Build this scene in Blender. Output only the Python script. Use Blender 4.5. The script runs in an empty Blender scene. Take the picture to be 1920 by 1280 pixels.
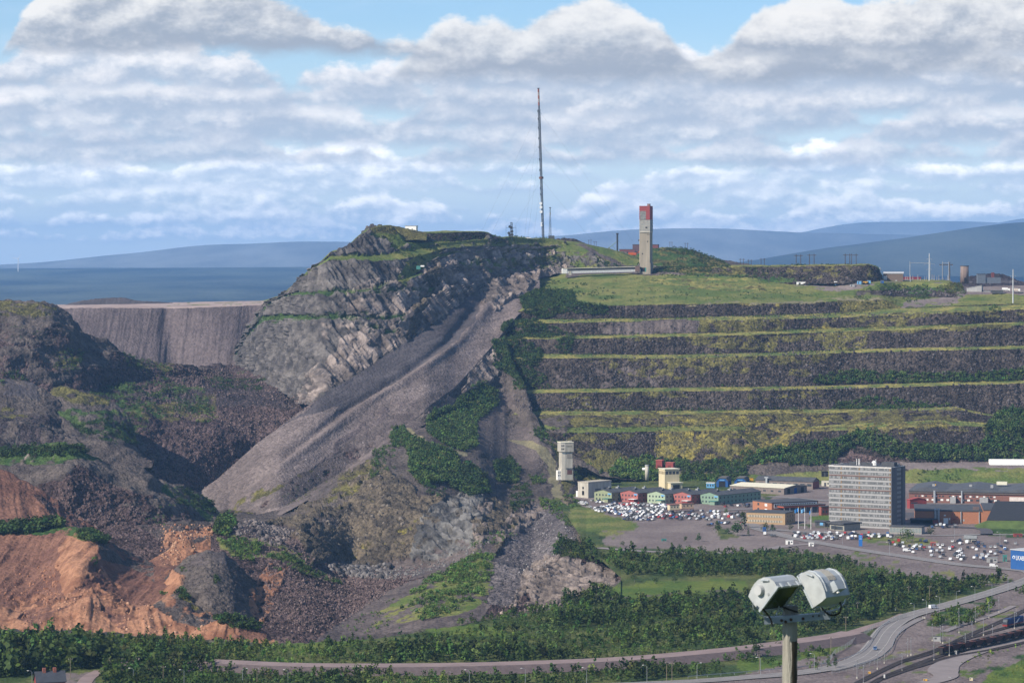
import bpy, bmesh, math, random
import numpy as np
from mathutils import Vector, Matrix
random.seed(7)
RNG = np.random.default_rng(11)
S = bpy.context.scene
COL = S.collection
R = math.radians
# ------------------------------------------------------------------ camera
F, CX, HY, HC = 5600.0, 960.0, 490.0, 196.0      # focal length in photo pixels, centre column, horizon row, eye height
cam = bpy.data.cameras.new("camera"); cam_o = bpy.data.objects.new("camera", cam); COL.objects.link(cam_o)
cam_o.location = (0, 0, HC); cam_o.rotation_euler = (R(90), 0, 0)
cam.lens = 105.0; cam.sensor_width = 36.0; cam.shift_y = -150 / 1920
cam.clip_start = 1.0; cam.clip_end = 60000
cam.dof.use_dof = True; cam.dof.focus_distance = 2300; cam.dof.aperture_fstop = 9.0
S.camera = cam_o
# ------------------------------------------------------------------ light
SUN_DIR = Vector((-0.66, -0.44, 0.58)).normalized()
sun = bpy.data.lights.new("sun", 'SUN'); sun.energy = 5.0; sun.angle = R(0.5); sun.color = (1.0, 0.915, 0.79)
sun_o = bpy.data.objects.new("sun", sun); COL.objects.link(sun_o)
sun_o.rotation_euler = (-SUN_DIR).to_track_quat('-Z', 'Y').to_euler(); sun_o.location = (0, 0, 900)
S.view_settings.view_transform = 'Standard'; S.view_settings.look = 'None'
S.view_settings.exposure = 0.5; S.view_settings.gamma = 1.0
S.cycles.max_bounces = 8; S.cycles.diffuse_bounces = 2; S.cycles.volume_bounces = 3; S.cycles.transparent_max_bounces = 8
S.cycles.use_denoising = True
S.cycles.sample_clamp_indirect = 4.0
# ------------------------------------------------------------------ sky
W = bpy.data.worlds.new("World"); S.world = W; W.use_nodes = True
def build_world():
    nt = W.node_tree; N = nt.nodes; L = nt.links; N.clear()
    def m(op, a, b=None, c=None, clamp=False):
        n = N.new('ShaderNodeMath'); n.operation = op; n.use_clamp = clamp
        for i, v in enumerate((a, b, c)):
            if v is None: continue
            if isinstance(v, (int, float)): n.inputs[i].default_value = v
            else: L.new(v, n.inputs[i])
        return n.outputs[0]
    def mixc(f, a, b):
        n = N.new('ShaderNodeMix'); n.data_type = 'RGBA'
        for i, v in ((0, f), (6, a), (7, b)):
            if isinstance(v, (int, float)): n.inputs[i].default_value = v
            elif isinstance(v, tuple): n.inputs[i].default_value = (*v, 1)
            else: L.new(v, n.inputs[i])
        return n.outputs[2]
    def sstep(x, lo, hi):
        n = N.new('ShaderNodeMapRange'); n.interpolation_type = 'SMOOTHSTEP'
        L.new(x, n.inputs[0])
        for i, v in ((1, lo), (2, hi)):
            if isinstance(v, (int, float)): n.inputs[i].default_value = v
            else: L.new(v, n.inputs[i])
        return n.outputs[0]
    tc = N.new('ShaderNodeTexCoord'); sx = N.new('ShaderNodeSeparateXYZ'); L.new(tc.outputs['Generated'], sx.inputs[0])
    az = m('ARCTAN2', sx.outputs[0], sx.outputs[1]); el = m('ARCSINE', sx.outputs[2])
    sky = N.new('ShaderNodeTexSky'); sky.sky_type = 'NISHITA'; sky.sun_disc = False
    sky.sun_elevation = math.asin(SUN_DIR.z); sky.sun_rotation = math.atan2(SUN_DIR.x, SUN_DIR.y)
    sky.altitude = 600; sky.air_density = 1.0; sky.dust_density = 0.4; sky.ozone_density = 1.6
    # photo-pixel-like angular units: v up from the horizon, u along it
    u = m('MULTIPLY', az, F); v = m('MULTIPLY', el, F)
    def noise(x, y, z, scale, detail, rough=0.55, dim='3D'):
        cv = N.new('ShaderNodeCombineXYZ')
        for i, q in enumerate((x, y, z)):
            if isinstance(q, (int, float)): cv.inputs[i].default_value = q
            else: L.new(q, cv.inputs[i])
        n = N.new('ShaderNodeTexNoise'); n.inputs['Scale'].default_value = scale; n.inputs['Detail'].default_value = detail; n.inputs['Roughness'].default_value = rough
        L.new(cv.outputs[0], n.inputs['Vector']); return n.outputs[0]
    skyc = N.new('ShaderNodeMix'); skyc.data_type = 'RGBA'; skyc.blend_type = 'MULTIPLY'; skyc.inputs[0].default_value = 1
    L.new(sky.outputs[0], skyc.inputs[6]); skyc.inputs[7].default_value = (SKY_TINT[0]*0.1, SKY_TINT[1]*0.1, SKY_TINT[2]*0.1, 1)
    body = mixc(m('MULTIPLY', sstep(el, 0.09, 0.0), 0.85), skyc.outputs[2], (0.60, 0.69, 0.76))
    # a high thin veil
    veil = sstep(noise(m('MULTIPLY', u, 0.0012), m('MULTIPLY', v, 0.006), 2.2, 1.0, 6.0), 0.42, 0.75)
    body = mixc(m('MULTIPLY', veil, 0.35), body, (0.62, 0.70, 0.78))
    for k, (bv, hh, sz, thr, soft, cb, cl, op, blobs) in enumerate(CLOUDS):
        # outline: humps along the layer, billowing on their upper side
        prof = noise(m('DIVIDE', u, sz), k*7.31, 0.5, 1.0, 3.0, 0.55)
        hgt = m('MULTIPLY', m('SUBTRACT', prof, thr), hh/0.22)
        for (bu, bw, bh) in blobs:
            q = m('DIVIDE', m('SUBTRACT', u, bu - CX), bw)
            hgt = m('ADD', hgt, m('MULTIPLY', m('EXPONENT', m('MULTIPLY', m('POWER', m('ABSOLUTE', q), 2.6), -1.0)), bh))
        bil = noise(m('DIVIDE', u, sz*0.42), m('DIVIDE', v, sz*0.26), k*3.7+1.3, 1.0, 7.0, 0.66)
        bw_ = m('MULTIPLY_ADD', m('SUBTRACT', noise(m('DIVIDE', u, sz*0.9), k*2.1, 4.4, 1.0, 4.0), 0.5), hh*0.55, bv)
        up = m('SUBTRACT', v, bw_)                                       # height above the flat base
        top = m('MULTIPLY_ADD', m('SUBTRACT', bil, 0.5), hh*1.5, hgt)
        e_top = sstep(m('SUBTRACT', top, up), 0.0, hh*soft)
        e_bot = sstep(m('MULTIPLY_ADD', m('SUBTRACT', bil, 0.5), hh*0.8, up), -hh*0.10, hh*0.35)
        al = m('MULTIPLY', m('MULTIPLY', e_top, e_bot), op)
        t = m('DIVIDE', up, m('MAXIMUM', m('ADD', hgt, hh*0.2), hh*0.35))
        bil2 = noise(m('DIVIDE', m('SUBTRACT', u, sz*0.05), sz*0.42), m('DIVIDE', m('ADD', v, sz*0.06), sz*0.26), k*3.7+1.3, 1.0, 5.0, 0.60)
        sh = m('MULTIPLY_ADD', m('SUBTRACT', bil, bil2), 2.2, t)
        sh = m('MULTIPLY_ADD', m('SUBTRACT', prof, 0.5), 0.9, sh)
        body = mixc(al, body, mixc(sstep(sh, 0.05, 0.95), cb, cl))
    # overhead, out of the picture: loose broken cloud
    ov = sstep(noise(sx.outputs[0], sx.outputs[1], sx.outputs[2], 3.0, 3.0), 0.48, 0.62)
    over = mixc(m('MULTIPLY', ov, 0.55), skyc.outputs[2], (0.42, 0.45, 0.50))
    b1 = N.new('ShaderNodeBackground'); b1.inputs[1].default_value = 1.0; L.new(body, b1.inputs[0])
    b2 = N.new('ShaderNodeBackground'); b2.inputs[1].default_value = 1.0; L.new(over, b2.inputs[0])
    far = m('ADD', sstep(el, 0.095, 0.15), m('LESS_THAN', el, -0.02), clamp=True)
    mx = N.new('ShaderNodeMixShader'); L.new(far, mx.inputs[0]); L.new(b1.outputs[0], mx.inputs[1]); L.new(b2.outputs[0], mx.inputs[2])
    out = N.new('ShaderNodeOutputWorld'); L.new(mx.outputs[0], out.inputs[0])
SKY_TINT = (0.66, 0.81, 1.0)
# cloud layers from far to near: base above horizon, height, hump size, threshold, softness, base colour, lit colour, opacity, extra masses (u, width, height)
LO_B, LO_L = (0.45, 0.54, 0.65), (1.15, 1.12, 1.08)
MI_B, MI_L = (0.37, 0.425, 0.505), (0.82, 0.79, 0.77)
HI_B, HI_L = (0.30, 0.33, 0.38), (0.74, 0.72, 0.69)
CLOUDS = [
 (34, 44, 170, .31, .35, LO_B, LO_L, .90, []),
 (62, 50, 210, .31, .35, LO_B, LO_L, .90, [(130, 70, 14), (1200, 160, 14)]),
 (88, 56, 240, .31, .35, LO_B, LO_L, .70, [(260, 120, 22)]),
 (118, 60, 280, .31, .32, LO_B, LO_L, .75, [(760, 160, 14)]),
 (146, 64, 320, .29, .32, LO_B, LO_L, .92, [(1480, 120, 34)]),
 (176, 62, 300, .30, .3, MI_B, MI_L, .85, [(120, 160, 20)]),
 (206, 66, 320, .29, .28, MI_B, MI_L, .88, [(560, 120, 26), (1100, 200, 20)]),
 (236, 72, 340, .29, .28, MI_B, MI_L, .92, [(850, 110, 34), (1550, 150, 20)]),
 (268, 78, 340, .30, .28, MI_B, MI_L, .94, [(300, 120, 30), (720, 60, 45), (1080, 90, 25)]),
 (304, 82, 340, .36, .28, MI_B, MI_L, .95, [(150, 200, 50), (930, 120, 60), (1250, 160, 60), (1750, 260, 90), (480, 120, 30)]),
 (330, 84, 480, .58, .26, HI_B, HI_L, .96, [(1180, 160, 140), (1450, 130, 110), (1720, 260, 150), (960, 210, 160)]),
 (378, 76, 420, .66, .26, HI_B, HI_L, .97, [(420, 430, 225), (130, 130, 50), (1480, 190, 150), (1830, 180, 170), (900, 60, -60), (-40, 60, -60)]),
]
build_world()
W.cycles.sampling_method = 'MANUAL'; W.cycles.sample_map_resolution = 1024
# ------------------------------------------------------------------ helpers
def P(px, py, D):
    """world point seen at photo pixel (px, py) at distance D"""
    return Vector(((px - CX) * D / F, D, HC - (py - HY) * D / F))
def dz(py, z=0.0): return (HC - z) * F / (py - HY)
def G(px, py, z=0.0): return P(px, py, dz(py, z))

def _h(ix, iy, iz, seed):
    n = (ix * 374761393 + iy * 668265263 + iz * 2147483647 + seed * 974711) & 0xffffffff
    n = ((n ^ (n >> 13)) * 1274126177) & 0xffffffff
    n = ((n ^ (n >> 16)) * 2246822519) & 0xffffffff
    return ((n ^ (n >> 15)) & 0xffff).astype(np.float32) / 65535.0
def vnoise(x, y, z, seed=0):
    xf, yf, zf = np.floor(x), np.floor(y), np.floor(z)
    ix, iy, iz = xf.astype(np.int64), yf.astype(np.int64), zf.astype(np.int64)
    fx, fy, fz = (x - xf).astype(np.float32), (y - yf).astype(np.float32), (z - zf).astype(np.float32)
    fx, fy, fz = fx*fx*(3-2*fx), fy*fy*(3-2*fy), fz*fz*(3-2*fz)
    def e(a, b, c): return _h(ix + a, iy + b, iz + c, seed)
    x00 = e(0,0,0)*(1-fx) + e(1,0,0)*fx; x10 = e(0,1,0)*(1-fx) + e(1,1,0)*fx
    x01 = e(0,0,1)*(1-fx) + e(1,0,1)*fx; x11 = e(0,1,1)*(1-fx) + e(1,1,1)*fx
    return (x00*(1-fy) + x10*fy)*(1-fz) + (x01*(1-fy) + x11*fy)*fz
def fbm(x, y, z, oct=4, seed=0, rough=0.5, ridged=False):
    s = np.zeros(np.shape(x), np.float32); a = 1.0; t = 0.0; f = 1.0
    for o in range(oct):
        n = vnoise(x*f + o*17.3, y*f + o*5.1, z*f - o*9.7, seed + o)
        if ridged: n = 1 - np.abs(2*n - 1)
        s += a*n; t += a; a *= rough; f *= 2.03
    return s/t
def cells(x, y, z, seed=0):
    """Worley noise: distance to the nearest point and that cell's random value (2 nearest of the 27 cells)"""
    xf, yf, zf = np.floor(x), np.floor(y), np.floor(z)
    ix, iy, iz = xf.astype(np.int64), yf.astype(np.int64), zf.astype(np.int64)
    best = np.full(np.shape(x), 9.0, np.float32); val = np.zeros(np.shape(x), np.float32)
    for a in (-1, 0, 1):
        for b in (-1, 0, 1):
            for c in (-1, 0, 1):
                jx, jy, jz = ix+a, iy+b, iz+c
                dx = jx + _h(jx,jy,jz,seed) - x; dy = jy + _h(jx,jy,jz,seed+1) - y; dzz = jz + _h(jx,jy,jz,seed+2) - z
                d = (dx*dx + dy*dy + dzz*dzz).astype(np.float32)
                k = d < best
                best = np.where(k, d, best); val = np.where(k, _h(jx,jy,jz,seed+3), val)
    return np.sqrt(best), val
def in_poly(x, y, poly):
    r = np.zeros(np.shape(x), bool); n = len(poly)
    for i in range(n):
        x0, y0 = poly[i]; x1, y1 = poly[(i+1) % n]
        if y0 == y1: continue
        c = ((y0 > y) != (y1 > y)) & (x < (x1-x0)*(y-y0)/(y1-y0) + x0)
        r ^= c
    return r
def sst(x, a, b):
    t = np.clip((x-a)/(b-a), 0, 1); return t*t*(3-2*t)

def mesh_obj(name, verts, faces, mat=None, parent=None, smooth=False, link=True):
    me = bpy.data.meshes.new(name)
    v = np.asarray(verts, np.float32).reshape(-1, 3)
    if isinstance(faces, np.ndarray):
        nf, k = faces.shape
        me.vertices.add(len(v)); me.vertices.foreach_set('co', v.ravel())
        me.loops.add(nf*k); me.loops.foreach_set('vertex_index', faces.astype(np.int32).ravel())
        me.polygons.add(nf); me.polygons.foreach_set('loop_start', np.arange(0, nf*k, k, dtype=np.int32))
        if smooth: me.polygons.foreach_set('use_smooth', np.ones(nf, bool))
        me.update(calc_edges=True)
    else:
        me.from_pydata(v.tolist(), [], faces); me.update()
        if smooth:
            for p in me.polygons: p.use_smooth = True
    if mat is not None:
        for q in (mat if isinstance(mat, (list, tuple)) else [mat]): me.materials.append(q)
    o = bpy.data.objects.new(name, me)
    if link: COL.objects.link(o)
    if parent is not None: o.parent = parent
    return o
def tag(o, label=None, cat=None, group=None, kind=None):
    if label: o['label'] = label
    if cat: o['category'] = cat
    if group: o['group'] = group
    if kind: o['kind'] = kind
    return o
def empty(name, loc=(0,0,0), rz=0.0, label=None, cat=None, group=None):
    o = bpy.data.objects.new(name, None); COL.objects.link(o); o.location = loc; o.rotation_euler = (0, 0, rz)
    o.empty_display_size = 0.5
    return tag(o, label, cat, group)

# ---- materials
ALB = 0.94          # the exposure is set for the hazy air; surfaces keep their true tone against it
MATS = {}
def mat(name, col, rough=0.8, metal=0.0, var=0.18, scale=0.6, bump=0.0, streak=False, emit=None, spec=0.3, bscale=None):
    """procedural paint / stone / metal with noise wear"""
    if name in MATS: return MATS[name]
    M = bpy.data.materials.new(name); M.use_nodes = True; nt = M.node_tree; N = nt.nodes; L = nt.links
    b = N['Principled BSDF']; b.inputs['Roughness'].default_value = rough; b.inputs['Metallic'].default_value = metal
    b.inputs['Specular IOR Level'].default_value = spec
    tc = N.new('ShaderNodeTexCoord'); mp = N.new('ShaderNodeMapping'); L.new(tc.outputs['Object'], mp.inputs[0])
    if streak: mp.inputs['Scale'].default_value = (1, 1, 0.12)
    nz = N.new('ShaderNodeTexNoise'); nz.inputs['Scale'].default_value = scale; nz.inputs['Detail'].default_value = 6; nz.inputs['Roughness'].default_value = 0.65
    L.new(mp.outputs[0], nz.inputs['Vector'])
    mr = N.new('ShaderNodeMapRange'); mr.inputs[1].default_value = 0.3; mr.inputs[2].default_value = 0.7
    mr.inputs[3].default_value = 1 - var; mr.inputs[4].default_value = 1 + var; L.new(nz.outputs[0], mr.inputs[0])
    mu = N.new('ShaderNodeMix'); mu.data_type = 'RGBA'; mu.blend_type = 'MULTIPLY'; mu.inputs[0].default_value = 1
    mu.inputs[6].default_value = (*[c_*ALB for c_ in col], 1); L.new(mr.outputs[0], mu.inputs[7]); L.new(mu.outputs[2], b.inputs['Base Color'])
    if bump:
        bp = N.new('ShaderNodeBump'); bp.inputs['Strength'].default_value = bump; bp.inputs['Distance'].default_value = 0.1
        n2 = N.new('ShaderNodeTexNoise'); n2.inputs['Scale'].default_value = bscale or scale*4; n2.inputs['Detail'].default_value = 5
        L.new(mp.outputs[0], n2.inputs['Vector']); L.new(n2.outputs[0], bp.inputs['Height']); L.new(bp.outputs[0], b.inputs['Normal'])
    MATS[name] = M; return M

def terrain_mat(name, grain_scale=0.45, bump=1.0, contrast=0.5):
    M = bpy.data.materials.new(name); M.use_nodes = True; nt = M.node_tree; N = nt.nodes; L = nt.links
    b = N['Principled BSDF']; b.inputs['Roughness'].default_value = 0.95; b.inputs['Specular IOR Level'].default_value = 0.12
    at = N.new('ShaderNodeAttribute'); at.attribute_name = 'Col'
    gr = N.new('ShaderNodeAttribute'); gr.attribute_name = 'grain'
    tc = N.new('ShaderNodeTexCoord')
    v1 = N.new('ShaderNodeTexVoronoi'); v1.inputs['Scale'].default_value = grain_scale; v1.inputs['Randomness'].default_value = 1
    v2 = N.new('ShaderNodeTexVoronoi'); v2.inputs['Scale'].default_value = grain_scale*2.3
    nz = N.new('ShaderNodeTexNoise'); nz.inputs['Scale'].default_value = grain_scale*0.5; nz.inputs['Detail'].default_value = 8; nz.inputs['Roughness'].default_value = 0.75
    for n in (v1, v2, nz): L.new(tc.outputs['Object'], n.inputs['Vector'])
    # stone-to-stone tone, strength by grain
    sp = N.new('ShaderNodeSeparateColor'); L.new(v1.outputs['Color'], sp.inputs[0])
    ad = N.new('ShaderNodeMath'); ad.operation = 'ADD'; L.new(sp.outputs[0], ad.inputs[0]); L.new(nz.outputs[0], ad.inputs[1])
    sb = N.new('ShaderNodeMath'); sb.operation = 'SUBTRACT'; L.new(ad.outputs[0], sb.inputs[0]); sb.inputs[1].default_value = 1.0
    ml = N.new('ShaderNodeMath'); ml.operation = 'MULTIPLY'; L.new(sb.outputs[0], ml.inputs[0]); L.new(gr.outputs['Fac'], ml.inputs[1])
    ma = N.new('ShaderNodeMath'); ma.operation = 'MULTIPLY_ADD'; L.new(ml.outputs[0], ma.inputs[0]); ma.inputs[1].default_value = contrast*2; ma.inputs[2].default_value = 1.0
    mm = N.new('ShaderNodeMath'); mm.operation = 'MAXIMUM'; L.new(ma.outputs[0], mm.inputs[0]); mm.inputs[1].default_value = 0.25
    mu = N.new('ShaderNodeMix'); mu.data_type = 'RGBA'; mu.blend_type = 'MULTIPLY'; mu.inputs[0].default_value = 1
    L.new(at.outputs['Color'], mu.inputs[6]); L.new(mm.outputs[0], mu.inputs[7]); L.new(mu.outputs[2], b.inputs['Base Color'])
    h = N.new('ShaderNodeMath'); h.operation = 'MULTIPLY_ADD'; L.new(v2.outputs['Distance'], h.inputs[0]); h.inputs[1].default_value = -0.5
    h2 = N.new('ShaderNodeMath'); h2.operation = 'MULTIPLY_ADD'; L.new(v1.outputs['Distance'], h2.inputs[0]); h2.inputs[1].default_value = -1.0; L.new(nz.outputs[0], h2.inputs[2])
    L.new(h2.outputs[0], h.inputs[2])
    hm = N.new('ShaderNodeMath'); hm.operation = 'MULTIPLY'; L.new(h.outputs[0], hm.inputs[0]); L.new(gr.outputs['Fac'], hm.inputs[1])
    bp = N.new('ShaderNodeBump'); bp.inputs['Strength'].default_value = bump; bp.inputs['Distance'].default_value = 1.2
    L.new(hm.outputs[0], bp.inputs['Height']); L.new(bp.outputs[0], b.inputs['Normal'])
    return M

# ---- terrain: kinds of ground.  a, b: two albedos mixed by noise; disp: list of (mode, amplitude m, size m); grain: stone grain
KIND = {
 'face':   dict(a=(.035,.028,.025), b=(.070,.056,.049),  disp=[('c',0.9,3.0),('n',1.2,22)], grain=1.5, nsz=24),
 'bench':  dict(a=(.090,.125,.038), b=(.255,.225,.072),    disp=[('n',0.6,6)], grain=0.5, nsz=14),
 'lichen': dict(a=(.215,.180,.045), b=(.095,.085,.042),  disp=[('c',0.6,3.0)], grain=0.9, nsz=6),
 'olive':  dict(a=(.066,.060,.025), b=(.135,.122,.042),  disp=[('c',0.5,3.0),('n',0.8,15)], grain=0.8, nsz=9),
 'mauve':  dict(a=(.085,.068,.066), b=(.12,.098,.092),  disp=[('n',0.6,12)], grain=0.5, nsz=16),
 'grass':  dict(a=(.085,.12,.030),   b=(.17,.17,.055),   disp=[('n',0.8,8)], grain=0.35, nsz=25),
 'meadow': dict(a=(.070,.115,.022),  b=(.12,.15,.03),   disp=[('n',0.4,8)], grain=0.3, nsz=20),
 'shrub':  dict(a=(.030,.065,.018), b=(.065,.10,.028),  disp=[('n',1.6,5)], grain=0.6, nsz=12),
 'scree_d':dict(a=(.066,.058,.063), b=(.092,.081,.086),   disp=[('g',1.3,8),('g',.6,3)], grain=0.4, nsz=40),
 'scree_l':dict(a=(.128,.103,.098), b=(.175,.142,.134), disp=[('g',1.0,9),('g',.5,3)], grain=0.5, nsz=35),
 'bank':   dict(a=(.094,.075,.077), b=(.125,.100,.100), disp=[('g',1.7,7),('g',1.1,3),('n',2,25)], grain=0.4, nsz=40),
 'cliff_d':dict(a=(.056,.051,.052), b=(.130,.117,.110),  disp=[('r',8,40),('r',4,14),('k',3.0,7),('k',1.6,3.4)], grain=0.35, nsz=12),
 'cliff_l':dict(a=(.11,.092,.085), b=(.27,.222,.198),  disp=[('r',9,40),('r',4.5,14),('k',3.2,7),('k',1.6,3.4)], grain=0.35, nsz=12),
 'slab':   dict(a=(.062,.060,.060), b=(.15,.143,.135),  disp=[('r',11,30),('r',6,12),('k',2.6,7)], grain=0.3, nsz=12),
 'rock_br':dict(a=(.06,.050,.040),  b=(.13,.105,.075),  disp=[('r',8,34),('r',4,13),('c',1.8,5)], grain=0.8, nsz=16),
 'rock_pk':dict(a=(.115,.093,.082), b=(.215,.175,.152),  disp=[('r',8,26),('r',4,10),('k',2.2,6)], grain=0.4, nsz=12),
 'rubble': dict(a=(.055,.038,.039), b=(.108,.075,.072),  disp=[('c',1.3,3.8),('n',5.5,34),('c',.8,2.2)], grain=1.2, nsz=26),
 'rubble_d':dict(a=(.036,.029,.033), b=(.066,.052,.055),  disp=[('c',1.3,4.0),('n',5,32)], grain=1.0, nsz=26),
 'dirt_d': dict(a=(.065,.053,.050), b=(.105,.087,.078),  disp=[('g',1.6,8),('n',4,26),('c',0.7,3)], grain=0.6, nsz=22),
 'red_d':  dict(a=(.125,.062,.046),  b=(.19,.098,.068),  disp=[('g',2.4,9),('g',1,4),('n',3,18)], grain=0.45, nsz=18),
 'orange': dict(a=(.190,.088,.052),   b=(.325,.168,.100),    disp=[('g',4.2,12),('g',1.4,4.5),('n',3,16)], grain=0.35, nsz=16),
 'gravel': dict(a=(.155,.125,.12),  b=(.20,.165,.155),  disp=[('n',0.15,9)], grain=0.25, nsz=25),
 'track':  dict(a=(.15,.135,.085),  b=(.21,.185,.11),   disp=[('n',0.3,8)], grain=0.3, nsz=12),
 'pfloor': dict(a=(.30,.23,.21),    b=(.38,.30,.27),    disp=[('n',0.5,20)], grain=0.2, nsz=30),
}
TERR = {}          # name -> dict(px, py, xyz, kindweights)  kept for scattering plants and stones
def smooth1(a, n):
    if n < 2: return a
    k = np.hanning(n+2)[1:-1]; k /= k.sum()
    return np.convolve(np.pad(a, (n//2, n-1-n//2), mode='edge'), k, 'valid')
def loft(name, x0, x1, lines, kinds, paint=(), dx=1.7, step=1.7, sm=9, wob=1.5, fall=None, label=None, back=True, dscale=1.0, mat_=None, seed=0, extra_disp=None):
    """terrain sheet: profile lines from near to far; line = [(px,py,D or slope)], value >200 is a distance, else the slope of the strip below it"""
    nc = int(math.ceil((x1-x0)/dx - 1e-6)) + 1; xs = x0 + (x1-x0)*np.arange(nc)/(nc-1)
    Ys, Ds, Zs = [], [], []
    for i, ln in enumerate(lines):
        a = np.array(sorted(ln), float)
        y = np.interp(xs, a[:,0], a[:,1]); v = np.interp(xs, a[:,0], a[:,2])
        y = smooth1(y, sm); v = smooth1(v, sm*3)
        if wob: y = y + wob*(fbm(xs/60., xs*0+i*3.3+seed, xs*0, 4, seed=seed+i) - 0.5)*2 + wob*.7*(fbm(xs/11., xs*0+i*5.3+seed, xs*0, 3, seed=seed+i+40) - 0.5)*2*(1 if a[0,2] > 200 else 0)
        if a[0,2] > 200: D = v
        else:
            t = v; s1 = (y-HY)/F
            D = (HC - Zs[-1] + t*Ds[-1])/np.maximum(s1 + t, 0.004)
        if i and a[0,2] <= 200: y = np.minimum(y, Ys[-1]); 
        Ys.append(y); Ds.append(D); Zs.append(HC - D*(y-HY)/F)
    if back:
        Ys.append(Ys[-1]); Ds.append(Ds[-1]+70); Zs.append(Zs[-1]-30); kinds = list(kinds) + [kinds[-1]]
    rows = []; kid = []
    for i in range(1, len(Ys)):
        span = np.max(np.abs(Ys[i]-Ys[i-1])); n = max(1, int(math.ceil(span/step)))
        if back and i == len(Ys)-1: n = 4
        n = max(n, min(12, int(np.max(np.abs(Ds[i]-Ds[i-1]))/25)))
        for k in range(n if i < len(Ys)-1 else n+1):
            f = k/n
            rows.append((Ds[i-1]*(1-f)+Ds[i]*f, Zs[i-1]*(1-f)+Zs[i]*f)); kid.append(kinds[i-1])
    D = np.array([r[0] for r in rows], np.float64); Z = np.array([r[1] for r in rows], np.float64)
    nr = len(rows); PX = np.broadcast_to(xs, (nr, nc)).copy(); X = (PX-CX)*D/F
    PY = HY + (HC - Z)*F/D
    # weights of ground kinds
    wn = 7*(fbm(X/30., D/30., Z/12., 4, seed=91)-0.5)*2; wn2 = 7*(fbm(X/30.+40, D/30., Z/12., 4, seed=77)-0.5)*2
    wgt = {}
    for r, k in enumerate(kid): wgt.setdefault(k, np.zeros((nr, nc), np.float32))[r] = 1
    for item in paint:
        poly, k = item[0], item[1]; amt = item[2] if len(item) > 2 else 1.0; rag = item[3] if len(item) > 3 else 1.0
        xx, yy = PX + wn*1.6*rag, PY + wn2*rag
        msk = in_poly(xx, yy, poly).astype(np.float32)
        if amt < 1.0:
            nn = fbm(X/9., D/14., Z/6., 4, seed=int(abs(poly[0][0])) + 5, rough=0.6)
            msk *= sst(nn, 0.5 + (0.5-amt)*0.42 - .04, 0.5 + (0.5-amt)*0.42 + .05)
        for q in wgt: wgt[q] *= (1-msk)
        wgt.setdefault(k, np.zeros((nr, nc), np.float32)); wgt[k] += msk
    # normals of the base sheet
    A = np.stack([X, D, Z], -1)
    du = np.gradient(A, axis=1); dv = np.gradient(A, axis=0)
    Nn = np.cross(du, dv); Nn /= np.maximum(np.linalg.norm(Nn, axis=-1, keepdims=True), 1e-6)
    Nn = np.where(Nn[..., 2:3] < 0, -Nn, Nn)
    if fall is None:
        gx = np.median(Nn[...,0]); gy = np.median(Nn[...,1]); l = math.hypot(gx, gy) or 1; fdir = (gx/l, gy/l)
    else: l = math.hypot(*fall); fdir = (fall[0]/l, fall[1]/l)
    cont = -fdir[1]*X + fdir[0]*D; along = fdir[0]*X + fdir[1]*D
    disp = np.zeros((nr, nc), np.float32); col = np.zeros((nr, nc, 3), np.float32); grain = np.zeros((nr, nc), np.float32)
    cache = {}; tone = None
    for k, w in wgt.items():
        if w.max() <= 0: continue
        q = KIND[k]
        for md, am, sz in q['disp']:
            key = (md, sz)
            if key not in cache:
                if md == 'n': v = fbm(X/sz, D/sz, Z/sz, 4, seed=seed+3)-0.5
                elif md == 'r':
                    # steeply dipping slabs: ridges leaning with height, broken along strike
                    lean = X + 0.55*Z + 0.2*D
                    v = fbm(lean/sz, (D+0.3*X)/(sz*1.6), Z/(sz*2.2), 4, seed=seed+int(sz), ridged=True, rough=0.55)-0.55
                elif md == 'c':
                    d_, c_ = cells(X/sz, D/sz, Z/sz, seed=seed+int(sz*10)); v = (c_-0.5)*1.1 - (d_-0.45)*0.6
                elif md == 'k':
                    lean = X + 0.55*Z + 0.2*D
                    d_, c_ = cells(lean/sz, (D+.3*X)/(sz*1.5), Z/(sz*3.4), seed=seed+int(sz*10)); v = (c_-0.5)*1.25 - (d_-0.45)*0.2
                    tone = tone*(1+.34*(c_-.5)) if tone is not None else 1+.34*(c_-.5)
                elif md == 'g':
                    m_ = fbm(cont/sz + 0.6*(fbm(along/40., cont/40., along*0, 2, seed=seed+8)-.5), along/(sz*13), along*0, 3, seed=seed+int(sz*7), ridged=True)
                    v = m_-0.6
                cache[key] = v
            disp += w*am*cache[key]*dscale
        if k in ('scree_l','scree_d','bank','mauve') and ('g',3) in cache: w = w*(1+.30*cache[('g',3)])
        nz = fbm(X/q['nsz'], D/q['nsz'], Z/(q['nsz']*0.6), 5, seed=seed+hash(k) % 50 if False else seed+len(k)*7, rough=0.6)
        nz = sst(nz, 0.33, 0.67)[..., None]
        col += w[..., None]*(np.array(q['a'], np.float32)*(1-nz) + np.array(q['b'], np.float32)*nz)
        grain += w*q['grain']
    if tone is not None:
        wk = sum(w for k, w in wgt.items() if any(q_[0] == 'k' for q_ in KIND[k]['disp']))[..., None]
        col *= 1 + wk*(tone[..., None]-1)
    if extra_disp is not None: disp += extra_disp(PX, PY, X, D, Z)
    A = A + Nn*disp[..., None]
    idx = np.arange(nr*nc).reshape(nr, nc)
    fc = np.stack([idx[:-1,:-1], idx[:-1,1:], idx[1:,1:], idx[1:,:-1]], -1).reshape(-1, 4)
    o = mesh_obj(name, A, fc, mat_ or MT['terrain'], smooth=False)
    me = o.data
    ca = me.color_attributes.new('Col', 'FLOAT_COLOR', 'POINT')
    cc = np.ones((nr*nc, 4), np.float32); cc[:, :3] = col.reshape(-1, 3)*ALB; ca.data.foreach_set('color', cc.ravel())
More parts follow.
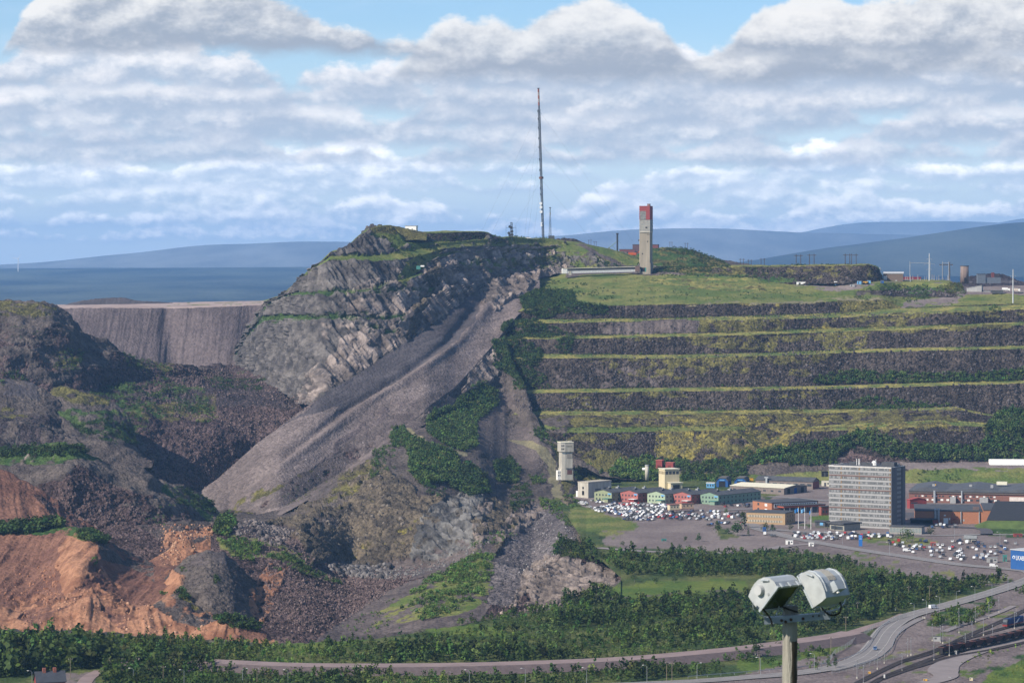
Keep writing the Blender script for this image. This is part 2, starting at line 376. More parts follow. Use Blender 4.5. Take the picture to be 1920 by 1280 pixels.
    ga = me.attributes.new('grain', 'FLOAT', 'POINT'); ga.data.foreach_set('value', grain.ravel())
    tag(o, label, None, None, 'structure')
    nv = Nn.reshape(-1, 3)
    # true area of each sample, for even scattering
    ar = (np.linalg.norm(du, axis=-1)*np.linalg.norm(dv, axis=-1)).ravel()
    TERR.setdefault(name, []).append(dict(px=PX.ravel(), py=PY.ravel(), xyz=A.reshape(-1, 3), area=ar, nrm=nv))
    return o
MT = {'terrain': terrain_mat('broken_ground')}
# ------------------------------------------------------------------ terrain
def L_(*p): return list(p)
def row(xs, ys, ds): return list(zip(xs, ys, ds))

def surf_at(T, x, y, d):
    """distance of an already built sheet where it is seen at pixel (x, y)"""
    X_ = T['xyz']; qx = CX + X_[:,0]*F/X_[:,1]; qy = HY + (HC-X_[:,2])*F/X_[:,1]
    m = (np.abs(qx-x) < 4) & (np.abs(qy-y) < 4)
    return float(np.median(X_[m,1])) if m.sum() > 2 else d
# -- flat plain around the works (z = 0), and the hill the photographer stands on
RIM = [(-400,1178),(0,1181),(200,1190),(400,1205),(500,1208),(560,1207),(600,1203),(700,1195),(800,1182),(900,1163),(1000,1148),(1050,1138),(1100,1122),(1150,1100),(1166,1085)]
def zl(pts, z=0.0): return [(x, y, dz(y, z)) for x, y in pts]
GP = [
 ([(1270,1088),(1400,1085),(1405,1110),(1300,1118),(1140,1128),(1140,1100)],'meadow'),
 ([(1130,1118),(1300,1110),(1420,1105),(1420,1118),(1280,1124),(1140,1130)],'mauve',.5),
 ([(1060,960),(1180,960),(1340,985),(1350,1025),(1200,1030),(1130,1022),(1140,985)],'gravel'),
 ([(1070,945),(1175,968),(1200,985),(1120,1000),(1060,1000)],'grass'),
 ([(1180,975),(1215,975),(1150,1010),(1120,1003)],'grass',.6),
 ([(1060,930),(1420,930),(1500,990),(1400,1010),(1330,985),(1200,985),(1110,955)],'gravel'),
 ([(1300,1010),(1460,1000),(1600,1010),(1640,1035),(1450,1032),(1240,1030)],'gravel'),
 ([(1440,990),(1700,985),(1920,985),(2200,990),(2200,1110),(1850,1080),(1640,1040),(1480,1010)],'gravel'),
 ([(1500,905),(2300,900),(2300,985),(1700,985),(1440,985),(1400,960)],'gravel'),
 ([(1520,965),(1560,965),(1560,978),(1520,980)],'meadow'),
 ([(1610,1000),(1760,1010),(1740,1022),(1640,1022),(1600,1012)],'grass',.8),
 ([(1850,985),(1920,975),(1990,1000),(1960,1012),(1850,1004)],'shrub'),
 ([(-400,1215),(70,1300),(-400,1400)],'shrub'),
 ([(120,1262),(190,1256),(175,1285),(90,1300)],'gravel',.9),([(195,1228),(240,1227),(262,1236),(200,1238)],'gravel',.9),
 ([(560,1205),(700,1195),(620,1222),(520,1215)],'meadow'),
 ([(780,1180),(900,1170),(1010,1190),(960,1192),(840,1190)],'meadow',.8),
 ([(1390,1230),(1470,1240),(1490,1262),(1420,1268),(1380,1250)],'meadow'),
 ([(1500,1222),(1580,1210),(1600,1225),(1580,1250),(1500,1262)],'meadow'),
 ([(1480,1012),(1560,1028),(1700,1050),(1880,1076),(1892,1098),(1800,1094),(1720,1084),(1640,1066),(1560,1050),(1480,1034)],'mauve2'),
 # bare ground round the railway
 ([(1290,1290),(1560,1225),(1660,1180),(1760,1140),(1920,1090),(2300,1040),(2300,1330),(1860,1500),(1200,1500)],'mauve2'),
 ([(1540,1290),(1640,1235),(1760,1185),(1900,1130),(1920,1150),(1800,1215),(1700,1290)],'grass',.2),([(1480,1034),(1640,1066),(1880,1100),(1880,1080),(1560,1030)],'grass',.3),([(1860,1240),(1790,1262),(1700,1300),(1800,1300)],'grass',.25),
 ([(1850,1262),(1920,1238),(2100,1200),(2100,1500),(1700,1500)],'meadow'),
 ([(1740,1160),(1800,1130),(1860,1115),(1870,1125),(1790,1175),(1738,1175)],'shrub',.6),
 ([(1810,1262),(1870,1245),(1920,1225),(2000,1200),(2000,1215),(1880,1265)],'shrub',.35),
]
KIND['mauve2'] = dict(a=(.135,.108,.105), b=(.18,.148,.142), disp=[('n',0.3,12)], grain=0.35, nsz=18)
KIND['plain'] = dict(a=(.040,.066,.020), b=(.11,.12,.04), disp=[('n',0.6,9)], grain=0.4, nsz=20)
xr = [-420, -100, 400, 900, 1100, 1166]
loft('ground', -420, 1164, [zl([(x,1460) for x in xr]), zl(RIM), [(x, y-4, dz(y)+30) for x, y in RIM]], ['plain','dirt_d'], GP, dx=4, step=4, wob=0, sm=5, back=True, label='scrubby plain in front of the mine')
loft('ground', 1164, 2500, [zl([(1100,1460),(2500,1460)]), zl([(1100,1100),(2500,1100)]), zl([(1100,880),(2500,880)])], ['plain','plain'], GP, dx=4, step=3, wob=0, sm=3, back=False, label='flat ground of the industrial area')
loft('ground', 1020, 1164, [zl([(1020,935),(1045,945),(1062,965),(1082,995),(1100,1035),(1130,1052),(1164,1082)]), zl([(1020,905),(1168,905)])], ['plain'], GP, dx=3, step=3, wob=0, sm=3, back=False, label='shelf of the plain beside the pit')
# the near hill under the camera
hv = []; hx = np.linspace(-700, 700, 57); hy = np.array([-60,-20,0,15,35,60,100,160,240,340,450,560,660,760,860,950,1040,1150])
def hill_z(x, y):
    z = np.interp(y, [-60,0,35,100,240,450,660,860,1040,1150],[196,194.3,186,165,133,98,62,26,3,-1])
    return z + 0.0*x
HX, HY_ = np.meshgrid(hx, hy); HZ = hill_z(HX, HY_) + (fbm(HX/40, HY_/40, HX*0, 4)-.5)*np.clip(HY_/60, 0, 3)
ii = np.arange(HX.size).reshape(HX.shape)
near = mesh_obj('hill', np.stack([HX, HY_, HZ], -1), np.stack([ii[:-1,:-1],ii[:-1,1:],ii[1:,1:],ii[1:,:-1]],-1).reshape(-1,4), mat('hill_grass', (.08,.12,.03), rough=.95, var=.4, scale=.15, bump=.5), smooth=True)
tag(near, 'grassy viewpoint hill under the floodlight pole', kind='structure')

# -- right: terraced waste dump.  faces 't' ~ .85, benches ~ .09
X0, X1 = 925, 2250
FT, BT = .9, .125
def tl(pts, t): return [(x, y, t) for x, y in pts]
C_W = 1.6
C = [
 zl([(925,897),(985,900),(1040,905),(1080,905),(1240,903),(1400,903),(1500,903),(1600,903),(1700,908),(1920,908),(2250,908)], -1.0),
 tl([(925,874),(985,880),(1040,888),(1080,886),(1240,878),(1300,880),(1400,876),(1500,868),(1600,868),(1700,880),(1920,884),(2250,884)], .35),
 tl([(925,866),(985,870),(1040,876),(1080,874),(1240,866),(1380,868),(1420,866),(1500,858),(1600,856),(1700,866),(1920,866),(2250,866)], .17),
 # g bench edge
 tl([(925,815),(950,812),(1000,809),(1380,806),(1425,846),(1450,840),(1480,818),(1500,808),(1600,805),(1780,796),(1850,800),(1920,812),(2250,812)], .8),
 tl([(925,809),(1000,803),(1380,800),(1425,836),(1450,828),(1500,800),(1600,793),(1780,786),(1850,792),(1920,806),(2250,806)], .17),
 # f bench
 [(x, y, np.interp(x, [925,985,1060,1400,1480,1600,1700,1790,1860,2250], [2830,2812,2802,2802,2815,2826,2812,2803,2800,2800])) for x, y in [(925,776),(985,776),(1060,776),(1000,776),(1280,775),(1400,774),(1480,773),(1500,773),(1600,771),(1700,768),(1790,766),(1860,779),(1920,786),(2250,790)]],
 tl([(925,770),(1000,770),(1280,769),(1400,768),(1500,767),(1600,765),(1700,763),(1790,762),(1860,777),(1920,784),(2250,788)], BT),
 # e bench
 tl([(925,740),(960,739),(1000,735),(1280,731),(1400,730),(1500,729),(1600,726),(1700,723),(1800,720),(1920,716),(2250,706)], FT),
 tl([(925,735),(960,733),(1000,729),(1280,725.5),(1400,724.5),(1500,723.5),(1600,720.5),(1700,717.5),(1800,714.5),(1920,711),(2250,701)], BT),
 # d bench
 tl([(925,671),(1000,669),(1100,669),(1280,669),(1400,666),(1500,663),(1600,658.5),(1700,656),(1800,653.5),(1920,651),(2250,643)], FT),
 tl([(925,666),(1000,663),(1280,664.5),(1400,661.5),(1500,658.5),(1600,654),(1700,652),(1800,650),(1920,647),(2250,639)], BT),
 # c bench
 tl([(925,637),(1000,634),(1140,632),(1280,628.5),(1400,626),(1500,622),(1600,619),(1700,616),(1800,612),(1920,607),(2250,597)], FT),
 tl([(925,631),(1000,629),(1140,627.5),(1280,624.5),(1400,621.5),(1500,617),(1600,613.5),(1700,611),(1800,607.5),(1920,603),(2250,593)], BT),
 # b bench
 tl([(925,610),(1000,604),(1140,601.5),(1280,599.5),(1400,597.5),(1500,595),(1600,591.5),(1700,588.5),(1800,583.5),(1920,577),(2250,567)], FT),
 tl([(925,604),(1000,598.5),(1140,597),(1280,595),(1400,592),(1500,589),(1590,585),(1640,580),(1700,577),(1800,574),(1920,570),(2250,560)], BT),
 # a plateau edge (ends in a mound at 1690)
 tl([(925,590),(1000,580),(1100,573),(1280,569.5),(1400,568),(1480,569),(1540,566),(1600,562),(1650,560),(1690,575),(1720,575.5),(1800,573),(1920,569),(2250,559)], .75),
 tl([(925,575),(1000,560),(1100,556),(1280,560),(1400,561),(1500,560.5),(1600,558),(1650,557),(1690,569),(1720,570),(1800,567),(1920,563),(2250,555)], .12),
 # plateau rising to the shaft tower and the substation
 tl([(925,550),(980,535),(1050,522),(1180,519),(1280,524),(1380,535),(1480,545),(1540,548),(1600,553),(1650,553),(1700,558),(1800,558),(1920,556),(2250,552)], .13),
 tl([(925,520),(1000,512),(1060,510),(1180,510),(1240,513),(1300,520),(1400,524),(1480,527),(1520,527),(1600,545),(1660,541),(1720,541),(1790,556),(1810,553),(1920,552),(2250,549)], .15),
 tl([(925,515),(1000,508.5),(1060,506.5),(1180,506.5),(1240,508),(1300,515),(1400,520),(1480,522),(1520,522.5),(1580,526),(1630,532),(1680,530),(1720,529),(1780,531),(1812,549),(1920,548),(2250,546)], .30),
 tl([(925,512),(1000,506),(1060,505),(1180,505),(1240,506),(1300,513),(1400,517),(1480,519.5),(1520,520),(1600,523),(1700,524.5),(1780,527),(1812,544),(1870,542),(1920,540),(2250,540)], .05),
 tl([(925,511),(1000,505.5),(1180,504.5),(1240,505.5),(1300,512),(1400,516),(1480,518.5),(1520,519),(1600,521.5),(1700,523),(1780,525),(1812,538),(1870,536),(1920,535),(2250,535)], .05),
]
for i_ in (5, 7, 9, 11, 13): C[i_] = [(x, y+C_W, v_) for x, y, v_ in C[i_]]
CK = ['grass','gravel','face','bench','face','bench','face','bench','face','bench','face','bench','face','bench','face','grass','grass','grass','grass','gravel','gravel']
V, LI, OL, MV, SH, GR, FA = 'shrub','lichen','olive','mauve','shrub','grass','face'
CP = [
 # lower foot strip: thicket and bare banks
 ([(1080,905),(1085,880),(1240,868),(1240,905)],OL,.6),
 ([(1270,865),(1560,862),(1560,884),(1400,890),(1270,890)],'dirt_d'),
 ([(1560,884),(1560,862),(1680,864),(1700,880)],'rubble'),
 ([(1580,862),(1600,846),(1650,858),(1700,880),(1560,880)],'rubble'),
 ([(1700,868),(2250,868),(2250,878),(1700,878)],'gravel'),
 ([(1700,878),(2250,878),(2250,905),(1700,905)],'grass',.8),
 # g face: yellow lichen slides
 ([(1228,805),(1330,805),(1310,862),(1228,862)],LI,.72,.7),([(1240,806),(1300,806),(1300,840),(1232,858)],LI,.8),
 ([(1330,806),(1440,806),(1440,868),(1310,866)],OL,.6),
 ([(1340,806),(1420,806),(1330,866),(1310,866)],LI,.35),([(1400,800),(1500,800),(1430,868),(1380,868)],LI,.45),
 ([(1405,850),(1430,835),(1500,796),(1530,792),(1490,815),(1470,850),(1440,860)],LI,.72,.6),
 ([(1080,812),(1200,815),(1100,850),(1060,868),(1050,830)],OL,.5),([(1080,865),(1120,840),(1165,845),(1190,868),(1080,890)],OL,.9,2),
 ([(1500,808),(1860,795),(1850,812),(1800,806),(1500,820)],OL,.45),
 # g bench + f lower face
 ([(1000,812),(1000,803),(1400,798),(1400,808)],GR),
 ([(1000,803),(950,776),(1800,766),(1800,790),(1500,800),(1400,800)],OL,.55),
 ([(1270,780),(1460,778),(1420,800),(1280,802)],LI,.5),([(1440,800),(1540,777),(1560,785),(1470,815)],LI,.6),
 ([(1500,802),(1620,797),(1790,786),(1830,796),(1800,800),(1600,806),(1500,812)],LI,.62,.6),
 ([(1060,782),(1240,779),(1240,800),(1060,800)],LI,.22),
 ([(930,778),(1080,778),(1060,812),(950,812)],'dirt_d',.6),
 ([(950,792),(1000,786),(1020,796),(1050,803),(1040,806),(1010,800),(990,792)],GR),
 # f face patches
 ([(1060,740),(1180,738),(1150,772),(1060,772)],OL,.35),([(1200,735),(1300,735),(1290,745),(1200,748)],OL,.5),([(1400,732),(1560,730),(1540,745),(1400,748)],OL,.5),
 ([(930,742),(985,738),(945,772),(930,772)],'scree_l'),
 # e face patches
 ([(1100,675),(1420,668),(1400,700),(1250,712),(1160,700)],OL,.45),([(1190,690),(1280,685),(1250,715),(1180,712)],LI,.14),([(1240,672),(1560,666),(1540,680),(1260,690)],OL,.6),
 ([(1040,680),(1180,672),(1240,725),(1040,726)],MV,.25),
 ([(1480,690),(1530,690),(1510,708),(1480,705)],OL,.6),([(1840,655),(1860,655),(1870,690),(1850,700)],LI,.4),
 # d face
 ([(1150,634),(1290,632),(1290,640),(1150,642)],OL,.5),([(1280,630),(1460,627),(1460,660),(1300,650)],OL,.65),
 ([(1460,630),(1630,620),(1625,655),(1540,655),(1535,640),(1460,640)],OL,.75),([(1540,632),(1620,622),(1620,650),(1550,655)],LI,.22),
 ([(1640,620),(1920,607),(1920,616),(1700,625)],OL,.5),
 # c face
 ([(1130,604),(1280,600),(1280,626),(1130,628)],MV,.85),([(1280,600),(1320,599),(1310,625),(1280,627)],MV),([(1310,598),(1480,596),(1470,620),(1310,622)],OL,.7),
 ([(1520,598),(1600,594),(1580,620),(1515,620)],LI,.3),([(1600,594),(1700,588),(1700,612),(1590,618)],OL,.55),([(1700,585),(1920,578),(1920,590),(1700,598)],OL,.35),
 # b face and mound
 ([(1140,592),(1190,573),(1100,573),(1100,580)],LI,.2),([(1445,568),(1465,566),(1452,588),(1446,590)],LI,.6),
 ([(1575,565),(1650,558),(1695,576),(1640,582),(1580,590)],OL,.9),([(1580,568),(1640,566),(1640,582),(1580,588)],LI,.35),([(1390,567),(1480,565),(1440,572),(1380,572)],LI,.5),
 ([(1280,569),(1500,562),(1660,556),(1660,562),(1500,567),(1290,573)],'track',.5),
 # plateau meadow
 ([(1000,560),(1050,520),(1280,518),(1420,530),(1500,548),(1280,562)],GR),([(1180,520),(1400,524),(1500,540),(1400,550),(1250,535)],'bench',.6),
 ([(1240,516),(1440,534),(1480,545),(1300,545)],OL,.25),
 ([(1700,562),(1780,560),(1780,572),(1690,576)],'gravel',.6),([(1740,568),(1790,548),(1812,545),(1812,556),(1790,570)],'gravel'),
 ([(1600,545),(1700,539),(1790,541),(1800,560),(1640,553)],FA),([(1700,535),(1800,535),(1810,558),(1760,545),(1700,548)],SH,.6),([(1590,548),(1660,542),(1660,553),(1600,556)],'dirt_d',.5),
 ([(1480,520),(1660,524),(1640,535),(1560,545),(1480,536)],'gravel',.8),([(1630,525),(1780,523),(1790,545),(1720,536),(1640,540)],GR,.9),
 ([(1812,530),(2250,530),(2250,552),(1812,553)],'gravel'),([(1840,553),(1920,552),(1920,566),(1840,566)],GR),
 ([(1060,505),(1280,505),(1290,512),(1060,516)],'mauve',.9),
]
loft('terrain', X0, X1, C, CK, CP, step=1.5, sm=7, wob=1.2, seed=1, label='terraced waste rock dump with green benches')

# dark flat-topped dumps on the plateau, and the domes behind the shaft tower
loft('terrain', 1225, 1655, [row([1225,1300,1400,1480,1500,1600,1655],[521,527,530,533,533,532,530],[3232,3198,3180,3163,3160,3132,3176]),
    row([1225,1300,1400,1500,1600,1630,1648,1655],[503,502,499,498,497,495,502,520],[3262,3230,3215,3200,3172,3178,3184,3188]),
    row([1225,1300,1400,1500,1600,1630,1648,1655],[500,499.5,497,496,495,493.5,501,520],[3400,3380,3380,3380,3340,3340,3260,3200])], ['face','bench'],
    [([(1225,500),(1400,500),(1400,520),(1225,518)],OL,.75),([(1400,498),(1640,495),(1640,520),(1480,524)],OL,.3),([(1280,512),(1500,520),(1500,530),(1300,525)],SH,.6)], seed=2, label='dark flat dump on the plateau')
loft('terrain', 1190, 1385, [row([1190,1385],[510,510],[3300,3300]), row([1190,1215,1250,1290,1330,1360,1385],[480,466,463,466,480,492,508],[3390,3400,3410,3410,3390,3360,3310])], ['olive'],
    [([(1190,460),(1290,460),(1330,510),(1190,510)],SH,.55)], seed=3, label='rounded overgrown hillock behind the shaft tower')
loft('terrain', 1330, 1430, [row([1330,1430],[508,508],[3900,3900]), row([1330,1365,1400,1430],[488,487,493,503],[3960,3960,3960,3940])], ['dirt_d'], seed=4, label='far bare mound')
loft('terrain', 1800, 2300, [row([1800,1900,2300],[545,550,550],[3600,3600,3600]), row([1800,1820,1850,1866,1880,1905,1925,1960,2300],[521,515,511,511,515,524,530,520,515],[3700,3700,3720,3720,3720,3700,3690,3700,3700])], ['rubble_d'],
    [([(1800,526),(1900,524),(1900,530),(1800,530)],'scree_d')], seed=5, label='dark ore dump at the far end of the plateau')

# -- massif: cliff, summit plateau
E = [
 row([425,440,470,520,560,600,680,760,830,905,960,1010,1060],[700,700,710,726,758,762,708,656,606,548,534,524,514],[3405,3385,3135,2945,2815,2745,2790,2855,2945,3075,3165,3240,3275]),
 tl([(425,680),(450,660),(470,625),(500,600),(540,596),(600,600),(680,600),(760,590),(830,545),(905,520),(960,508),(1010,500),(1060,500)], .80),
 tl([(425,678),(450,656),(470,620),(500,592),(540,590),(600,596),(680,597),(760,586),(830,541),(905,516),(960,505),(1010,497),(1060,497)], .15),
 tl([(425,676),(450,652),(470,612),(500,575),(530,558),(560,552),(600,552),(680,548),(760,525),(830,500),(905,488),(960,484),(1010,482),(1060,480)], .95),
 tl([(425,675),(450,650),(470,610),(500,572),(530,556),(560,547),(600,547),(680,544),(760,521),(830,496),(905,485),(960,481),(1010,479),(1060,477)], .12),
 tl([(425,674),(450,648),(470,608),(500,570),(530,554),(560,527),(580,508),(600,497),(620,485),(680,490),(740,488),(790,478),(830,466),(905,460),(960,458),(1010,460),(1060,464)], .95),
 tl([(425,673),(450,647),(470,607),(500,569),(530,553),(560,526),(580,507),(600,495),(620,480),(680,480),(740,474),(790,466),(830,460),(905,455),(960,452),(1010,455),(1060,460)], .25),
 tl([(425,672),(450,646),(470,606),(500,568),(530,552),(560,525),(580,506),(600,493),(620,474),(650,465),(670,445),(690,431),(710,424),(735,424),(760,455),(800,457),(850,455),(890,450),(930,447),(960,444),(1000,449),(1020,448),(1060,455)], .7),
 tl([(425,671),(450,645),(470,605),(500,567),(530,551),(560,524),(580,505),(600,492),(620,472),(650,463),(670,443),(690,428),(710,423),(735,422),(760,452),(800,454),(850,452),(890,448),(930,445),(960,442),(1000,447),(1020,447),(1060,453)], .10),
]
EK = ['cliff_d','shrub','cliff_d','shrub','cliff_d','grass','cliff_d','grass']
EP = [
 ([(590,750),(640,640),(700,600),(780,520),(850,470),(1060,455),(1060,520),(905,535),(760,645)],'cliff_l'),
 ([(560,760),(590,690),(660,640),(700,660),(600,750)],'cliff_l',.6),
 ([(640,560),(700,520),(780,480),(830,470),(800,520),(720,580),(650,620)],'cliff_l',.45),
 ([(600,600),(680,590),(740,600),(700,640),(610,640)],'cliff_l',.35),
 ([(800,510),(830,500),(832,520),(790,585),(775,600),(780,560)],'rock_br',.7),([(760,600),(785,590),(775,640),(755,640)],'rock_br',.7),
 ([(830,505),(900,500),(880,540),(840,560)],'rock_pk',.6),([(760,560),(800,530),(760,620),(730,640)],'rock_pk',.45),
 # vegetation on the ledges and the green tongue below the summit dump
 ([(735,462),(790,458),(830,470),(800,500),(775,515),(760,540),(745,525),(770,480),(730,470)],GR,.9),
 ([(790,478),(1060,462),(1060,470),(900,470),(800,486)],GR,.8),
 ([(700,425),(760,440),(1060,440),(1060,462),(830,462),(740,464),(700,440)],GR),
 ([(690,424),(740,420),(765,430),(740,440),(700,434)],OL,.8),
 ([(640,545),(830,540),(830,550),(640,556)],SH,.25),([(480,592),(760,588),(760,600),(480,604)],SH,.5),([(560,548),(760,540),(750,552),(560,556)],SH,.45),([(640,600),(760,600),(740,628),(690,625)],SH,.25),
 ([(830,470),(905,448),(1015,448),(1015,464),(905,462)],'cliff_d',.25),([(840,470),(930,455),(930,462),(850,475)],'rock_pk',.5),
 ([(840,488),(1060,480),(1060,506),(900,510),(860,500)],GR,.35),
 ([(930,470),(1060,462),(1060,500),(960,500)],OL,.35),
]
loft('terrain', 425, 1062, E, EK, EP, step=1.5, sm=7, wob=1.5, seed=7, label='grey and pink cliff below the summit')
# summit dump (dark) and the crest shoulder right of it
loft('terrain', 715, 940, [row([715,760,800,850,890,925,940],[442,460,463,462,455,448,446],[3000,3030,3060,3100,3150,3190,3205]), row([715,730,790,850,900,915,928,940],[436,438,437,435,434,436,442,446],[3030,3045,3090,3130,3180,3195,3202,3207]),
   row([715,730,790,850,900,915,928,940],[433,435,434,433,432.5,435,441.5,446],[3150,3170,3220,3260,3300,3270,3230,3215])], ['face','grass'], [([(715,440),(760,434),(790,438),(740,446)],OL,.8)], seed=8, label='dark dump on the summit')
loft('terrain', 680, 800, [row([680,800],[450,450],[3010,3040]), row([680,690,705,735,755,780,800],[440,430,424,422,427,433,436],[3080]*7)], ['olive'], [([(680,421),(720,421),(700,450),(680,450)],'cliff_d',.9)], seed=9, label='grassy summit knob')
loft('terrain', 1000, 1240, [row([1000,1050,1100,1150,1190,1240],[510,508,507,507,506,506],[3285,3285,3285,3285,3285,3285]),
   row([1000,1050,1100,1130,1160,1190,1240],[472,470,470,482,494,503,505],[3310,3315,3320,3312,3302,3294,3292]),
   row([1000,1030,1060,1100,1130,1160,1190,1240],[449,448,455,458,464,473,485,500],[3340,3345,3350,3360,3360,3350,3340,3310]),
   row([1000,1030,1060,1090,1110,1130,1160,1190,1240],[448,447,452,455,460,463,470,478,495],[3380,3400,3430,3440,3450,3460,3470,3480,3480])], ['cliff_d','grass','grass'],
   [([(1000,480),(1060,470),(1130,480),(1160,505),(1000,510)],OL,.45),([(1000,470),(1100,468),(1140,490),(1160,506),(1100,506)],GR,.5),([(1080,455),(1105,458),(1180,505),(1160,500)],'mauve'),([(1000,490),(1040,480),(1100,480),(1060,506),(1000,506)],'rock_br',.5)], seed=10, label='grassy spur with a dirt ramp by the shaft tower')
loft('terrain', 1040, 1100, [row([1040,1100],[458,460],[3440,3440]), row([1040,1050,1075,1090,1100],[449,447,447,452,458],[3470,3470,3470,3460,3450])], ['face'], seed=11, label='low dark heap by the mast')
loft('terrain', 1150, 1300, [row([1150,1300],[510,510],[3600,3600]), row([1150,1180,1240,1300],[478,474,476,485],[3700,3700,3700,3700])], ['mauve'], seed=12, label='yard behind the shaft tower')

# -- middle: floor of the pit, crags, thickets
bx = [395,480,560,650,720,800,860,900,950,1000,1060,1130,1200]
B = [
 row(bx,[1225,1225,1222,1216,1208,1198,1188,1180,1172,1164,1150,1136,1120],[1665,1665,1670,1690,1690,1685,1690,1700,1715,1735,1765,1780,1790]),
 row(bx,[1200,1200,1200,1195,1190,1180,1170,1165,1158,1150,1135,1110,1100],[1690,1690,1690,1725,1725,1710,1715,1730,1745,1760,1785,1800,1815]),
 row(bx,[1100,1110,1110,1120,1125,1120,1110,1100,1100,1090,1052,1077,1060],[1850,1850,1850,1880,1840,1820,1830,1840,1840,1860,1946,1880,1935]),
 row(bx,[985,985,1040,1070,1085,1078,1060,1042,1060,1078,1047,1040,1040],[2050,2050,1990,2090,1950,1920,1940,1965,1930,1890,1975,2005,2005]),
 row(bx,[982,983,1030,1052,1066,1064,1052,1034,1052,1074,1043,1030,1030],[2300,2200,2060,2215,2200,2190,2170,2150,2120,2100,2010,2040,2040]),
 row(bx,[966,970,985,955,985,985,975,975,990,1010,1000,1000,1000],[2480,2420,2230,2330,2260,2235,2245,2240,2240,2240,2165,2165,2165]),
 row(bx,[962,962,950,902,925,928,935,928,950,945,940,940,940],[2510,2500,2450,2430,2335,2335,2365,2410,2430,2440,2448,2455,2455]),
 row(bx,[960,956,928,884,850,842,850,850,885,885,890,905,905],[2530,2530,2560,2600,2540,2530,2570,2590,2594,2598,2610,2650,2650]),
 row([395,480,560,650,720,800,860,900,925,945,962,985,1000,1020,1060,1130,1200],[959,952,925,879,838,795,776,765,757,757,770,790,810,835,860,893,902],[2543,2545,2580,2625,2605,2695,2772,2806,2828,2825,2815,2770,2690,2660,2655,2655,2655]),
 row([395,480,560,650,720,800,850,900,925,945,962,985,1000,1020,1060,1130,1200],[958,948,922,874,828,765,727,668,628,640,690,730,775,810,845,885,900],[2556,2562,2602,2645,2675,2725,2805,2900,2962,2938,2882,2842,2800,2720,2690,2665,2660]),
]
for i_ in range(2, 8):                     # under the shelf of the plain
    r_ = B[i_]; r_[-1] = (r_[-1][0], r_[-1][1], r_[-1][2]*1.04); r_[-2] = (r_[-2][0], r_[-2][1], r_[-2][2]*1.035)
    if i_ < 6: r_[-3] = (r_[-3][0], r_[-3][1], r_[-3][2]*1.012)
CS = TERR['terrain'][0]
for k_, off in ((7, -3), (8, -2)):           # the crags run up against the ends of the terraces
    B[k_] = [(x, y, min(d+22, max(d-60, surf_at(CS, x, y, d)+off)) if 930 <= x <= 1100 else d) for x, y, d in B[k_]]
BK = ['rubble','rubble','rubble','dirt_d','rock_br','rock_br','dirt_d','dirt_d','dirt_d']
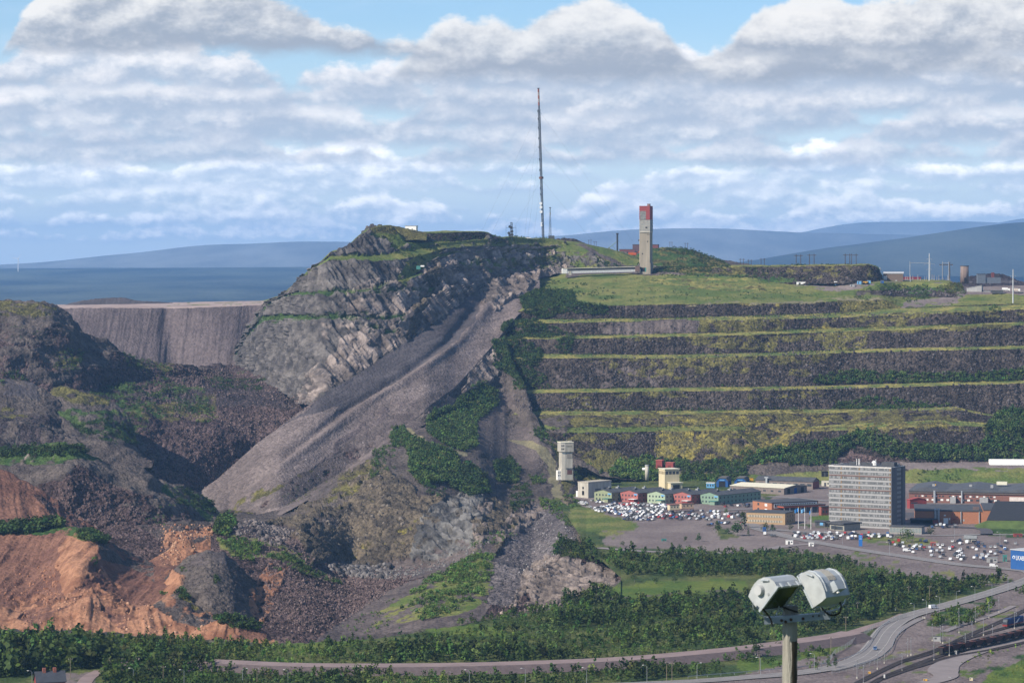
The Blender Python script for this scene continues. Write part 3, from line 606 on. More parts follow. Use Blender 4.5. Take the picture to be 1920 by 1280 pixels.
BP = [
 ([(430,990),(600,905),(700,835),(750,800),(800,765),(850,728),(868,752),(800,800),(720,868),(600,945),(450,1012)],'mauve',.75,2.5),
 ([(395,1200),(395,985),(480,985),(560,1010),(600,1100),(560,1200)],'rubble'),
 ([(455,1180),(470,1110),(500,1060),(540,1060),(520,1110),(480,1190)],'orange',.45),
 ([(400,1000),(470,1000),(560,1030),(640,1090),(600,1090),(520,1050),(420,1040)],'grass',.45),
 ([(395,985),(430,960),(560,900),(600,890),(580,940),(520,985)],'dirt_d'),
 ([(400,990),(460,985),(540,990),(560,1005),(480,1005)],'rubble_d'),
 # fan of fine grey spoil with young birches
 ([(585,1210),(640,1160),(720,1110),(800,1080),(900,1030),(930,1030),(925,1120),(900,1175),(700,1210)],'mauve'),
 ([(690,1175),(740,1120),(800,1090),(905,1040),(925,1060),(915,1120),(860,1160)],'grass',.6,2),
 ([(720,1060),(800,1040),(880,1010),(960,990),(960,1010),(860,1060),(760,1090)],'mauve'),
 # crag
 ([(580,1060),(600,960),(640,890),(700,870),(780,920),(760,1050),(680,1065),(620,1050)],'rock_br'),
 ([(600,950),(650,870),(690,860),(700,890),(640,960)],OL,.6),([(680,1010),(760,980),(790,960),(760,1020),(690,1030)],LI,.2),([(640,935),(720,870),(760,890),(680,960)],LI,.16),([(640,1050),(650,1010),(690,1030),(690,1065)],LI,.2),
 ([(560,960),(620,900),(660,930),(620,1010),(570,1010)],'dirt_d',.6),
 ([(770,1060),(785,985),(810,950),(850,930),(905,930),(915,960),(880,1030),(800,1060)],'slab',.8),
 ([(905,935),(925,940),(900,1030),(880,1040)],'rock_pk',.6),
 # grey talus with white boulders, yellowish outcrop
 ([(915,1130),(925,1060),(950,1000),(1000,945),(1040,935),(1080,965),(1100,1000),(1040,1050),(960,1140)],'talus'),
 ([(925,1010),(950,970),(1000,945),(1030,955),(985,990),(940,1020)],'rock_pk',.6),
 ([(940,990),(980,975),(960,1000)],LI,.3),
 # pink rock wall
 ([(960,1150),(975,1085),(1000,1060),(1040,1045),(1100,1060),(1160,1060),(1150,1100),(1040,1150)],'rock_pk'),
 ([(900,1165),(960,1140),(990,1110),(1010,1140),(940,1160)],'rubble',.7),
 # soil and tracks above
 ([(900,830),(940,800),(1000,800),(1040,850),(1000,880),(930,870)],'mauve'),
 ([(930,870),(1020,880),(1035,940),(930,935),(905,900)],'dirt_d'),
 ([(930,740),(965,735),(945,800),(905,850),(880,830)],'mauve'),
 ([(840,760),(890,720),(940,735),(900,780)],'mauve',.6),
 ([(765,800),(800,825),(850,845),(880,850),(880,856),(840,852),(790,832),(760,806)],'track'),
 ([(945,822),(1000,826),(1030,840),(1043,862),(1040,890),(1050,915),(1062,938),(1040,935),(1028,900),(1022,870),(1010,845),(960,830)],'track'),
 ([(1020,810),(1060,850),(1080,900),(1060,930),(1045,890),(1045,850)],'olive',.8),
 ([(870,740),(885,690),(910,660),(925,700),(900,730)],'cliff_l'),([(900,690),(925,640),(945,640),(940,700),(915,720)],'cliff_l',.8),
 ([(430,965),(600,880),(660,850),(660,862),(600,905),(470,965)],OL,.5),
]
KIND['talus'] = dict(a=(.095,.082,.084), b=(.14,.122,.122), disp=[('c',0.9,3.5),('g',0.8,8)], grain=0.9, nsz=20)
KIND['rock_br']['disp'] = [('r',10,40),('r',5,15),('c',1.8,5)]
loft('terrain', 395, 1200, B, BK, BP, step=1.5, sm=7, wob=2.0, seed=15, label='crags, talus and thickets above the pit floor')

BS = TERR['terrain'][-1]
# -- the two scree chutes
SC = [
 row([365,375,410,430,520,600,650,700,750,800,850,900,970,1010],[955,960,988,1004,970,924,892,854,818,782,744,690,606,574],[2640,2640,2600,2580,2590,2610,2620,2625,2670,2740,2830,2920,3045,3145]),
 row([365,375,410,430,520,600,650,700,750,800,850,900,970,1010],[945,948,975,990,956,910,878,840,804,768,730,676,592,560],[2590,2585,2535,2515,2530,2552,2565,2570,2618,2688,2788,2880,3005,3105]),
 row([365,375,410,480,600,700,760,840,905,960,1010],[925,922,896,833,744,682,641,585,531,516,506],[2612,2608,2625,2662,2722,2800,2862,2965,3080,3170,3250]),
]
for k_, off in ((0, 14), (1, -2.5)):
    SC[k_] = [(x, y, (surf_at(BS, x, y, d)+off) if 440 <= x <= 930 else d) for x, y, d in SC[k_]]
SP = [([(905,528),(870,555),(760,638),(660,705),(600,743),(510,812),(560,806),(640,770),(700,735),(760,700),(830,658),(885,610),(905,565)],'scree_d'),
      ([(365,930),(480,832),(560,780),(640,760),(560,830),(430,930),(400,955)],'scree_l'),
      ([(560,900),(650,815),(740,745),(760,760),(640,855)],'bank',.5),
      ([(440,990),(600,915),(760,800),(850,735),(840,720),(740,775),(600,868),(430,962)],'mauve',.8),([(480,958),(600,905),(720,825),(730,800),(640,850),(520,915)],'rubble',.35),
      ([(905,565),(910,530),(1010,505),(1010,530),(960,560),(925,585)],'cliff_l'),
      ([(430,965),(520,915),(600,880),(600,872),(500,915),(430,955)],OL,.4)]
def sc_disp(PX, PY, X, D, Z):
    # the crease between the two chutes, and the lip where the right one has slumped
    c = np.interp(PY, [560,640,700,760,820,880,940],[905,840,760,660,580,500,430])
    return (-3.0*np.exp(-((PX-c)/12.)**2) + 2.5*np.exp(-((PX-c-22)/14.)**2)).astype(np.float32)
loft('terrain', 365, 1012, SC, ['scree_l','scree_l'], SP, step=1.5, sm=7, wob=1.0, seed=13, fall=(-215,-330), extra_disp=sc_disp, label='grey scree chutes pouring into the pit')

def ridges(PX, PY, X, D, Z):
    # broken ridges and hollows of the collapsed ground
    w = 12*(fbm(X/50., D/60., Z/40., 3, seed=71)-.5)
    a = fbm((X+w+.5*D)/75., (D+w)/150., Z/60., 4, seed=72, ridged=True)-.62
    b = fbm((X+w-.3*D)/30., (D+w)/55., Z/25., 3, seed=73, ridged=True)-.6
    return (17*a + 6*b).astype(np.float32)
# -- left: pit rubble, humps, red earth
loft('terrain', 90, 525, [row([90,160,300,318,430,478,525],[640,660,710,712,715,712,710],[3360,3352,3350,3372,3355,3380,3375]),
   row([90,115,165,210,260,300,313,330,400,450,470,490,525],[578,578.5,577,577,577,577,577,577,575,573,572,571,566],[3440,3440,3432,3432,3437,3445,3458,3444,3436,3445,3456,3452,3460]),
   row([90,525],[571,563],[3900,3900])], ['bank','pfloor'], [([(300,571),(525,565),(525,570),(330,573)],GR,.4)], step=1.3, wob=.4, seed=20, fall=(0,-1), label='fluted waste bank across the pit')
loft('terrain', 115, 340, [row([115,340],[574,574],[3780,3780]), row([115,135,165,185,220,240,262,285,320,340],[574,567,562,560,558,559,564,565,566,573],[3830]*10)], ['scree_d'], seed=21, label='grey heap on the bank')
loft('terrain', 320, 560, [row([320,560],[574,574],[4000,4000]), row([320,400,470,500,520,540,560],[570,569,566,562,555,551,549],[4200]*7)], ['grass'], [([(320,566),(420,566),(420,574),(320,574)],'mauve',.6)], seed=22, label='green rim of the far bank')
loft('terrain', -260, 450, [row([-260,0,130,260,330,450],[790,780,760,722,716,718],[2740,2760,2790,2950,3010,3250]),
   row([-260,0,60,130,200,260,330,450],[690,680,660,668,668,690,700,712],[2790,2800,2830,2880,2930,2990,3040,3262]),
   row([-260,0,40,75,100,140,180,230,280,330,450],[615,612,604,618,612,628,650,665,688,695,708],[2870,2880,2880,2870,2890,2920,2950,2990,3030,3060,3272]),
   row([-260,-80,0,30,60,90,115,140,165,200,240,280,330,450],[575,571,567,565,566,570,578,600,625,640,664,682,690,705],[2970,2970,2970,2970,2970,2970,2990,2975,2970,2985,3015,3050,3080,3285])],
   ['rubble','rubble','dirt_d'], [([(-260,580),(0,572),(115,580),(90,600),(0,600),(-260,600)],OL,.6),([(-260,600),(120,600),(180,660),(60,680),(-260,680)],'dirt_d',.6),([(0,660),(100,650),(160,690),(100,730),(0,700)],'dirt_d',.6),
    ([(95,660),(160,655),(150,690),(100,700)],OL,.45),([(150,630),(210,640),(200,690),(160,690)],'dirt_d',.6),([(230,660),(330,690),(330,700),(240,690)],OL,.45),([(0,570),(90,570),(60,590),(0,590)],OL,.5),([(20,590),(70,590),(40,640),(10,640)],'dirt_d',.5)], seed=23, dscale=1.2, extra_disp=ridges, label='reddish hillside left of the pit')
loft('terrain', 40, 640, [row([40,200,300,400,440,520,640],[1030,1020,1005,985,990,1000,1000],[2400,2430,2460,2500,2540,2560,2560]),
   row([40,200,300,340,380,400,440,520,640],[930,930,915,925,940,948,965,930,880],[2520,2560,2600,2620,2645,2660,2690,2720,2780]),
   row([40,130,270,300,400,480,600,640],[830,830,800,810,815,833,800,760],[2690,2690,2715,2725,2735,2760,2795,2815]),
   row([40,130,270,330,400,480,560,600,640],[760,755,745,750,755,755,762,746,720],[2780,2790,2850,2870,2890,2900,2890,2840,2850]),
   row([40,130,200,260,330,440,480,520,560,600,640],[722,720,690,700,690,690,700,714,742,744,715],[2900,2930,3000,3050,3120,3330,3180,2990,2930,2870,2870])],
   ['rubble','rubble','rubble','rubble_d'], [([(60,930),(230,800),(300,850),(250,950)],'dirt_d',.6),([(130,745),(300,700),(380,740),(400,770),(280,780),(190,770)],SH,.5),([(250,760),(400,745),(410,775),(330,790),(250,790)],OL,.5),
    ([(380,700),(500,710),(480,735),(400,730)],SH,.4),([(80,770),(260,770),(280,800),(240,830),(100,810)],SH,.4),([(365,765),(405,765),(395,790),(370,790)],OL,.5),([(200,690),(440,690),(520,716),(560,745),(440,730),(260,735)],'rubble',.8),([(230,660),(330,680),(320,700),(240,700)],OL,.4)], seed=24, dscale=1.2, extra_disp=ridges, label='boulder field on the floor of the pit')
loft('terrain', -260, 175, [row([-260,0,175],[880,880,870],[2390,2390,2420]), row([-260,0,40,90,130,160,175],[760,760,770,775,800,830,845],[2550,2550,2545,2545,2540,2510,2480]), row([-260,-60,0,30,55,80,100,125,150,175],[730,728,722,718,719,728,738,765,815,868],[2620,2620,2620,2620,2620,2610,2610,2590,2560,2500])], ['dirt_d','dirt_d'], [([(-260,790),(130,780),(160,850),(-260,850)],'rubble_d',.6),([(0,760),(40,765),(60,790),(0,800)],OL,.4),([(0,715),(60,715),(80,740),(0,740)],'scree_d',.7)], seed=25, dscale=1.2, extra_disp=ridges, label='grey conical hump')
loft('terrain', 85, 285, [row([85,285],[885,880],[2400,2420]), row([85,110,150,200,235,285],[780,770,775,785,815,884],[2570,2570,2565,2560,2550,2500]), row([85,100,125,150,180,210,240,258,272,285],[745,728,726,733,742,757,782,815,850,884],[2640,2645,2645,2640,2640,2640,2620,2600,2550,2510])], ['dirt_d','dirt_d'], [([(95,722),(150,728),(215,752),(200,765),(130,748),(95,740)],OL,.8),([(100,760),(260,775),(280,830),(180,830)],SH,.45)], seed=26, dscale=1.2, extra_disp=ridges, label='grassy hump in the pit')
loft('terrain', -260, 425, [row([-260,0,200,300,400,425],[1020,1020,1020,1000,985,985],[2060,2070,2110,2150,2220,2240]),
   row([-260,0,60,130,200,270,330,400,425],[920,925,915,905,925,940,950,968,976],[2170,2170,2165,2150,2175,2190,2215,2260,2270]),
   row([-260,-60,0,40,90,150,180,215,250,290,335,380,405,425],[856,852,846,843,842,841,853,868,872,905,914,935,952,974],[2270,2270,2265,2262,2260,2260,2265,2275,2280,2290,2300,2310,2315,2290])], ['rubble','dirt_d'],
   [([(-260,840),(150,838),(210,865),(160,880),(0,870)],SH,.8),([(35,855),(70,850),(60,880),(38,880)],'rock_pk',.5),([(120,870),(220,860),(240,900),(180,920),(130,900)],'dirt_d'),([(95,940),(140,880),(230,920),(270,960),(200,990),(120,960)],'rubble'),([(300,915),(345,912),(400,945),(400,970),(330,960)],SH,.45),([(220,950),(330,930),(400,980),(280,990)],'dirt_d',.6)], seed=27, dscale=1.2, extra_disp=ridges, label='rubble hump with birches on top')
loft('terrain', -260, 215, [row([-260,0,120,215],[1040,1040,1040,1030],[1985,1985,2000,2050]), row([-260,-60,0,20,60,95,130,165,200,215],[870,875,882,890,912,932,955,975,997,1012],[2120,2120,2115,2112,2105,2100,2095,2090,2080,2070])], ['red_d'], [([(-260,900),(40,900),(100,1000),(-260,1000)],'red_d'),([(60,930),(130,955),(200,1005),(120,1000)],'rubble',.6)], seed=28, extra_disp=lambda *q: .4*ridges(*q), label='dark red slope')
loft('terrain', 195, 470, [row([195,470],[1050,1050],[2010,2010]), row([195,240,300,350,400,430,470],[985,985,980,975,975,970,985],[2100,2100,2110,2110,2120,2120,2100])], ['rubble'], [([(260,985),(400,970),(420,990),(300,1010)],'dirt_d',.7),([(310,1000),(400,985),(380,1020),(310,1050)],'orange',.7)], seed=29, label='low grey ridge behind the red bowls')
loft('terrain', -260, 335, [row([-260,0,60,120,180,230,290,335],[1175,1175,1178,1160,1150,1165,1165,1150],[1735,1735,1738,1738,1735,1730,1722,1715]),
   row([-260,0,50,85,108,125,140,160,180,215,250,285,310,335],[1072,1072,1075,1072,1070,1068,1066,1066,1066,1070,1075,1078,1085,1080],[1900,1900,1905,1895,1870,1835,1812,1815,1838,1870,1885,1872,1840,1840]),
   row([-260,0,50,100,130,160,185,200,230,260,290,310,335],[1030,1030,1026,1020,1018,1020,1024,1030,1045,1055,1063,1068,1066],[1945,1945,1950,1945,1925,1890,1880,1890,1925,1930,1915,1890,1885]),
   row([-260,-60,0,60,115,130,150,180,200,220,250,270,290,310,335],[1000,1000,997,990,985,985,990,1004,1014,1022,1042,1052,1058,1061,1060],[1985,1985,1985,1985,1980,1975,1960,1950,1950,1955,1965,1965,1955,1940,1930])],
   ['red_d','red_d','red_d'], [([(130,1000),(185,1010),(178,1050),(150,1100),(115,1130),(115,1080),(105,1060),(120,1020)],'orange'),([(-260,1000),(100,990),(110,1010),(90,1040),(-260,1030)],'red_d'),([(180,1015),(230,1025),(290,1060),(290,1090),(240,1060),(190,1050)],'dirt_d',.8),  # spur's orange and bowls' darker red carry sun and shade in the colour
    ([(-260,985),(120,982),(190,1008),(200,1020),(110,1000),(-260,1005)],SH,.7),([(160,1080),(190,1060),(240,1120),(200,1130)],'orange',.5),([(0,1120),(110,1120),(60,1148),(0,1148)],'orange',.4)], seed=30, dscale=1.25, label='red earth bowls with a spur coloured as sunlit')
loft('terrain', 280, 345, [row([280,345],[1150,1150],[1800,1800]), row([280,300,320,345],[1100,1080,1065,1060],[1850,1860,1870,1880])], ['orange'], seed=31, label='orange gully')
loft('terrain', 270, 425, [row([270,425],[1090,1090],[1900,1900]), row([270,300,350,425],[1060,1040,1015,1020],[1950,1955,1990,2000]), row([270,300,330,360,395,410,425],[1058,1040,1018,1002,988,985,990],[1990,2000,2010,2020,2040,2050,2050])], ['orange','orange'], [([(330,1015),(425,985),(425,1000),(360,1020)],'dirt_d',.6),([(270,1040),(320,1020),(320,1060),(280,1080)],'red_d',.8)], seed=32, label='orange slope below the ridge')
loft('terrain', 285, 520, [row([285,330,390,440,480,520],[1190,1195,1200,1200,1200,1195],[1720,1700,1690,1690,1705,1740]), row([285,310,345,390,425,455,490,520],[1150,1130,1110,1100,1105,1115,1140,1170],[1800,1775,1755,1750,1755,1775,1800,1810]),
   row([285,300,320,350,390,420,445,470,500,520],[1130,1100,1075,1045,1028,1034,1055,1085,1140,1194],[1850,1850,1850,1855,1860,1865,1865,1860,1850,1840])], ['dirt_d','dirt_d'], [([(285,1130),(310,1090),(330,1070),(345,1080),(320,1120),(300,1150)],'orange'),([(460,1180),(470,1100),(520,1130),(520,1195)],'orange',.5),([(350,1030),(430,1030),(420,1060),(360,1060)],'mauve',.5)], seed=33, dscale=1.5, label='grey dome of spoil')
loft('terrain', -260, 455, [row([-260,0,200,330,455],[1215,1215,1215,1220,1225],[1640,1640,1640,1640,1640]),
   row([-260,0,60,100,143,200,260,330,400,455],[1165,1165,1160,1150,1140,1160,1170,1165,1185,1200],[1690,1690,1690,1690,1690,1690,1680,1685,1675,1665]),
   row([-260,-80,0,40,60,100,143,173,200,233,258,283,310,333,350,367,400,430,455],[1120,1118,1128,1156,1150,1125,1102,1100,1112,1132,1140,1137,1122,1111,1116,1135,1155,1172,1190],[1740,1740,1735,1725,1725,1735,1745,1745,1740,1730,1728,1728,1738,1745,1740,1730,1715,1700,1690])], ['orange','orange'],
   [([(30,1160),(130,1100),(170,1100),(120,1140),(60,1180)],'red_d',.6),([(170,1100),(240,1140),(240,1190),(190,1150)],'red_d',.6),([(280,1140),(333,1108),(370,1135),(430,1170),(400,1190),(330,1160)],'dirt_d',.8),([(320,1112),(345,1110),(420,1165),(400,1165),(350,1130)],LI,.3)], seed=34, dscale=1.2, label='orange earth apron at the edge of the plain')
loft('terrain', 345, 512, [row([345,512],[1225,1225],[1615,1615]), row([345,355,375,400,430,470,495,512],[1205,1196,1180,1165,1161,1170,1182,1200],[1650]*8)], ['orange'], [([(440,1165),(512,1175),(512,1200),(430,1195)],'red_d',.7),([(400,1160),(490,1170),(490,1180),(400,1172)],SH,.4)], seed=35, label='small orange mound with bushes')
# ------------------------------------------------------------------ far plain and fells
def far_mat(nm, ca, cb):
    M = bpy.data.materials.new(nm); M.use_nodes = True; nt = M.node_tree; N = nt.nodes; L = nt.links
    b = N['Principled BSDF']; b.inputs['Roughness'].default_value = 1; b.inputs['Specular IOR Level'].default_value = 0
    tc = N.new('ShaderNodeTexCoord'); mp = N.new('ShaderNodeMapping'); mp.inputs['Scale'].default_value = (1, .35, 1); L.new(tc.outputs['Object'], mp.inputs[0])
    n1 = N.new('ShaderNodeTexNoise'); n1.inputs['Scale'].default_value = 0.0012; n1.inputs['Detail'].default_value = 6; n1.inputs['Roughness'].default_value = .6; L.new(mp.outputs[0], n1.inputs['Vector'])
    n2 = N.new('ShaderNodeTexNoise'); n2.inputs['Scale'].default_value = 0.05; n2.inputs['Detail'].default_value = 4; L.new(mp.outputs[0], n2.inputs['Vector'])
    cr = N.new('ShaderNodeValToRGB'); e = cr.color_ramp.elements
    e[0].position = .38; e[0].color = (*ca,1); e[1].position = .66; e[1].color = (*cb,1)
    q = N.new('ShaderNodeMath'); q.operation = 'MULTIPLY_ADD'; L.new(n2.outputs[0], q.inputs[0]); q.inputs[1].default_value = .35; L.new(n1.outputs[0], q.inputs[2])
    q2 = N.new('ShaderNodeMath'); q2.operation = 'SUBTRACT'; L.new(q.outputs[0], q2.inputs[0]); q2.inputs[1].default_value = .17
    L.new(q2.outputs[0], cr.inputs[0]); L.new(cr.outputs[0], b.inputs['Base Color'])
    return M
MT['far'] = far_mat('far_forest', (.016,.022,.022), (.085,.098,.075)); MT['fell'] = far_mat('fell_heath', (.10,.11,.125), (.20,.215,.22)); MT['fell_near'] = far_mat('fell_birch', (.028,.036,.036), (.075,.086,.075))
def far_sheet(name, pts_rows, x0, x1, label, seed, nx=240, amp=10, sub=14):
    xs = np.linspace(x0, x1, nx); rows = []
    for i in range(len(pts_rows)-1):
        for k in range(sub + (i == len(pts_rows)-2)):
            f = k/sub
            def ev(p):
                a = np.array(p, float); return smooth1(np.interp(xs, a[:,0], a[:,1]), 13), np.interp(xs, a[:,0], a[:,2])
            y0, d0 = ev(pts_rows[i]); y1, d1 = ev(pts_rows[i+1])
            z0 = HC-(y0-HY)/F*d0; z1 = HC-(y1-HY)/F*d1
            D = d0*(1-f)+d1*f; Z = z0*(1-f)+z1*f
            rows.append(np.stack([(xs-CX)*D/F, D, Z], -1))
    A = np.array(rows); A[...,2] += (fbm(A[...,0]/600, A[...,1]/600, A[...,0]*0, 5, seed=seed)-.5)*amp
    n, m = A.shape[:2]; ii = np.arange(n*m).reshape(n, m)
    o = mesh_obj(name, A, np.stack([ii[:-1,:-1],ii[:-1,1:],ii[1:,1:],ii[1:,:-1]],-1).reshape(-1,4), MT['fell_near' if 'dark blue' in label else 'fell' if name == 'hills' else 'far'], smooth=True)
    return tag(o, label, kind='structure')
far_sheet('plain', [[(-900,690,5200),(2900,690,5200)],[(-900,585,12285),(2900,585,12285)],[(-900,562,14647),(500,562,14647),(1300,540,14647),(2900,560,14647)],[(-900,535,17955),(960,532,17955),(2900,530,17955)],[(-900,507,22680),(0,506,22680),(600,501,22680),(1000,500,22680),(2900,500,22680)],[(-900,506,27168),(600,500.5,27168),(2900,499,27168)]], -900, 2900, 'forest plain', 41, amp=12)
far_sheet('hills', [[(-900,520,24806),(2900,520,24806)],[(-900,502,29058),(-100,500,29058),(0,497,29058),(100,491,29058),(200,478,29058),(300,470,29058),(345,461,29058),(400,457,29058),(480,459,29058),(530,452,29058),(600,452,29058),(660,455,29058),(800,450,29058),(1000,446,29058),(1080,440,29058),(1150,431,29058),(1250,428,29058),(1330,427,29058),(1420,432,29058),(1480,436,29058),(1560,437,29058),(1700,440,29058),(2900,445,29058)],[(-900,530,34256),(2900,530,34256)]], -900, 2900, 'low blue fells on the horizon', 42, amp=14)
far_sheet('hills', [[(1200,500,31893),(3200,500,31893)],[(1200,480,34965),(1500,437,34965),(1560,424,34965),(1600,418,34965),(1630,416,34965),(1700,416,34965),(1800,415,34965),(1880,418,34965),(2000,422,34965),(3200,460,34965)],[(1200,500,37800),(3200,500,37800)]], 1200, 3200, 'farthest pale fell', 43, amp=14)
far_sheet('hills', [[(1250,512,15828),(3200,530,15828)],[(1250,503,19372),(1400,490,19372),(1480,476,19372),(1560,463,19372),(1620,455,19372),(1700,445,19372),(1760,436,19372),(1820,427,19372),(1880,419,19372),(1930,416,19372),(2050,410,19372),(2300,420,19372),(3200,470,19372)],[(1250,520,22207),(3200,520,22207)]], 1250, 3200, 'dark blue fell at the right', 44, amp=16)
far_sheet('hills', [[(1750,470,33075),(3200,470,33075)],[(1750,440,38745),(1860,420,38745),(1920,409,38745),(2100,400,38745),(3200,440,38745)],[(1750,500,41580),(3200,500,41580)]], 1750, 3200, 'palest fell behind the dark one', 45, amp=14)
# ------------------------------------------------------------------ air
def haze():
    z0, z1 = -110.0, 690.0; xs = 25000
    v = [(-xs,-400,z0),(xs,-400,z0),(xs,43000,z0),(-xs,43000,z0),(-xs,-400,z1),(xs,-400,z1),(xs,43000,z1),(-xs,43000,z1)]
    f = [(0,3,2,1),(4,5,6,7),(0,1,5,4),(1,2,6,5),(2,3,7,6),(3,0,4,7)]
    M = bpy.data.materials.new('air'); M.use_nodes = True; N = M.node_tree.nodes; N.clear()
    pv = N.new('ShaderNodeVolumePrincipled'); pv.inputs['Color'].default_value = (.30,.57,1.0,1); pv.inputs['Density'].default_value = 3.2e-5; pv.inputs['Anisotropy'].default_value = 0.1
    out = N.new('ShaderNodeOutputMaterial'); M.node_tree.links.new(pv.outputs[0], out.inputs['Volume'])
    o = mesh_obj('haze', v, f, M); tag(o, 'thin blue summer haze over the whole landscape', kind='stuff')
haze()
# ------------------------------------------------------------------ plants and stones
def leaf_mat(name, transl=0.25):
    M = bpy.data.materials.new(name); M.use_nodes = True; nt = M.node_tree; N = nt.nodes; L = nt.links
    b = N['Principled BSDF']; b.inputs['Roughness'].default_value = .8; b.inputs['Specular IOR Level'].default_value = .15
    at = N.new('ShaderNodeAttribute'); at.attribute_name = 'Col'
    tc = N.new('ShaderNodeTexCoord'); nz = N.new('ShaderNodeTexNoise'); nz.inputs['Scale'].default_value = .09; nz.inputs['Detail'].default_value = 5; L.new(tc.outputs['Object'], nz.inputs['Vector'])
    mr = N.new('ShaderNodeMapRange'); mr.inputs[1].default_value = .3; mr.inputs[2].default_value = .7; mr.inputs[3].default_value = .7; mr.inputs[4].default_value = 1.3; L.new(nz.outputs[0], mr.inputs[0])
    mu = N.new('ShaderNodeMix'); mu.data_type = 'RGBA'; mu.blend_type = 'MULTIPLY'; mu.inputs[0].default_value = 1
    L.new(at.outputs['Color'], mu.inputs[6]); L.new(mr.outputs[0], mu.inputs[7]); L.new(mu.outputs[2], b.inputs['Base Color'])
    t = N.new('ShaderNodeBsdfTranslucent'); L.new(mu.outputs[2], t.inputs[0])
    mx = N.new('ShaderNodeMixShader'); mx.inputs[0].default_value = transl; L.new(b.outputs[0], mx.inputs[1]); L.new(t.outputs[0], mx.inputs[2]); L.new(mx.outputs[0], N['Material Output'].inputs[0])
    return M
MT['leaf'] = leaf_mat('birch_leaves')
MT['bark'] = mat('birch_bark', (.22,.20,.17), var=.3, scale=3)
def crown_proto(rng, n, kind='shrub'):
    """unit plant, height 1: leaf quads through an uneven crown; returns verts (n*4,3) and shade of each leaf tuft"""
    cl = []
    if kind == 'shrub':
        for k in range(7):
            a = rng.uniform(0, 6.28); r = rng.uniform(0, .30); cl.append((r*math.cos(a), r*math.sin(a), rng.uniform(.25,.72), rng.uniform(.20,.32)))
        cl.append((0,0,.62,.34)); cl.append((rng.uniform(-.1,.1),rng.uniform(-.1,.1),.84,.18))
    elif kind == 'tree':
        for k in range(10):
            h = rng.uniform(.28,.9); a = rng.uniform(0, 6.28); r = rng.uniform(0,.26)*(1.15-h); cl.append((r*math.cos(a), r*math.sin(a), h, .22*(1.2-h)+.05))
    else:   # spruce
        for k in range(12):
            h = .12+.85*k/12; a = k*2.4; r = .17*(1-h)+.01; cl.append((r*math.cos(a)*.5, r*math.sin(a)*.5, h, r+.03))
    cl = np.array(cl); w = cl[:,3]**2; w /= w.sum()
    j = rng.choice(len(cl), n, p=w)
    d = rng.normal(size=(n,3)); d /= np.linalg.norm(d, axis=1, keepdims=True)
    c = cl[j,:3] + d*cl[j,3:4]*rng.uniform(.55,1.05,(n,1))*np.array([1,1,.8])
    nrm = d*0.7 + rng.normal(size=(n,3))*.45 + np.array([0,0,.35]); nrm /= np.linalg.norm(nrm, axis=1, keepdims=True)
    t = np.cross(nrm, rng.normal(size=(n,3))); t /= np.linalg.norm(t, axis=1, keepdims=True); b = np.cross(nrm, t)
    s = rng.uniform(.65,1.2,(n,1))*(1.75/ math.sqrt(n))*(.30 if kind != 'spruce' else .2)
    q = np.stack([c-t*s-b*s*.7, c+t*s*.8-b*s, c+t*s+b*s*.75, c-t*s*.7+b*s], 1)
    q[...,2] = np.maximum(q[...,2], .02)
    return q.reshape(-1,3), rng.uniform(.78,1.25,n)
PROTO = {}
def proto(kind, n):
    if (kind, n) not in PROTO:
        r = np.random.default_rng(5+n); PROTO[(kind, n)] = [crown_proto(r, n, kind) for _ in range(7)]
    return PROTO[(kind, n)]
def grow(name, pts, hts, tint, label, n=48, kind='shrub', wide=1.0, parent=None):
    """one mass of plants"""
    pts = np.asarray(pts, np.float32); N_ = len(pts)
    if N_ == 0: return None
    rng = np.random.default_rng(N_+3); pr = proto(kind, n)
    vi = rng.integers(0, len(pr), N_); V_, C_ = [], []
    for k in range(len(pr)):
        m = np.nonzero(vi == k)[0]
        if len(m) == 0: continue
        v, sh = pr[k]; a = rng.uniform(0, 6.28, len(m)); ca, sa = np.cos(a)[:,None], np.sin(a)[:,None]
        h = hts[m][:,None]; w = h*wide*rng.uniform(.8,1.25,(len(m),1))
        x = (v[None,:,0]*ca - v[None,:,1]*sa)*w + pts[m,0:1]; y = (v[None,:,0]*sa + v[None,:,1]*ca)*w + pts[m,1:2]; z = v[None,:,2]*h + pts[m,2:3]
        V_.append(np.stack([x,y,z],-1).reshape(-1,3))
        c = tint[m][:,None,:]*np.repeat(sh,4)[None,:,None]
        C_.append(c.reshape(-1,3))
    V_ = np.concatenate(V_); C_ = np.concatenate(C_)
    o = mesh_obj(name, V_, np.arange(len(V_)).reshape(-1,4), MT['leaf'], parent)
    ca = o.data.color_attributes.new('Col', 'FLOAT_COLOR', 'POINT'); cc = np.ones((len(V_),4), np.float32); cc[:,:3] = C_*ALB; ca.data.foreach_set('color', cc.ravel())
    if label: tag(o, label, kind='stuff')
    return o
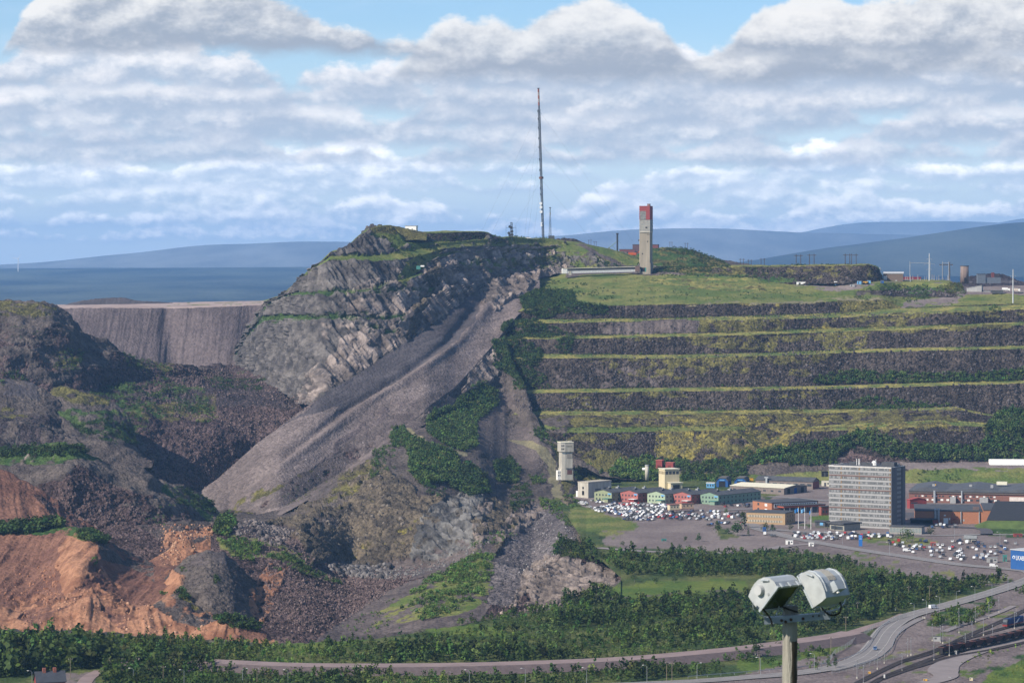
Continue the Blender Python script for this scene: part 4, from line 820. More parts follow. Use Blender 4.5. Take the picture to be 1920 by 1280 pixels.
# visible terrain samples
TA = [d for k in TERR for d in TERR[k] if k != 'ground']
TP = np.concatenate([d['px'] for d in TA]); TQ = np.concatenate([d['py'] for d in TA]); TX = np.concatenate([d['xyz'] for d in TA]); TR = np.concatenate([d['area'] for d in TA])
TQ = HY + (HC - TX[:,2])*F/TX[:,1]; TP = CX + TX[:,0]*F/TX[:,1]
gi = ((TP+300)/4).astype(int).clip(0,700); gj = ((TQ-350)/4).astype(int).clip(0,260)
ZB = np.full((701,261), 1e9); np.minimum.at(ZB, (gi, gj), TX[:,1])
VIS = TX[:,1] < ZB[gi, gj] + 30
def spots(poly, spacing, clump=0.0, seed=0, maxn=6000):
    m = np.nonzero(VIS & in_poly(TP, TQ, poly))[0]
    if len(m) == 0: return np.zeros((0,3))
    w = np.minimum(TR[m], 25.0).astype(np.float64)
    if clump:
        x = TX[m]; nn = fbm(x[:,0]/16, x[:,1]/16, x[:,2]/10, 3, seed=seed+60); w = w*sst(nn, .38+clump*.2, .5+clump*.2)
    tot = w.sum()
    if tot <= 0: return np.zeros((0,3))
    n = int(min(tot/spacing**2, maxn, len(m)*.5)); rng = np.random.default_rng(int(abs(poly[0][0])*7+poly[0][1])+seed)
    if n == 0: return np.zeros((0,3))
    i = rng.choice(m, n, replace=False, p=w/tot)
    return TX[i]
DARK, MID, LIGHT, OLV = (.047,.078,.023), (.068,.108,.029), (.098,.155,.038), (.105,.115,.036)
def tints(n, base, rng, var=.5):
    b = np.array(base)[None]*(1+rng.normal(size=(n,1))*var*.6) * (1+rng.normal(size=(n,3))*np.array([.14,.07,.12])); return np.clip(b, np.array(base)*.4, .5)
def thicket(name, label, specs, n=30, wide=1.05):
    P_, H_, T_ = [], [], []
    for k, (poly, sp, h0, h1, tint, clump) in enumerate(specs):
        p = spots(poly, sp, clump, seed=k); rng = np.random.default_rng(k+1)
        P_.append(p - np.array([0,0,.25])); H_.append(rng.uniform(h0, h1, len(p))*rng.uniform(.75,1.1,len(p))); T_.append(tints(len(p), tint, rng))
    P_ = np.concatenate(P_); H_ = np.concatenate(H_); T_ = np.concatenate(T_)
    print('PLANTS', name, len(P_))
    return grow(name, P_, H_, T_, label, n=n, wide=wide)
thicket('birch_thicket', 'dense birch scrub on the steep bank below the terraces', [
 ([(800,790),(815,772),(850,765),(880,728),(905,718),(935,735),(935,760),(895,790),(893,840),(870,848),(830,832),(803,812)],2.7,2.6,6,MID,0),
 ([(760,815),(800,835),(850,848),(862,870),(850,905),(790,912),(770,890)],2.6,2.6,6.5,MID,0),
 ([(843,880),(880,872),(912,895),(920,925),(880,932),(845,915)],2.4,3,6.5,DARK,0),
 ([(927,870),(955,860),(978,880),(970,908),(935,907)],2.5,3,6,DARK,0),
 ([(953,920),(990,908),(1000,940),(960,962)],3.2,2.5,5,DARK,.2),([(985,880),(1015,875),(1025,905),(1000,910)],3,2.5,5,MID,.1),
 ([(730,805),(758,800),(765,840),(735,845)],3,2.5,5,MID,.2),([(700,845),(740,835),(740,880),(690,900)],4.5,2,4,MID,.4),
 ([(770,912),(840,915),(845,935),(780,930)],4.5,2,4,DARK,.3),([(1010,935),(1060,925),(1100,950),(1060,960),(1015,955)],3.5,2,4,LIGHT,.1),
 ([(990,810),(1050,800),(1080,830),(1060,860)],4.5,2,4,MID,.3)])
thicket('birch_thicket', 'birch scrub hanging down the left ends of the terraces', [
 ([(975,560),(1010,545),(1075,548),(1080,570),(1140,575),(1140,592),(1060,588),(1020,600),(985,590)],2.6,3,5.5,DARK,0),
 ([(945,605),(1000,600),(1065,625),(1030,635),(975,632),(940,622)],2.6,2.5,5,DARK,0),
 ([(925,640),(975,632),(1020,660),(1010,690),(1025,715),(980,722),(955,705),(925,690)],2.6,2.5,5.5,DARK,0),
 ([(1040,640),(1075,628),(1080,655),(1060,665),(1042,660)],2.6,2.5,5,DARK,0),
 ([(960,715),(1020,715),(1035,728),(965,732)],3,2,4,MID,0),
 ([(1010,525),(1100,532),(1160,552),(1150,565),(1020,560)],5,1.5,3.2,MID,.25),([(1160,545),(1500,545),(1500,560),(1170,566)],7,1.2,2.6,MID,.3),
 ([(1150,520),(1420,530),(1480,545),(1300,548),(1150,540)],9,1,2.2,OLV,.2)])
thicket('birch_thicket', 'young birches along the terrace benches', [
 ([(1520,722),(1530,708),(1600,695),(1700,700),(1800,703),(1920,695),(1920,714),(1700,719)],2.5,3,6,MID,0),
 ([(1560,768),(1570,755),(1640,745),(1700,755),(1790,762),(1700,767)],2.5,2.5,5,MID,0),
 ([(1000,664),(1500,659),(1900,646),(1900,650),(1500,663),(1000,669)],4,1,2.6,MID,.15),([(1020,729),(1500,724),(1510,720),(1020,722)],4,1,2.4,MID,.2),([(1020,628),(1600,614),(1900,602),(1900,607),(1600,619),(1020,633)],4,1,2.4,MID,.2),([(1020,598),(1300,595),(1600,587),(1600,591),(1300,599),(1020,603)],4,1,2.4,MID,.2),
 ([(1000,772),(1000,765),(1240,766),(1300,764),(1520,764),(1520,770),(1240,772)],4,1.5,3,MID,0),
 ([(980,635),(1250,628),(1250,623),(1000,628)],6,1,2.2,MID,0),([(980,602),(1600,591),(1600,586),(1000,597)],6,1,2.5,MID,.1),
 ([(1000,669),(1300,669),(1300,663),(1010,663)],5,1,2.4,MID,.1),([(1000,733),(1500,728),(1500,722),(1000,728)],6,.8,1.8,LIGHT,0),
 ([(1690,720),(1920,714),(1920,710),(1690,717)],5,.8,2,LIGHT,0),([(1000,809),(1380,806),(1380,798),(1000,801)],4.5,1,2.5,MID,0),
 ([(1500,800),(1800,787),(1850,793),(1850,800),(1510,806)],5,1,2.2,OLV,.1),([(1500,616),(1920,603),(1920,608),(1500,622)],7,.8,1.8,LIGHT,0),
 ([(1600,575),(1690,577),(1660,583),(1600,588)],4,1,2.5,OLV,0),([(1600,557),(1670,557),(1690,570),(1620,575)],4,1.5,3.5,OLV,.1),
 ([(1600,545),(1680,535),(1740,535),(1740,545),(1650,548)],4,1.5,3.2,MID,0),([(1740,538),(1800,530),(1812,552),(1770,550)],3.5,1.5,3.5,OLV,.1),
 ([(1500,552),(1740,548),(1740,560),(1500,558)],7,1,2.4,MID,.2),([(1690,560),(1740,545),(1745,560),(1700,568)],4,1.5,3.5,MID,.1),
 ([(1700,566),(1900,560),(1920,572),(1700,578)],8,.8,1.8,LIGHT,.1),([(1860,570),(1880,580),(1880,590),(1850,588)],4,2,4,MID,.2),([(1830,592),(1910,590),(1905,605),(1840,605)],9,2,4,MID,.3)])
thicket('birch_thicket', 'scattered shrubs and moss cushions on the dark terrace faces', [
 ([(1150,604),(1480,600),(1480,622),(1300,625),(1150,626)],9,.8,2.2,OLV,.2),([(1300,632),(1620,622),(1600,656),(1300,662)],7,.8,2.4,OLV,.2),
 ([(1150,672),(1560,666),(1500,715),(1180,720)],9,.8,2.2,OLV,.3),([(1060,738),(1560,730),(1560,750),(1060,752)],8,.7,2,OLV,.3),
 ([(1500,600),(1700,590),(1690,612),(1500,620)],7,.8,2.4,OLV,.2),([(1640,620),(1920,608),(1920,630),(1640,640)],8,.7,2,OLV,.3),
 ([(1270,780),(1560,775),(1480,800),(1270,800)],5,.7,2,OLV,.1),([(1330,806),(1470,806),(1440,868),(1320,868)],5,.8,2.2,OLV,.15),
 ([(1225,500),(1440,500),(1440,522),(1230,518)],4,1,3,MID,.1),([(1440,498),(1600,496),(1600,520),(1440,524)],8,1.2,3,MID,.35),([(1600,493),(1655,500),(1650,510),(1610,505)],4,1.2,3,MID,.1),
 ([(1195,465),(1290,464),(1360,490),(1380,510),(1195,512)],3.2,1.2,3.2,DARK,.1),([(1240,505),(1520,515),(1520,528),(1240,515)],3.5,1,2.5,MID,.1)])
thicket('birch_thicket', 'tall birch wood at the foot of the terraces behind the works', [
 ([(1395,868),(1440,846),(1500,836),(1560,826),(1610,812),(1650,812),(1680,832),(1760,838),(1840,840),(1850,800),(1880,772),(1930,765),(2150,765),(2150,868),(1700,866),(1660,856),(1610,840),(1580,850),(1560,866)],2.7,4,8,MID,0),
 ([(1480,858),(1570,850),(1570,872),(1480,874)],2.7,3,6,MID,0),
 ([(1140,890),(1165,868),(1215,858),(1240,870),(1240,905),(1150,908)],2.6,4,7.5,LIGHT,0),
 ([(1240,862),(1290,860),(1300,880),(1240,880)],3,3,6,MID,0),
 ([(1275,905),(1285,872),(1330,866),(1400,868),(1400,905)],2.7,3,6.5,MID,0),
 ([(1385,850),(1425,845),(1430,872),(1390,872)],3,3,6,LIGHT,0),
 ([(1075,880),(1090,865),(1130,872),(1130,900),(1080,900)],3,2.5,5,DARK,.1),
 ([(1700,882),(1800,882),(1800,902),(1700,905)],4,1.5,3.5,MID,.1)], n=40)
thicket('birch_thicket', 'light green young birches on the grey fan', [
 ([(740,1135),(800,1090),(850,1062),(905,1038),(925,1045),(915,1085),(905,1125),(850,1150),(790,1165)],2.9,1.6,4.4,LIGHT,.12),
 ([(640,1175),(740,1120),(740,1170),(680,1190)],5,1,2.5,LIGHT,.3),([(905,1060),(930,1080),(925,1120),(900,1140)],4,1.5,3,LIGHT,.1),([(880,1010),(955,995),(955,1010),(890,1040)],4,1.5,3,LIGHT,.3),
 ([(1015,955),(1100,950),(1140,975),(1090,990),(1060,985),(1040,968)],3,1.5,3,LIGHT,.1),([(930,1010),(960,1000),(980,1000),(940,1020)],4,1.5,2.5,LIGHT,.1)], n=26)
thicket('birch_thicket', 'patches of birch scrub on the humps and hollows of the pit', [
 ([(0,842),(40,840),(150,838),(165,850),(120,858),(40,858),(0,860)],2.6,3,6,DARK,0),
 ([(-100,998),(0,990),(60,985),(115,980),(118,992),(60,1000),(0,1005)],2.4,5,9,DARK,0),
 ([(145,1000),(175,998),(205,1015),(195,1022),(150,1012)],2.2,3,6,DARK,0),
 ([(403,1000),(410,975),(430,970),(440,985),(425,1010)],2.4,4,7,MID,0),
 ([(408,1015),(450,1010),(490,1025),(480,1055),(440,1050)],2.8,2.5,5,LIGHT,.05),([(495,1045),(550,1035),(600,1065),(645,1100),(600,1090),(520,1070)],3.5,2,4.5,MID,.15),
 ([(320,915),(345,912),(400,945),(408,965),(340,950)],3.2,2,4.5,DARK,.15),([(265,960),(330,945),(320,985),(270,985)],5,1.5,3,MID,.3),
 ([(130,800),(200,785),(260,780),(280,810),(270,835),(200,830)],3.4,2,4,DARK,.2),([(170,760),(270,765),(250,780),(180,778)],3.5,2,4,MID,.2),
 ([(150,735),(300,705),(390,745),(400,775),(300,780),(240,770)],4,1.5,3.5,MID,.3),([(360,765),(400,758),(405,790),(370,795)],3,2,3.5,LIGHT,.1),
 ([(380,705),(500,712),(490,735),(400,730)],4,1.5,3,DARK,.25),([(95,660),(160,655),(150,695),(100,700)],3.5,1.5,3.5,MID,.25),([(230,662),(330,690),(320,705),(240,695)],4,1.5,3,MID,.2),
 ([(0,700),(35,695),(60,715),(0,725)],3,2,4,MID,.1),([(-50,572),(110,575),(100,600),(-50,610)],6,.8,2,OLV,.2),([(20,610),(100,620),(90,640),(20,640)],6,1,2.5,MID,.3),
 ([(400,1160),(440,1155),(490,1172),(485,1185),(440,1180),(405,1170)],2.4,2.5,5,DARK,0),([(325,1108),(345,1105),(355,1122),(335,1125)],2.4,2,4,DARK,0),([(300,1115),(325,1112),(320,1130),(300,1130)],3,2,3.5,MID,.1),([(335,1060),(350,1055),(352,1080),(340,1085)],3,1.5,3,MID,.1),([(170,1050),(182,1045),(182,1060),(172,1060)],2.5,1.5,3,LIGHT,0),
 ([(400,1085),(410,1080),(412,1095),(402,1095)],2,2,3.5,DARK,0),([(520,930),(600,890),(650,860),(620,910),(540,950)],7,.8,2,OLV,.3)])
thicket('birch_thicket', 'green scrub on the ledges and summit of the grey cliff', [
 ([(735,462),(790,462),(830,470),(800,500),(770,515),(760,542),(742,528),(770,485),(730,472)],3.4,1,2.8,MID,.1),
 ([(700,425),(760,442),(1060,442),(1060,462),(830,462),(740,466),(705,445)],5,.8,2.2,MID,.15),([(480,592),(760,588),(760,599),(480,603)],4,.8,2,MID,.2),
 ([(560,546),(830,538),(830,548),(560,554)],4,.8,2,MID,.3),([(640,600),(700,600),(745,625),(690,622)],4,.8,2,MID,.3),([(840,490),(1060,482),(1060,504),(900,510)],6,.8,2.2,MID,.3),
 ([(1010,480),(1100,470),(1150,495),(1150,506),(1010,510)],4,1,2.8,MID,.25),([(1060,455),(1180,470),(1190,500),(1170,500),(1100,462)],7,.8,2,OLV,.2),([(1120,490),(1170,495),(1165,505),(1120,506)],3,1.5,3,DARK,0)])
# ---- scrub wood on the plain
def ground_spots(poly, spacing, seed=0, clump=0.0, holes=()):
    pts = np.array(poly, float); D0, D1 = dz(pts[:,1].max()), dz(pts[:,1].min())
    rng = np.random.default_rng(seed); x0, x1 = (pts[:,0].min()-CX)*D1/F, (pts[:,0].max()-CX)*D1/F
    x0 = min(x0, (pts[:,0].min()-CX)*D0/F); x1 = max(x1, (pts[:,0].max()-CX)*D0/F)
    xs = np.arange(x0, x1, spacing); ys = np.arange(D0, D1, spacing)
    X, Y = np.meshgrid(xs, ys); X = (X + rng.uniform(-.5,.5,X.shape)*spacing).ravel(); Y = (Y + rng.uniform(-.5,.5,Y.shape)*spacing).ravel()
    px = CX + X*F/Y; py = HY + HC*F/Y
    jx = 9*(fbm(X/18, Y/18, X*0, 3, seed=5)-.5)*2; jy = 4*(fbm(X/18+9, Y/18, X*0, 3, seed=6)-.5)*2
    m = in_poly(px+jx, py+jy, poly)
    for h in holes: m &= ~in_poly(px+jx*.7, py+jy*.7, h)
    if clump: m &= fbm(X/28, Y/28, X*0, 4, seed=seed+3) > .34 + clump*.3
    return np.stack([X[m], Y[m], np.zeros(m.sum())-.1], -1)
def wood(label, specs, n=44, wide=1.0):
    P_, H_, T_ = [], [], []
    for k, (poly, sp, h0, h1, tint, clump, holes) in enumerate(specs):
        p = ground_spots(poly, sp, k+31, clump, holes); rng = np.random.default_rng(k+100)
        big = fbm(p[:,0]/45, p[:,1]/45, p[:,0]*0, 3, seed=12)
        P_.append(p); H_.append((h0+(h1-h0)*sst(big,.3,.7))*(.45+1.0*rng.uniform(0,1,len(p))**1.6)); T_.append(tints(len(p), tint, rng)*(0.85+.5*sst(big[:,None]+rng.normal(size=(len(p),1))*.06,.65,.35)))
    P_ = np.concatenate(P_); H_ = np.concatenate(H_); T_ = np.concatenate(T_); print('PLANTS wood', len(P_))
    rng = np.random.default_rng(8); q = rng.uniform(size=len(P_)); lt = fbm(P_[:,0]/22, P_[:,1]/22, P_[:,0]*0, 3, seed=44)
    T_ *= (1 + .6*sst(lt+rng.normal(size=len(P_))*.10, .56, .72))[:,None]*np.array([1.08,1.0,.85]); tall = q < .22
    grow('birch_wood', P_[tall], H_[tall]*1.35, T_[tall]*.9, label.replace('wood','wood, the taller trees of it,').replace('scrub','scrub, the taller trees of it,'), n=n+16, kind='tree', wide=.85)
    sp = q > .965; tall = tall | sp
    grow('spruce_wood', P_[sp], H_[sp]*1.55, T_[sp]*np.array([.55,.62,.7]), 'scattered dark pointed spruces in '+label, n=40, kind='spruce', wide=1.0)
    return grow('birch_wood', P_[~tall], H_[~tall], T_[~tall], label, n=n, wide=wide)
HOLES = [[(1140,1092),(1190,1078),(1290,1082),(1400,1080),(1440,1088),(1440,1118),(1300,1118),(1190,1128),(1140,1128)],
 [(1205,1168),(1240,1164),(1300,1166),(1300,1172),(1210,1174)],[(1225,1205),(1290,1195),(1290,1204),(1230,1210)],
 [(690,1195),(800,1182),(900,1168),(930,1165),(920,1180),(800,1195),(700,1206)],[(900,1188),(1010,1186),(1010,1192),(900,1194)],
 [(560,1200),(640,1200),(660,1215),(560,1222)],[(195,1226),(245,1226),(262,1238),(200,1240)],[(118,1258),(195,1254),(175,1290),(90,1300)],
 [(1105,1140),(1125,1138),(1125,1150),(1108,1150)]]
wood('dark birch wood covering the plain between the pit and the road', [
 ([(1040,1035),(1062,1018),(1110,1030),(1120,1046),(1180,1042),(1240,1050),(1290,1032),(1330,1040),(1420,1034),(1560,1046),(1640,1064),(1720,1086),(1800,1095),(1870,1086),(1888,1091),(1868,1097),(1850,1102),(1760,1126),(1700,1142),(1650,1158),(1600,1175),(1500,1196),(1400,1212),(1280,1227),(1180,1236),(1000,1242),(800,1246),(620,1248),(600,1206),(700,1198),(800,1184),(880,1165),(960,1152),(1000,1145),(1060,1132),(1110,1118),(1150,1098),(1175,1078),(1150,1062),(1100,1052),(1050,1050)],4.3,3.0,6.4,DARK,0,HOLES),
], n=44)
wood('birch and willow scrub below the red earth hills', [
 ([(-200,1178),(0,1182),(150,1186),(200,1192),(400,1207),(500,1210),(600,1208),(640,1248),(520,1246),(380,1240),(300,1240),(200,1260),(100,1265),(-200,1275)],3.8,2.6,5.0,MID,0,HOLES),
 ([(-200,1200),(60,1198),(130,1205),(200,1215),(190,1250),(100,1262),(-200,1290)],5,6,10,DARK,0,HOLES),
 ([(190,1285),(200,1250),(300,1236),(430,1252),(440,1275),(400,1300),(250,1300)],4.5,4,7,DARK,0,HOLES),
 ([(560,1215),(600,1205),(660,1210),(640,1235),(570,1230)],4.5,4,7,DARK,0,[])], n=44)
wood('roadside scrub between the earth road and the asphalt road', [
 ([(300,1262),(440,1262),(620,1262),(700,1262),(860,1272),(950,1272),(1060,1265),(1200,1256),(1290,1250),(1350,1246),(1360,1260),(1290,1268),(1200,1276),(1000,1290),(300,1310)],4,3,6,DARK,0,HOLES),
 ([(1345,1238),(1400,1222),(1480,1206),(1490,1218),(1420,1238),(1375,1252)],4.2,3,6.5,DARK,.2,[]),([(1370,1250),(1480,1235),(1500,1250),(1440,1258),(1390,1258)],6,2.5,5,DARK,.45,[]),
 ([(1490,1215),(1530,1203),(1560,1205),(1560,1235),(1500,1240)],5,3,6,DARK,.3,[]),([(1510,1240),(1570,1240),(1560,1255),(1520,1255)],5,2,4,MID,.3,[])], n=44)
wood('low scrub on the railway embankments', [
 ([(1738,1173),(1750,1162),(1783,1150),(1808,1143),(1792,1156),(1760,1176)],3,2,4,MID,0,[]),([(1782,1171),(1800,1157),(1835,1147),(1862,1140),(1850,1156),(1820,1169),(1795,1177)],3.2,2,4.5,MID,0,[]),
 ([(1795,1245),(1830,1230),(1920,1205),(1920,1215),(1840,1240),(1810,1260)],6,1,2.5,LIGHT,.35,[]),([(1845,1270),(1920,1245),(1920,1290),(1850,1290)],4,.8,2,LIGHT,0,[]),([(1900,1105),(1930,1100),(1930,1115),(1905,1115)],3,2,4,DARK,0,[])], n=30)
# ---- boulders
def rock_proto(rng):
    t = (1+5**.5)/2
    v = np.array([(-1,t,0),(1,t,0),(-1,-t,0),(1,-t,0),(0,-1,t),(0,1,t),(0,-1,-t),(0,1,-t),(t,0,-1),(t,0,1),(-t,0,-1),(-t,0,1)], float); v /= np.linalg.norm(v[0])
    f = np.array([(0,11,5),(0,5,1),(0,1,7),(0,7,10),(0,10,11),(1,5,9),(5,11,4),(11,10,2),(10,7,6),(7,1,8),(3,9,4),(3,4,2),(3,2,6),(3,6,8),(3,8,9),(4,9,5),(2,4,11),(6,2,10),(8,6,7),(9,8,1)])
    return v*rng.uniform(.65,1.25,(12,1))*rng.uniform(.6,1.2,3), f
def rocks(label, specs):
    rng = np.random.default_rng(77); pr = [rock_proto(rng) for _ in range(6)]; V_, F_, C_ = [], [], []; off = 0; tot = 0
    for k, (poly, sp, s0, s1, ca, cb) in enumerate(specs):
        p = spots(poly, sp, 0, seed=k+200, maxn=9000); n = len(p); tot += n
        if not n: continue
        s = s0+(s1-s0)*rng.uniform(0,1,n)**3; pi = rng.integers(0,6,n); c = np.array(ca)+(np.array(cb)-np.array(ca))*rng.uniform(0,1,(n,1)); a = rng.uniform(0,6.28,n)
        for q in range(6):
            m = np.nonzero(pi == q)[0]
            if not len(m): continue
            v, f = pr[q]; ca_, sa_ = np.cos(a[m])[:,None], np.sin(a[m])[:,None]
            vv = np.stack([(v[None,:,0]*ca_-v[None,:,1]*sa_)*s[m][:,None]+p[m,0:1], (v[None,:,0]*sa_+v[None,:,1]*ca_)*s[m][:,None]+p[m,1:2], v[None,:,2]*s[m][:,None]+p[m,2:3]],-1)
            V_.append(vv.reshape(-1,3)); F_.append((f[None]+ (np.arange(len(m))*12)[:,None,None] + off).reshape(-1,3)); off += len(m)*12; C_.append(np.repeat(c[m],12,0))
    V_ = np.concatenate(V_); F_ = np.concatenate(F_); C_ = np.concatenate(C_); print('ROCKS', tot)
    o = mesh_obj('rubble', V_, F_, MT['terrain'])
    at = o.data.color_attributes.new('Col','FLOAT_COLOR','POINT'); cc = np.ones((len(V_),4), np.float32); cc[:,:3] = C_*ALB; at.data.foreach_set('color', cc.ravel())
    ga = o.data.attributes.new('grain','FLOAT','POINT'); ga.data.foreach_set('value', np.full(len(V_), .15, np.float32))
    tag(o, label, kind='stuff')
DK, DL = (.035,.030,.035), (.13,.115,.115)
rocks('loose dark boulders on the terrace faces', [
 ([(1000,575),(1500,568),(1580,566),(1580,588),(1000,598)],5,.4,1.3,DK,DL),([(1020,603),(1920,580),(1920,604),(1020,628)],5,.4,1.4,DK,DL),
 ([(1080,634),(1300,632),(1480,630),(1920,610),(1920,648),(1200,664),(1080,662)],4.2,.5,1.7,DK,DL),([(1050,672),(1920,652),(1920,710),(1050,726)],4.6,.5,1.7,DK,DL),
 ([(965,740),(1920,718),(1920,784),(1600,766),(965,770)],4.2,.5,1.7,DK,DL),([(1080,812),(1240,810),(1240,862),(1120,850)],3.5,.5,1.5,DK,DL),([(1480,815),(1840,800),(1840,840),(1480,842)],4,.5,1.6,DK,DL),([(1560,866),(1700,866),(1700,884),(1560,886)],2.5,.3,1.0,(.12,.10,.09),(.2,.17,.155)),
 ([(1480,520),(1620,498),(1640,522),(1500,526)],5,.5,1.5,DK,DL),([(1640,542),(1790,540),(1790,556),(1660,552)],4,.5,2,DK,DL)])
RK, RL = (.055,.040,.040), (.19,.14,.13)
rocks('broken red and grey boulders over the pit floor', [
 ([(270,800),(420,800),(470,830),(400,920),(330,910),(270,860)],2.9,.3,1.1,RK,RL),([(200,690),(440,690),(560,745),(600,750),(480,830),(400,790),(300,780)],3.3,.3,1.2,RK,RL),([(95,940),(140,885),(230,925),(270,965),(200,1000)],2.6,.3,1.2,RK,RL),
 ([(540,1190),(560,1100),(650,1060),(800,1060),(760,1090),(620,1180)],2.5,.25,1.1,RK,RL),([(420,1000),(560,1010),(600,1060),(540,1180),(470,1180),(500,1080)],2.6,.3,1.1,RK,RL),
 ([(430,985),(480,975),(560,1000),(520,1025),(430,1000)],3.0,.6,2.2,(.05,.045,.05),(.2,.17,.16)),([(200,1000),(310,985),(400,980),(380,1010),(230,1020)],4,.4,1.5,RK,RL),
 ([(300,980),(420,985),(330,1060),(300,1060)],4,.5,1.6,(.25,.11,.06),(.42,.26,.17)),([(0,1060),(110,1060),(110,1130),(0,1140)],5,.4,1.4,(.16,.065,.04),(.35,.18,.11)),([(30,1140),(140,1100),(300,1140),(420,1170),(400,1190),(30,1180)],6,.4,1.2,(.25,.12,.07),(.45,.27,.18))])
rocks('pale boulders strewn over the grey talus and crags', [
 ([(960,1090),(1000,960),(1060,960),(1080,1000),(1010,1080),(940,1140)],7,.25,.9,(.12,.11,.11),(.36,.34,.33)),([(700,1085),(780,1050),(900,1020),(930,1000),(900,1040),(760,1085)],4,.4,1.5,(.08,.075,.075),(.20,.19,.185)),
 ([(600,1060),(700,1060),(760,1050),(720,1085),(640,1080)],4,.6,3.0,(.06,.055,.055),(.19,.175,.17)),([(900,1165),(960,1130),(1060,1140),(1000,1150)],4,.4,1.6,(.16,.12,.10),(.34,.27,.23)),
 ([(600,950),(700,870),(760,980),(640,1040)],9,.5,2.0,(.06,.05,.045),(.2,.17,.14)),([(450,900),(700,800),(760,770),(640,880),(500,950)],12,.3,.9,(.1,.085,.085),(.3,.26,.25))])
# ------------------------------------------------------------------ builders
class MB:
    def __init__(s): s.v = []; s.f = []; s.m = []; s.k = 0
    def add(s, vs, fs):
        o = len(s.v); s.v += [tuple(q) for q in vs]; s.f += [tuple(i+o for i in f) for f in fs]; s.m += [s.k]*len(fs); return s
    def box(s, x0, x1, y0, y1, z0, z1):
        v = [(x0,y0,z0),(x1,y0,z0),(x1,y1,z0),(x0,y1,z0),(x0,y0,z1),(x1,y0,z1),(x1,y1,z1),(x0,y1,z1)]
        return s.add(v, [(0,3,2,1),(4,5,6,7),(0,1,5,4),(1,2,6,5),(2,3,7,6),(3,0,4,7)])
    def tube(s, p0, p1, r0, r1=None, n=8, cap=True):
        p0, p1 = Vector(p0), Vector(p1); r1 = r0 if r1 is None else r1
        d = (p1-p0).normalized(); a = d.orthogonal().normalized(); b = d.cross(a)
        v = []
        for p, r in ((p0,r0),(p1,r1)):
            for i in range(n):
                t = 2*math.pi*i/n; v.append(p + (a*math.cos(t)+b*math.sin(t))*r)
        f = [(i,(i+1)%n,n+(i+1)%n,n+i) for i in range(n)]
        if cap: f += [tuple(range(n-1,-1,-1)), tuple(range(n,2*n))]
        return s.add(v, f)
    def path(s, pts, r, n=6):
        for a, b in zip(pts, pts[1:]): s.tube(a, b, r, r, n)
        return s
    def prism(s, poly, z0, z1):
        n = len(poly); v = [(x,y,z0) for x,y in poly] + [(x,y,z1) for x,y in poly]
        return s.add(v, [tuple(range(n-1,-1,-1)), tuple(range(n,2*n))] + [(i,(i+1)%n,n+(i+1)%n,n+i) for i in range(n)])
    def yprism(s, poly, y0, y1):
        """polygon in x,z swept along y"""
        n = len(poly); v = [(x,y0,z) for x,z in poly] + [(x,y1,z) for x,z in poly]
        return s.add(v, [tuple(range(n)), tuple(range(2*n-1,n-1,-1))] + [(i,n+i,n+(i+1)%n,(i+1)%n) for i in range(n)])
    def xprism(s, poly, x0, x1):
        n = len(poly); v = [(x0,y,z) for y,z in poly] + [(x1,y,z) for y,z in poly]
        return s.add(v, [tuple(range(n-1,-1,-1)), tuple(range(n,2*n))] + [(i,(i+1)%n,n+(i+1)%n,n+i) for i in range(n)])
    def build(s, name, mt, parent=None, smooth=False):
        o = mesh_obj(name, s.v, s.f, mt, parent, smooth)
        bm = bmesh.new(); bm.from_mesh(o.data); bmesh.ops.recalc_face_normals(bm, faces=bm.faces); bm.to_mesh(o.data); bm.free()
        if isinstance(mt, (list, tuple)) and any(s.m): o.data.polygons.foreach_set('material_index', np.array(s.m, np.int32))
        return o
def clone(o, parent, loc):
    c = o.copy(); COL.objects.link(c); c.parent = parent; c.location = loc; return c
def tree_copy(root, loc, rz=None, label=None, group=None):
    r = root.copy(); COL.objects.link(r); r.location = loc
    if rz is not None: r.rotation_euler = (0,0,rz)
    if label: r['label'] = label
    if group: r['group'] = group
    def kids(a, b):
        for ch in [o for o in a.children]:
            c = ch.copy(); COL.objects.link(c); c.parent = b; kids(ch, c)
    kids(root, r); return r
# colours
GLASS = mat('window_glass', (.045,.055,.065), rough=.12, var=.35, scale=.35, spec=.6)
WHITE = mat('white_paint', (.72,.71,.68), var=.08); GREY = mat('grey_sheet', (.30,.30,.30), var=.12); DKGREY = mat('dark_roof_felt', (.065,.068,.075), var=.3, scale=.25)
DARK_ = mat('dark_opening', (.012,.012,.014), var=.1); CONC = mat('weathered_concrete', (.42,.39,.33), var=.28, scale=.35, streak=True, bump=.2)
CONC2 = mat('tower_concrete', (.36,.30,.23), var=.25, scale=.3, streak=True, bump=.2); RED = mat('red_sheet', (.25,.05,.048), var=.15, scale=.4, streak=True)
SAGE = mat('sage_render', (.25,.28,.17), var=.1); ROSE = mat('faded_red_render', (.33,.115,.10), var=.12); MINT = mat('mint_render', (.32,.39,.27), var=.1); GREEN = mat('green_render', (.19,.28,.205), var=.1)
BEIGE = mat('beige_sheet', (.58,.50,.33), var=.08, streak=True); CREAM = mat('cream_roof', (.66,.62,.48), var=.1); BRICK = mat('brown_brick', (.20,.095,.075), var=.2, scale=1.2); OBRICK = mat('orange_brick', (.36,.155,.085), var=.14, scale=1.0)
TAN = mat('tan_brick', (.36,.245,.14), var=.14, scale=1.0); BLUE = mat('blue_sheet', (.018,.085,.26), var=.1, scale=.3); STEEL = mat('galvanised_steel', (.36,.38,.40), rough=.5, metal=.3, var=.15); RUST = mat('brown_steel', (.10,.05,.035), var=.3)
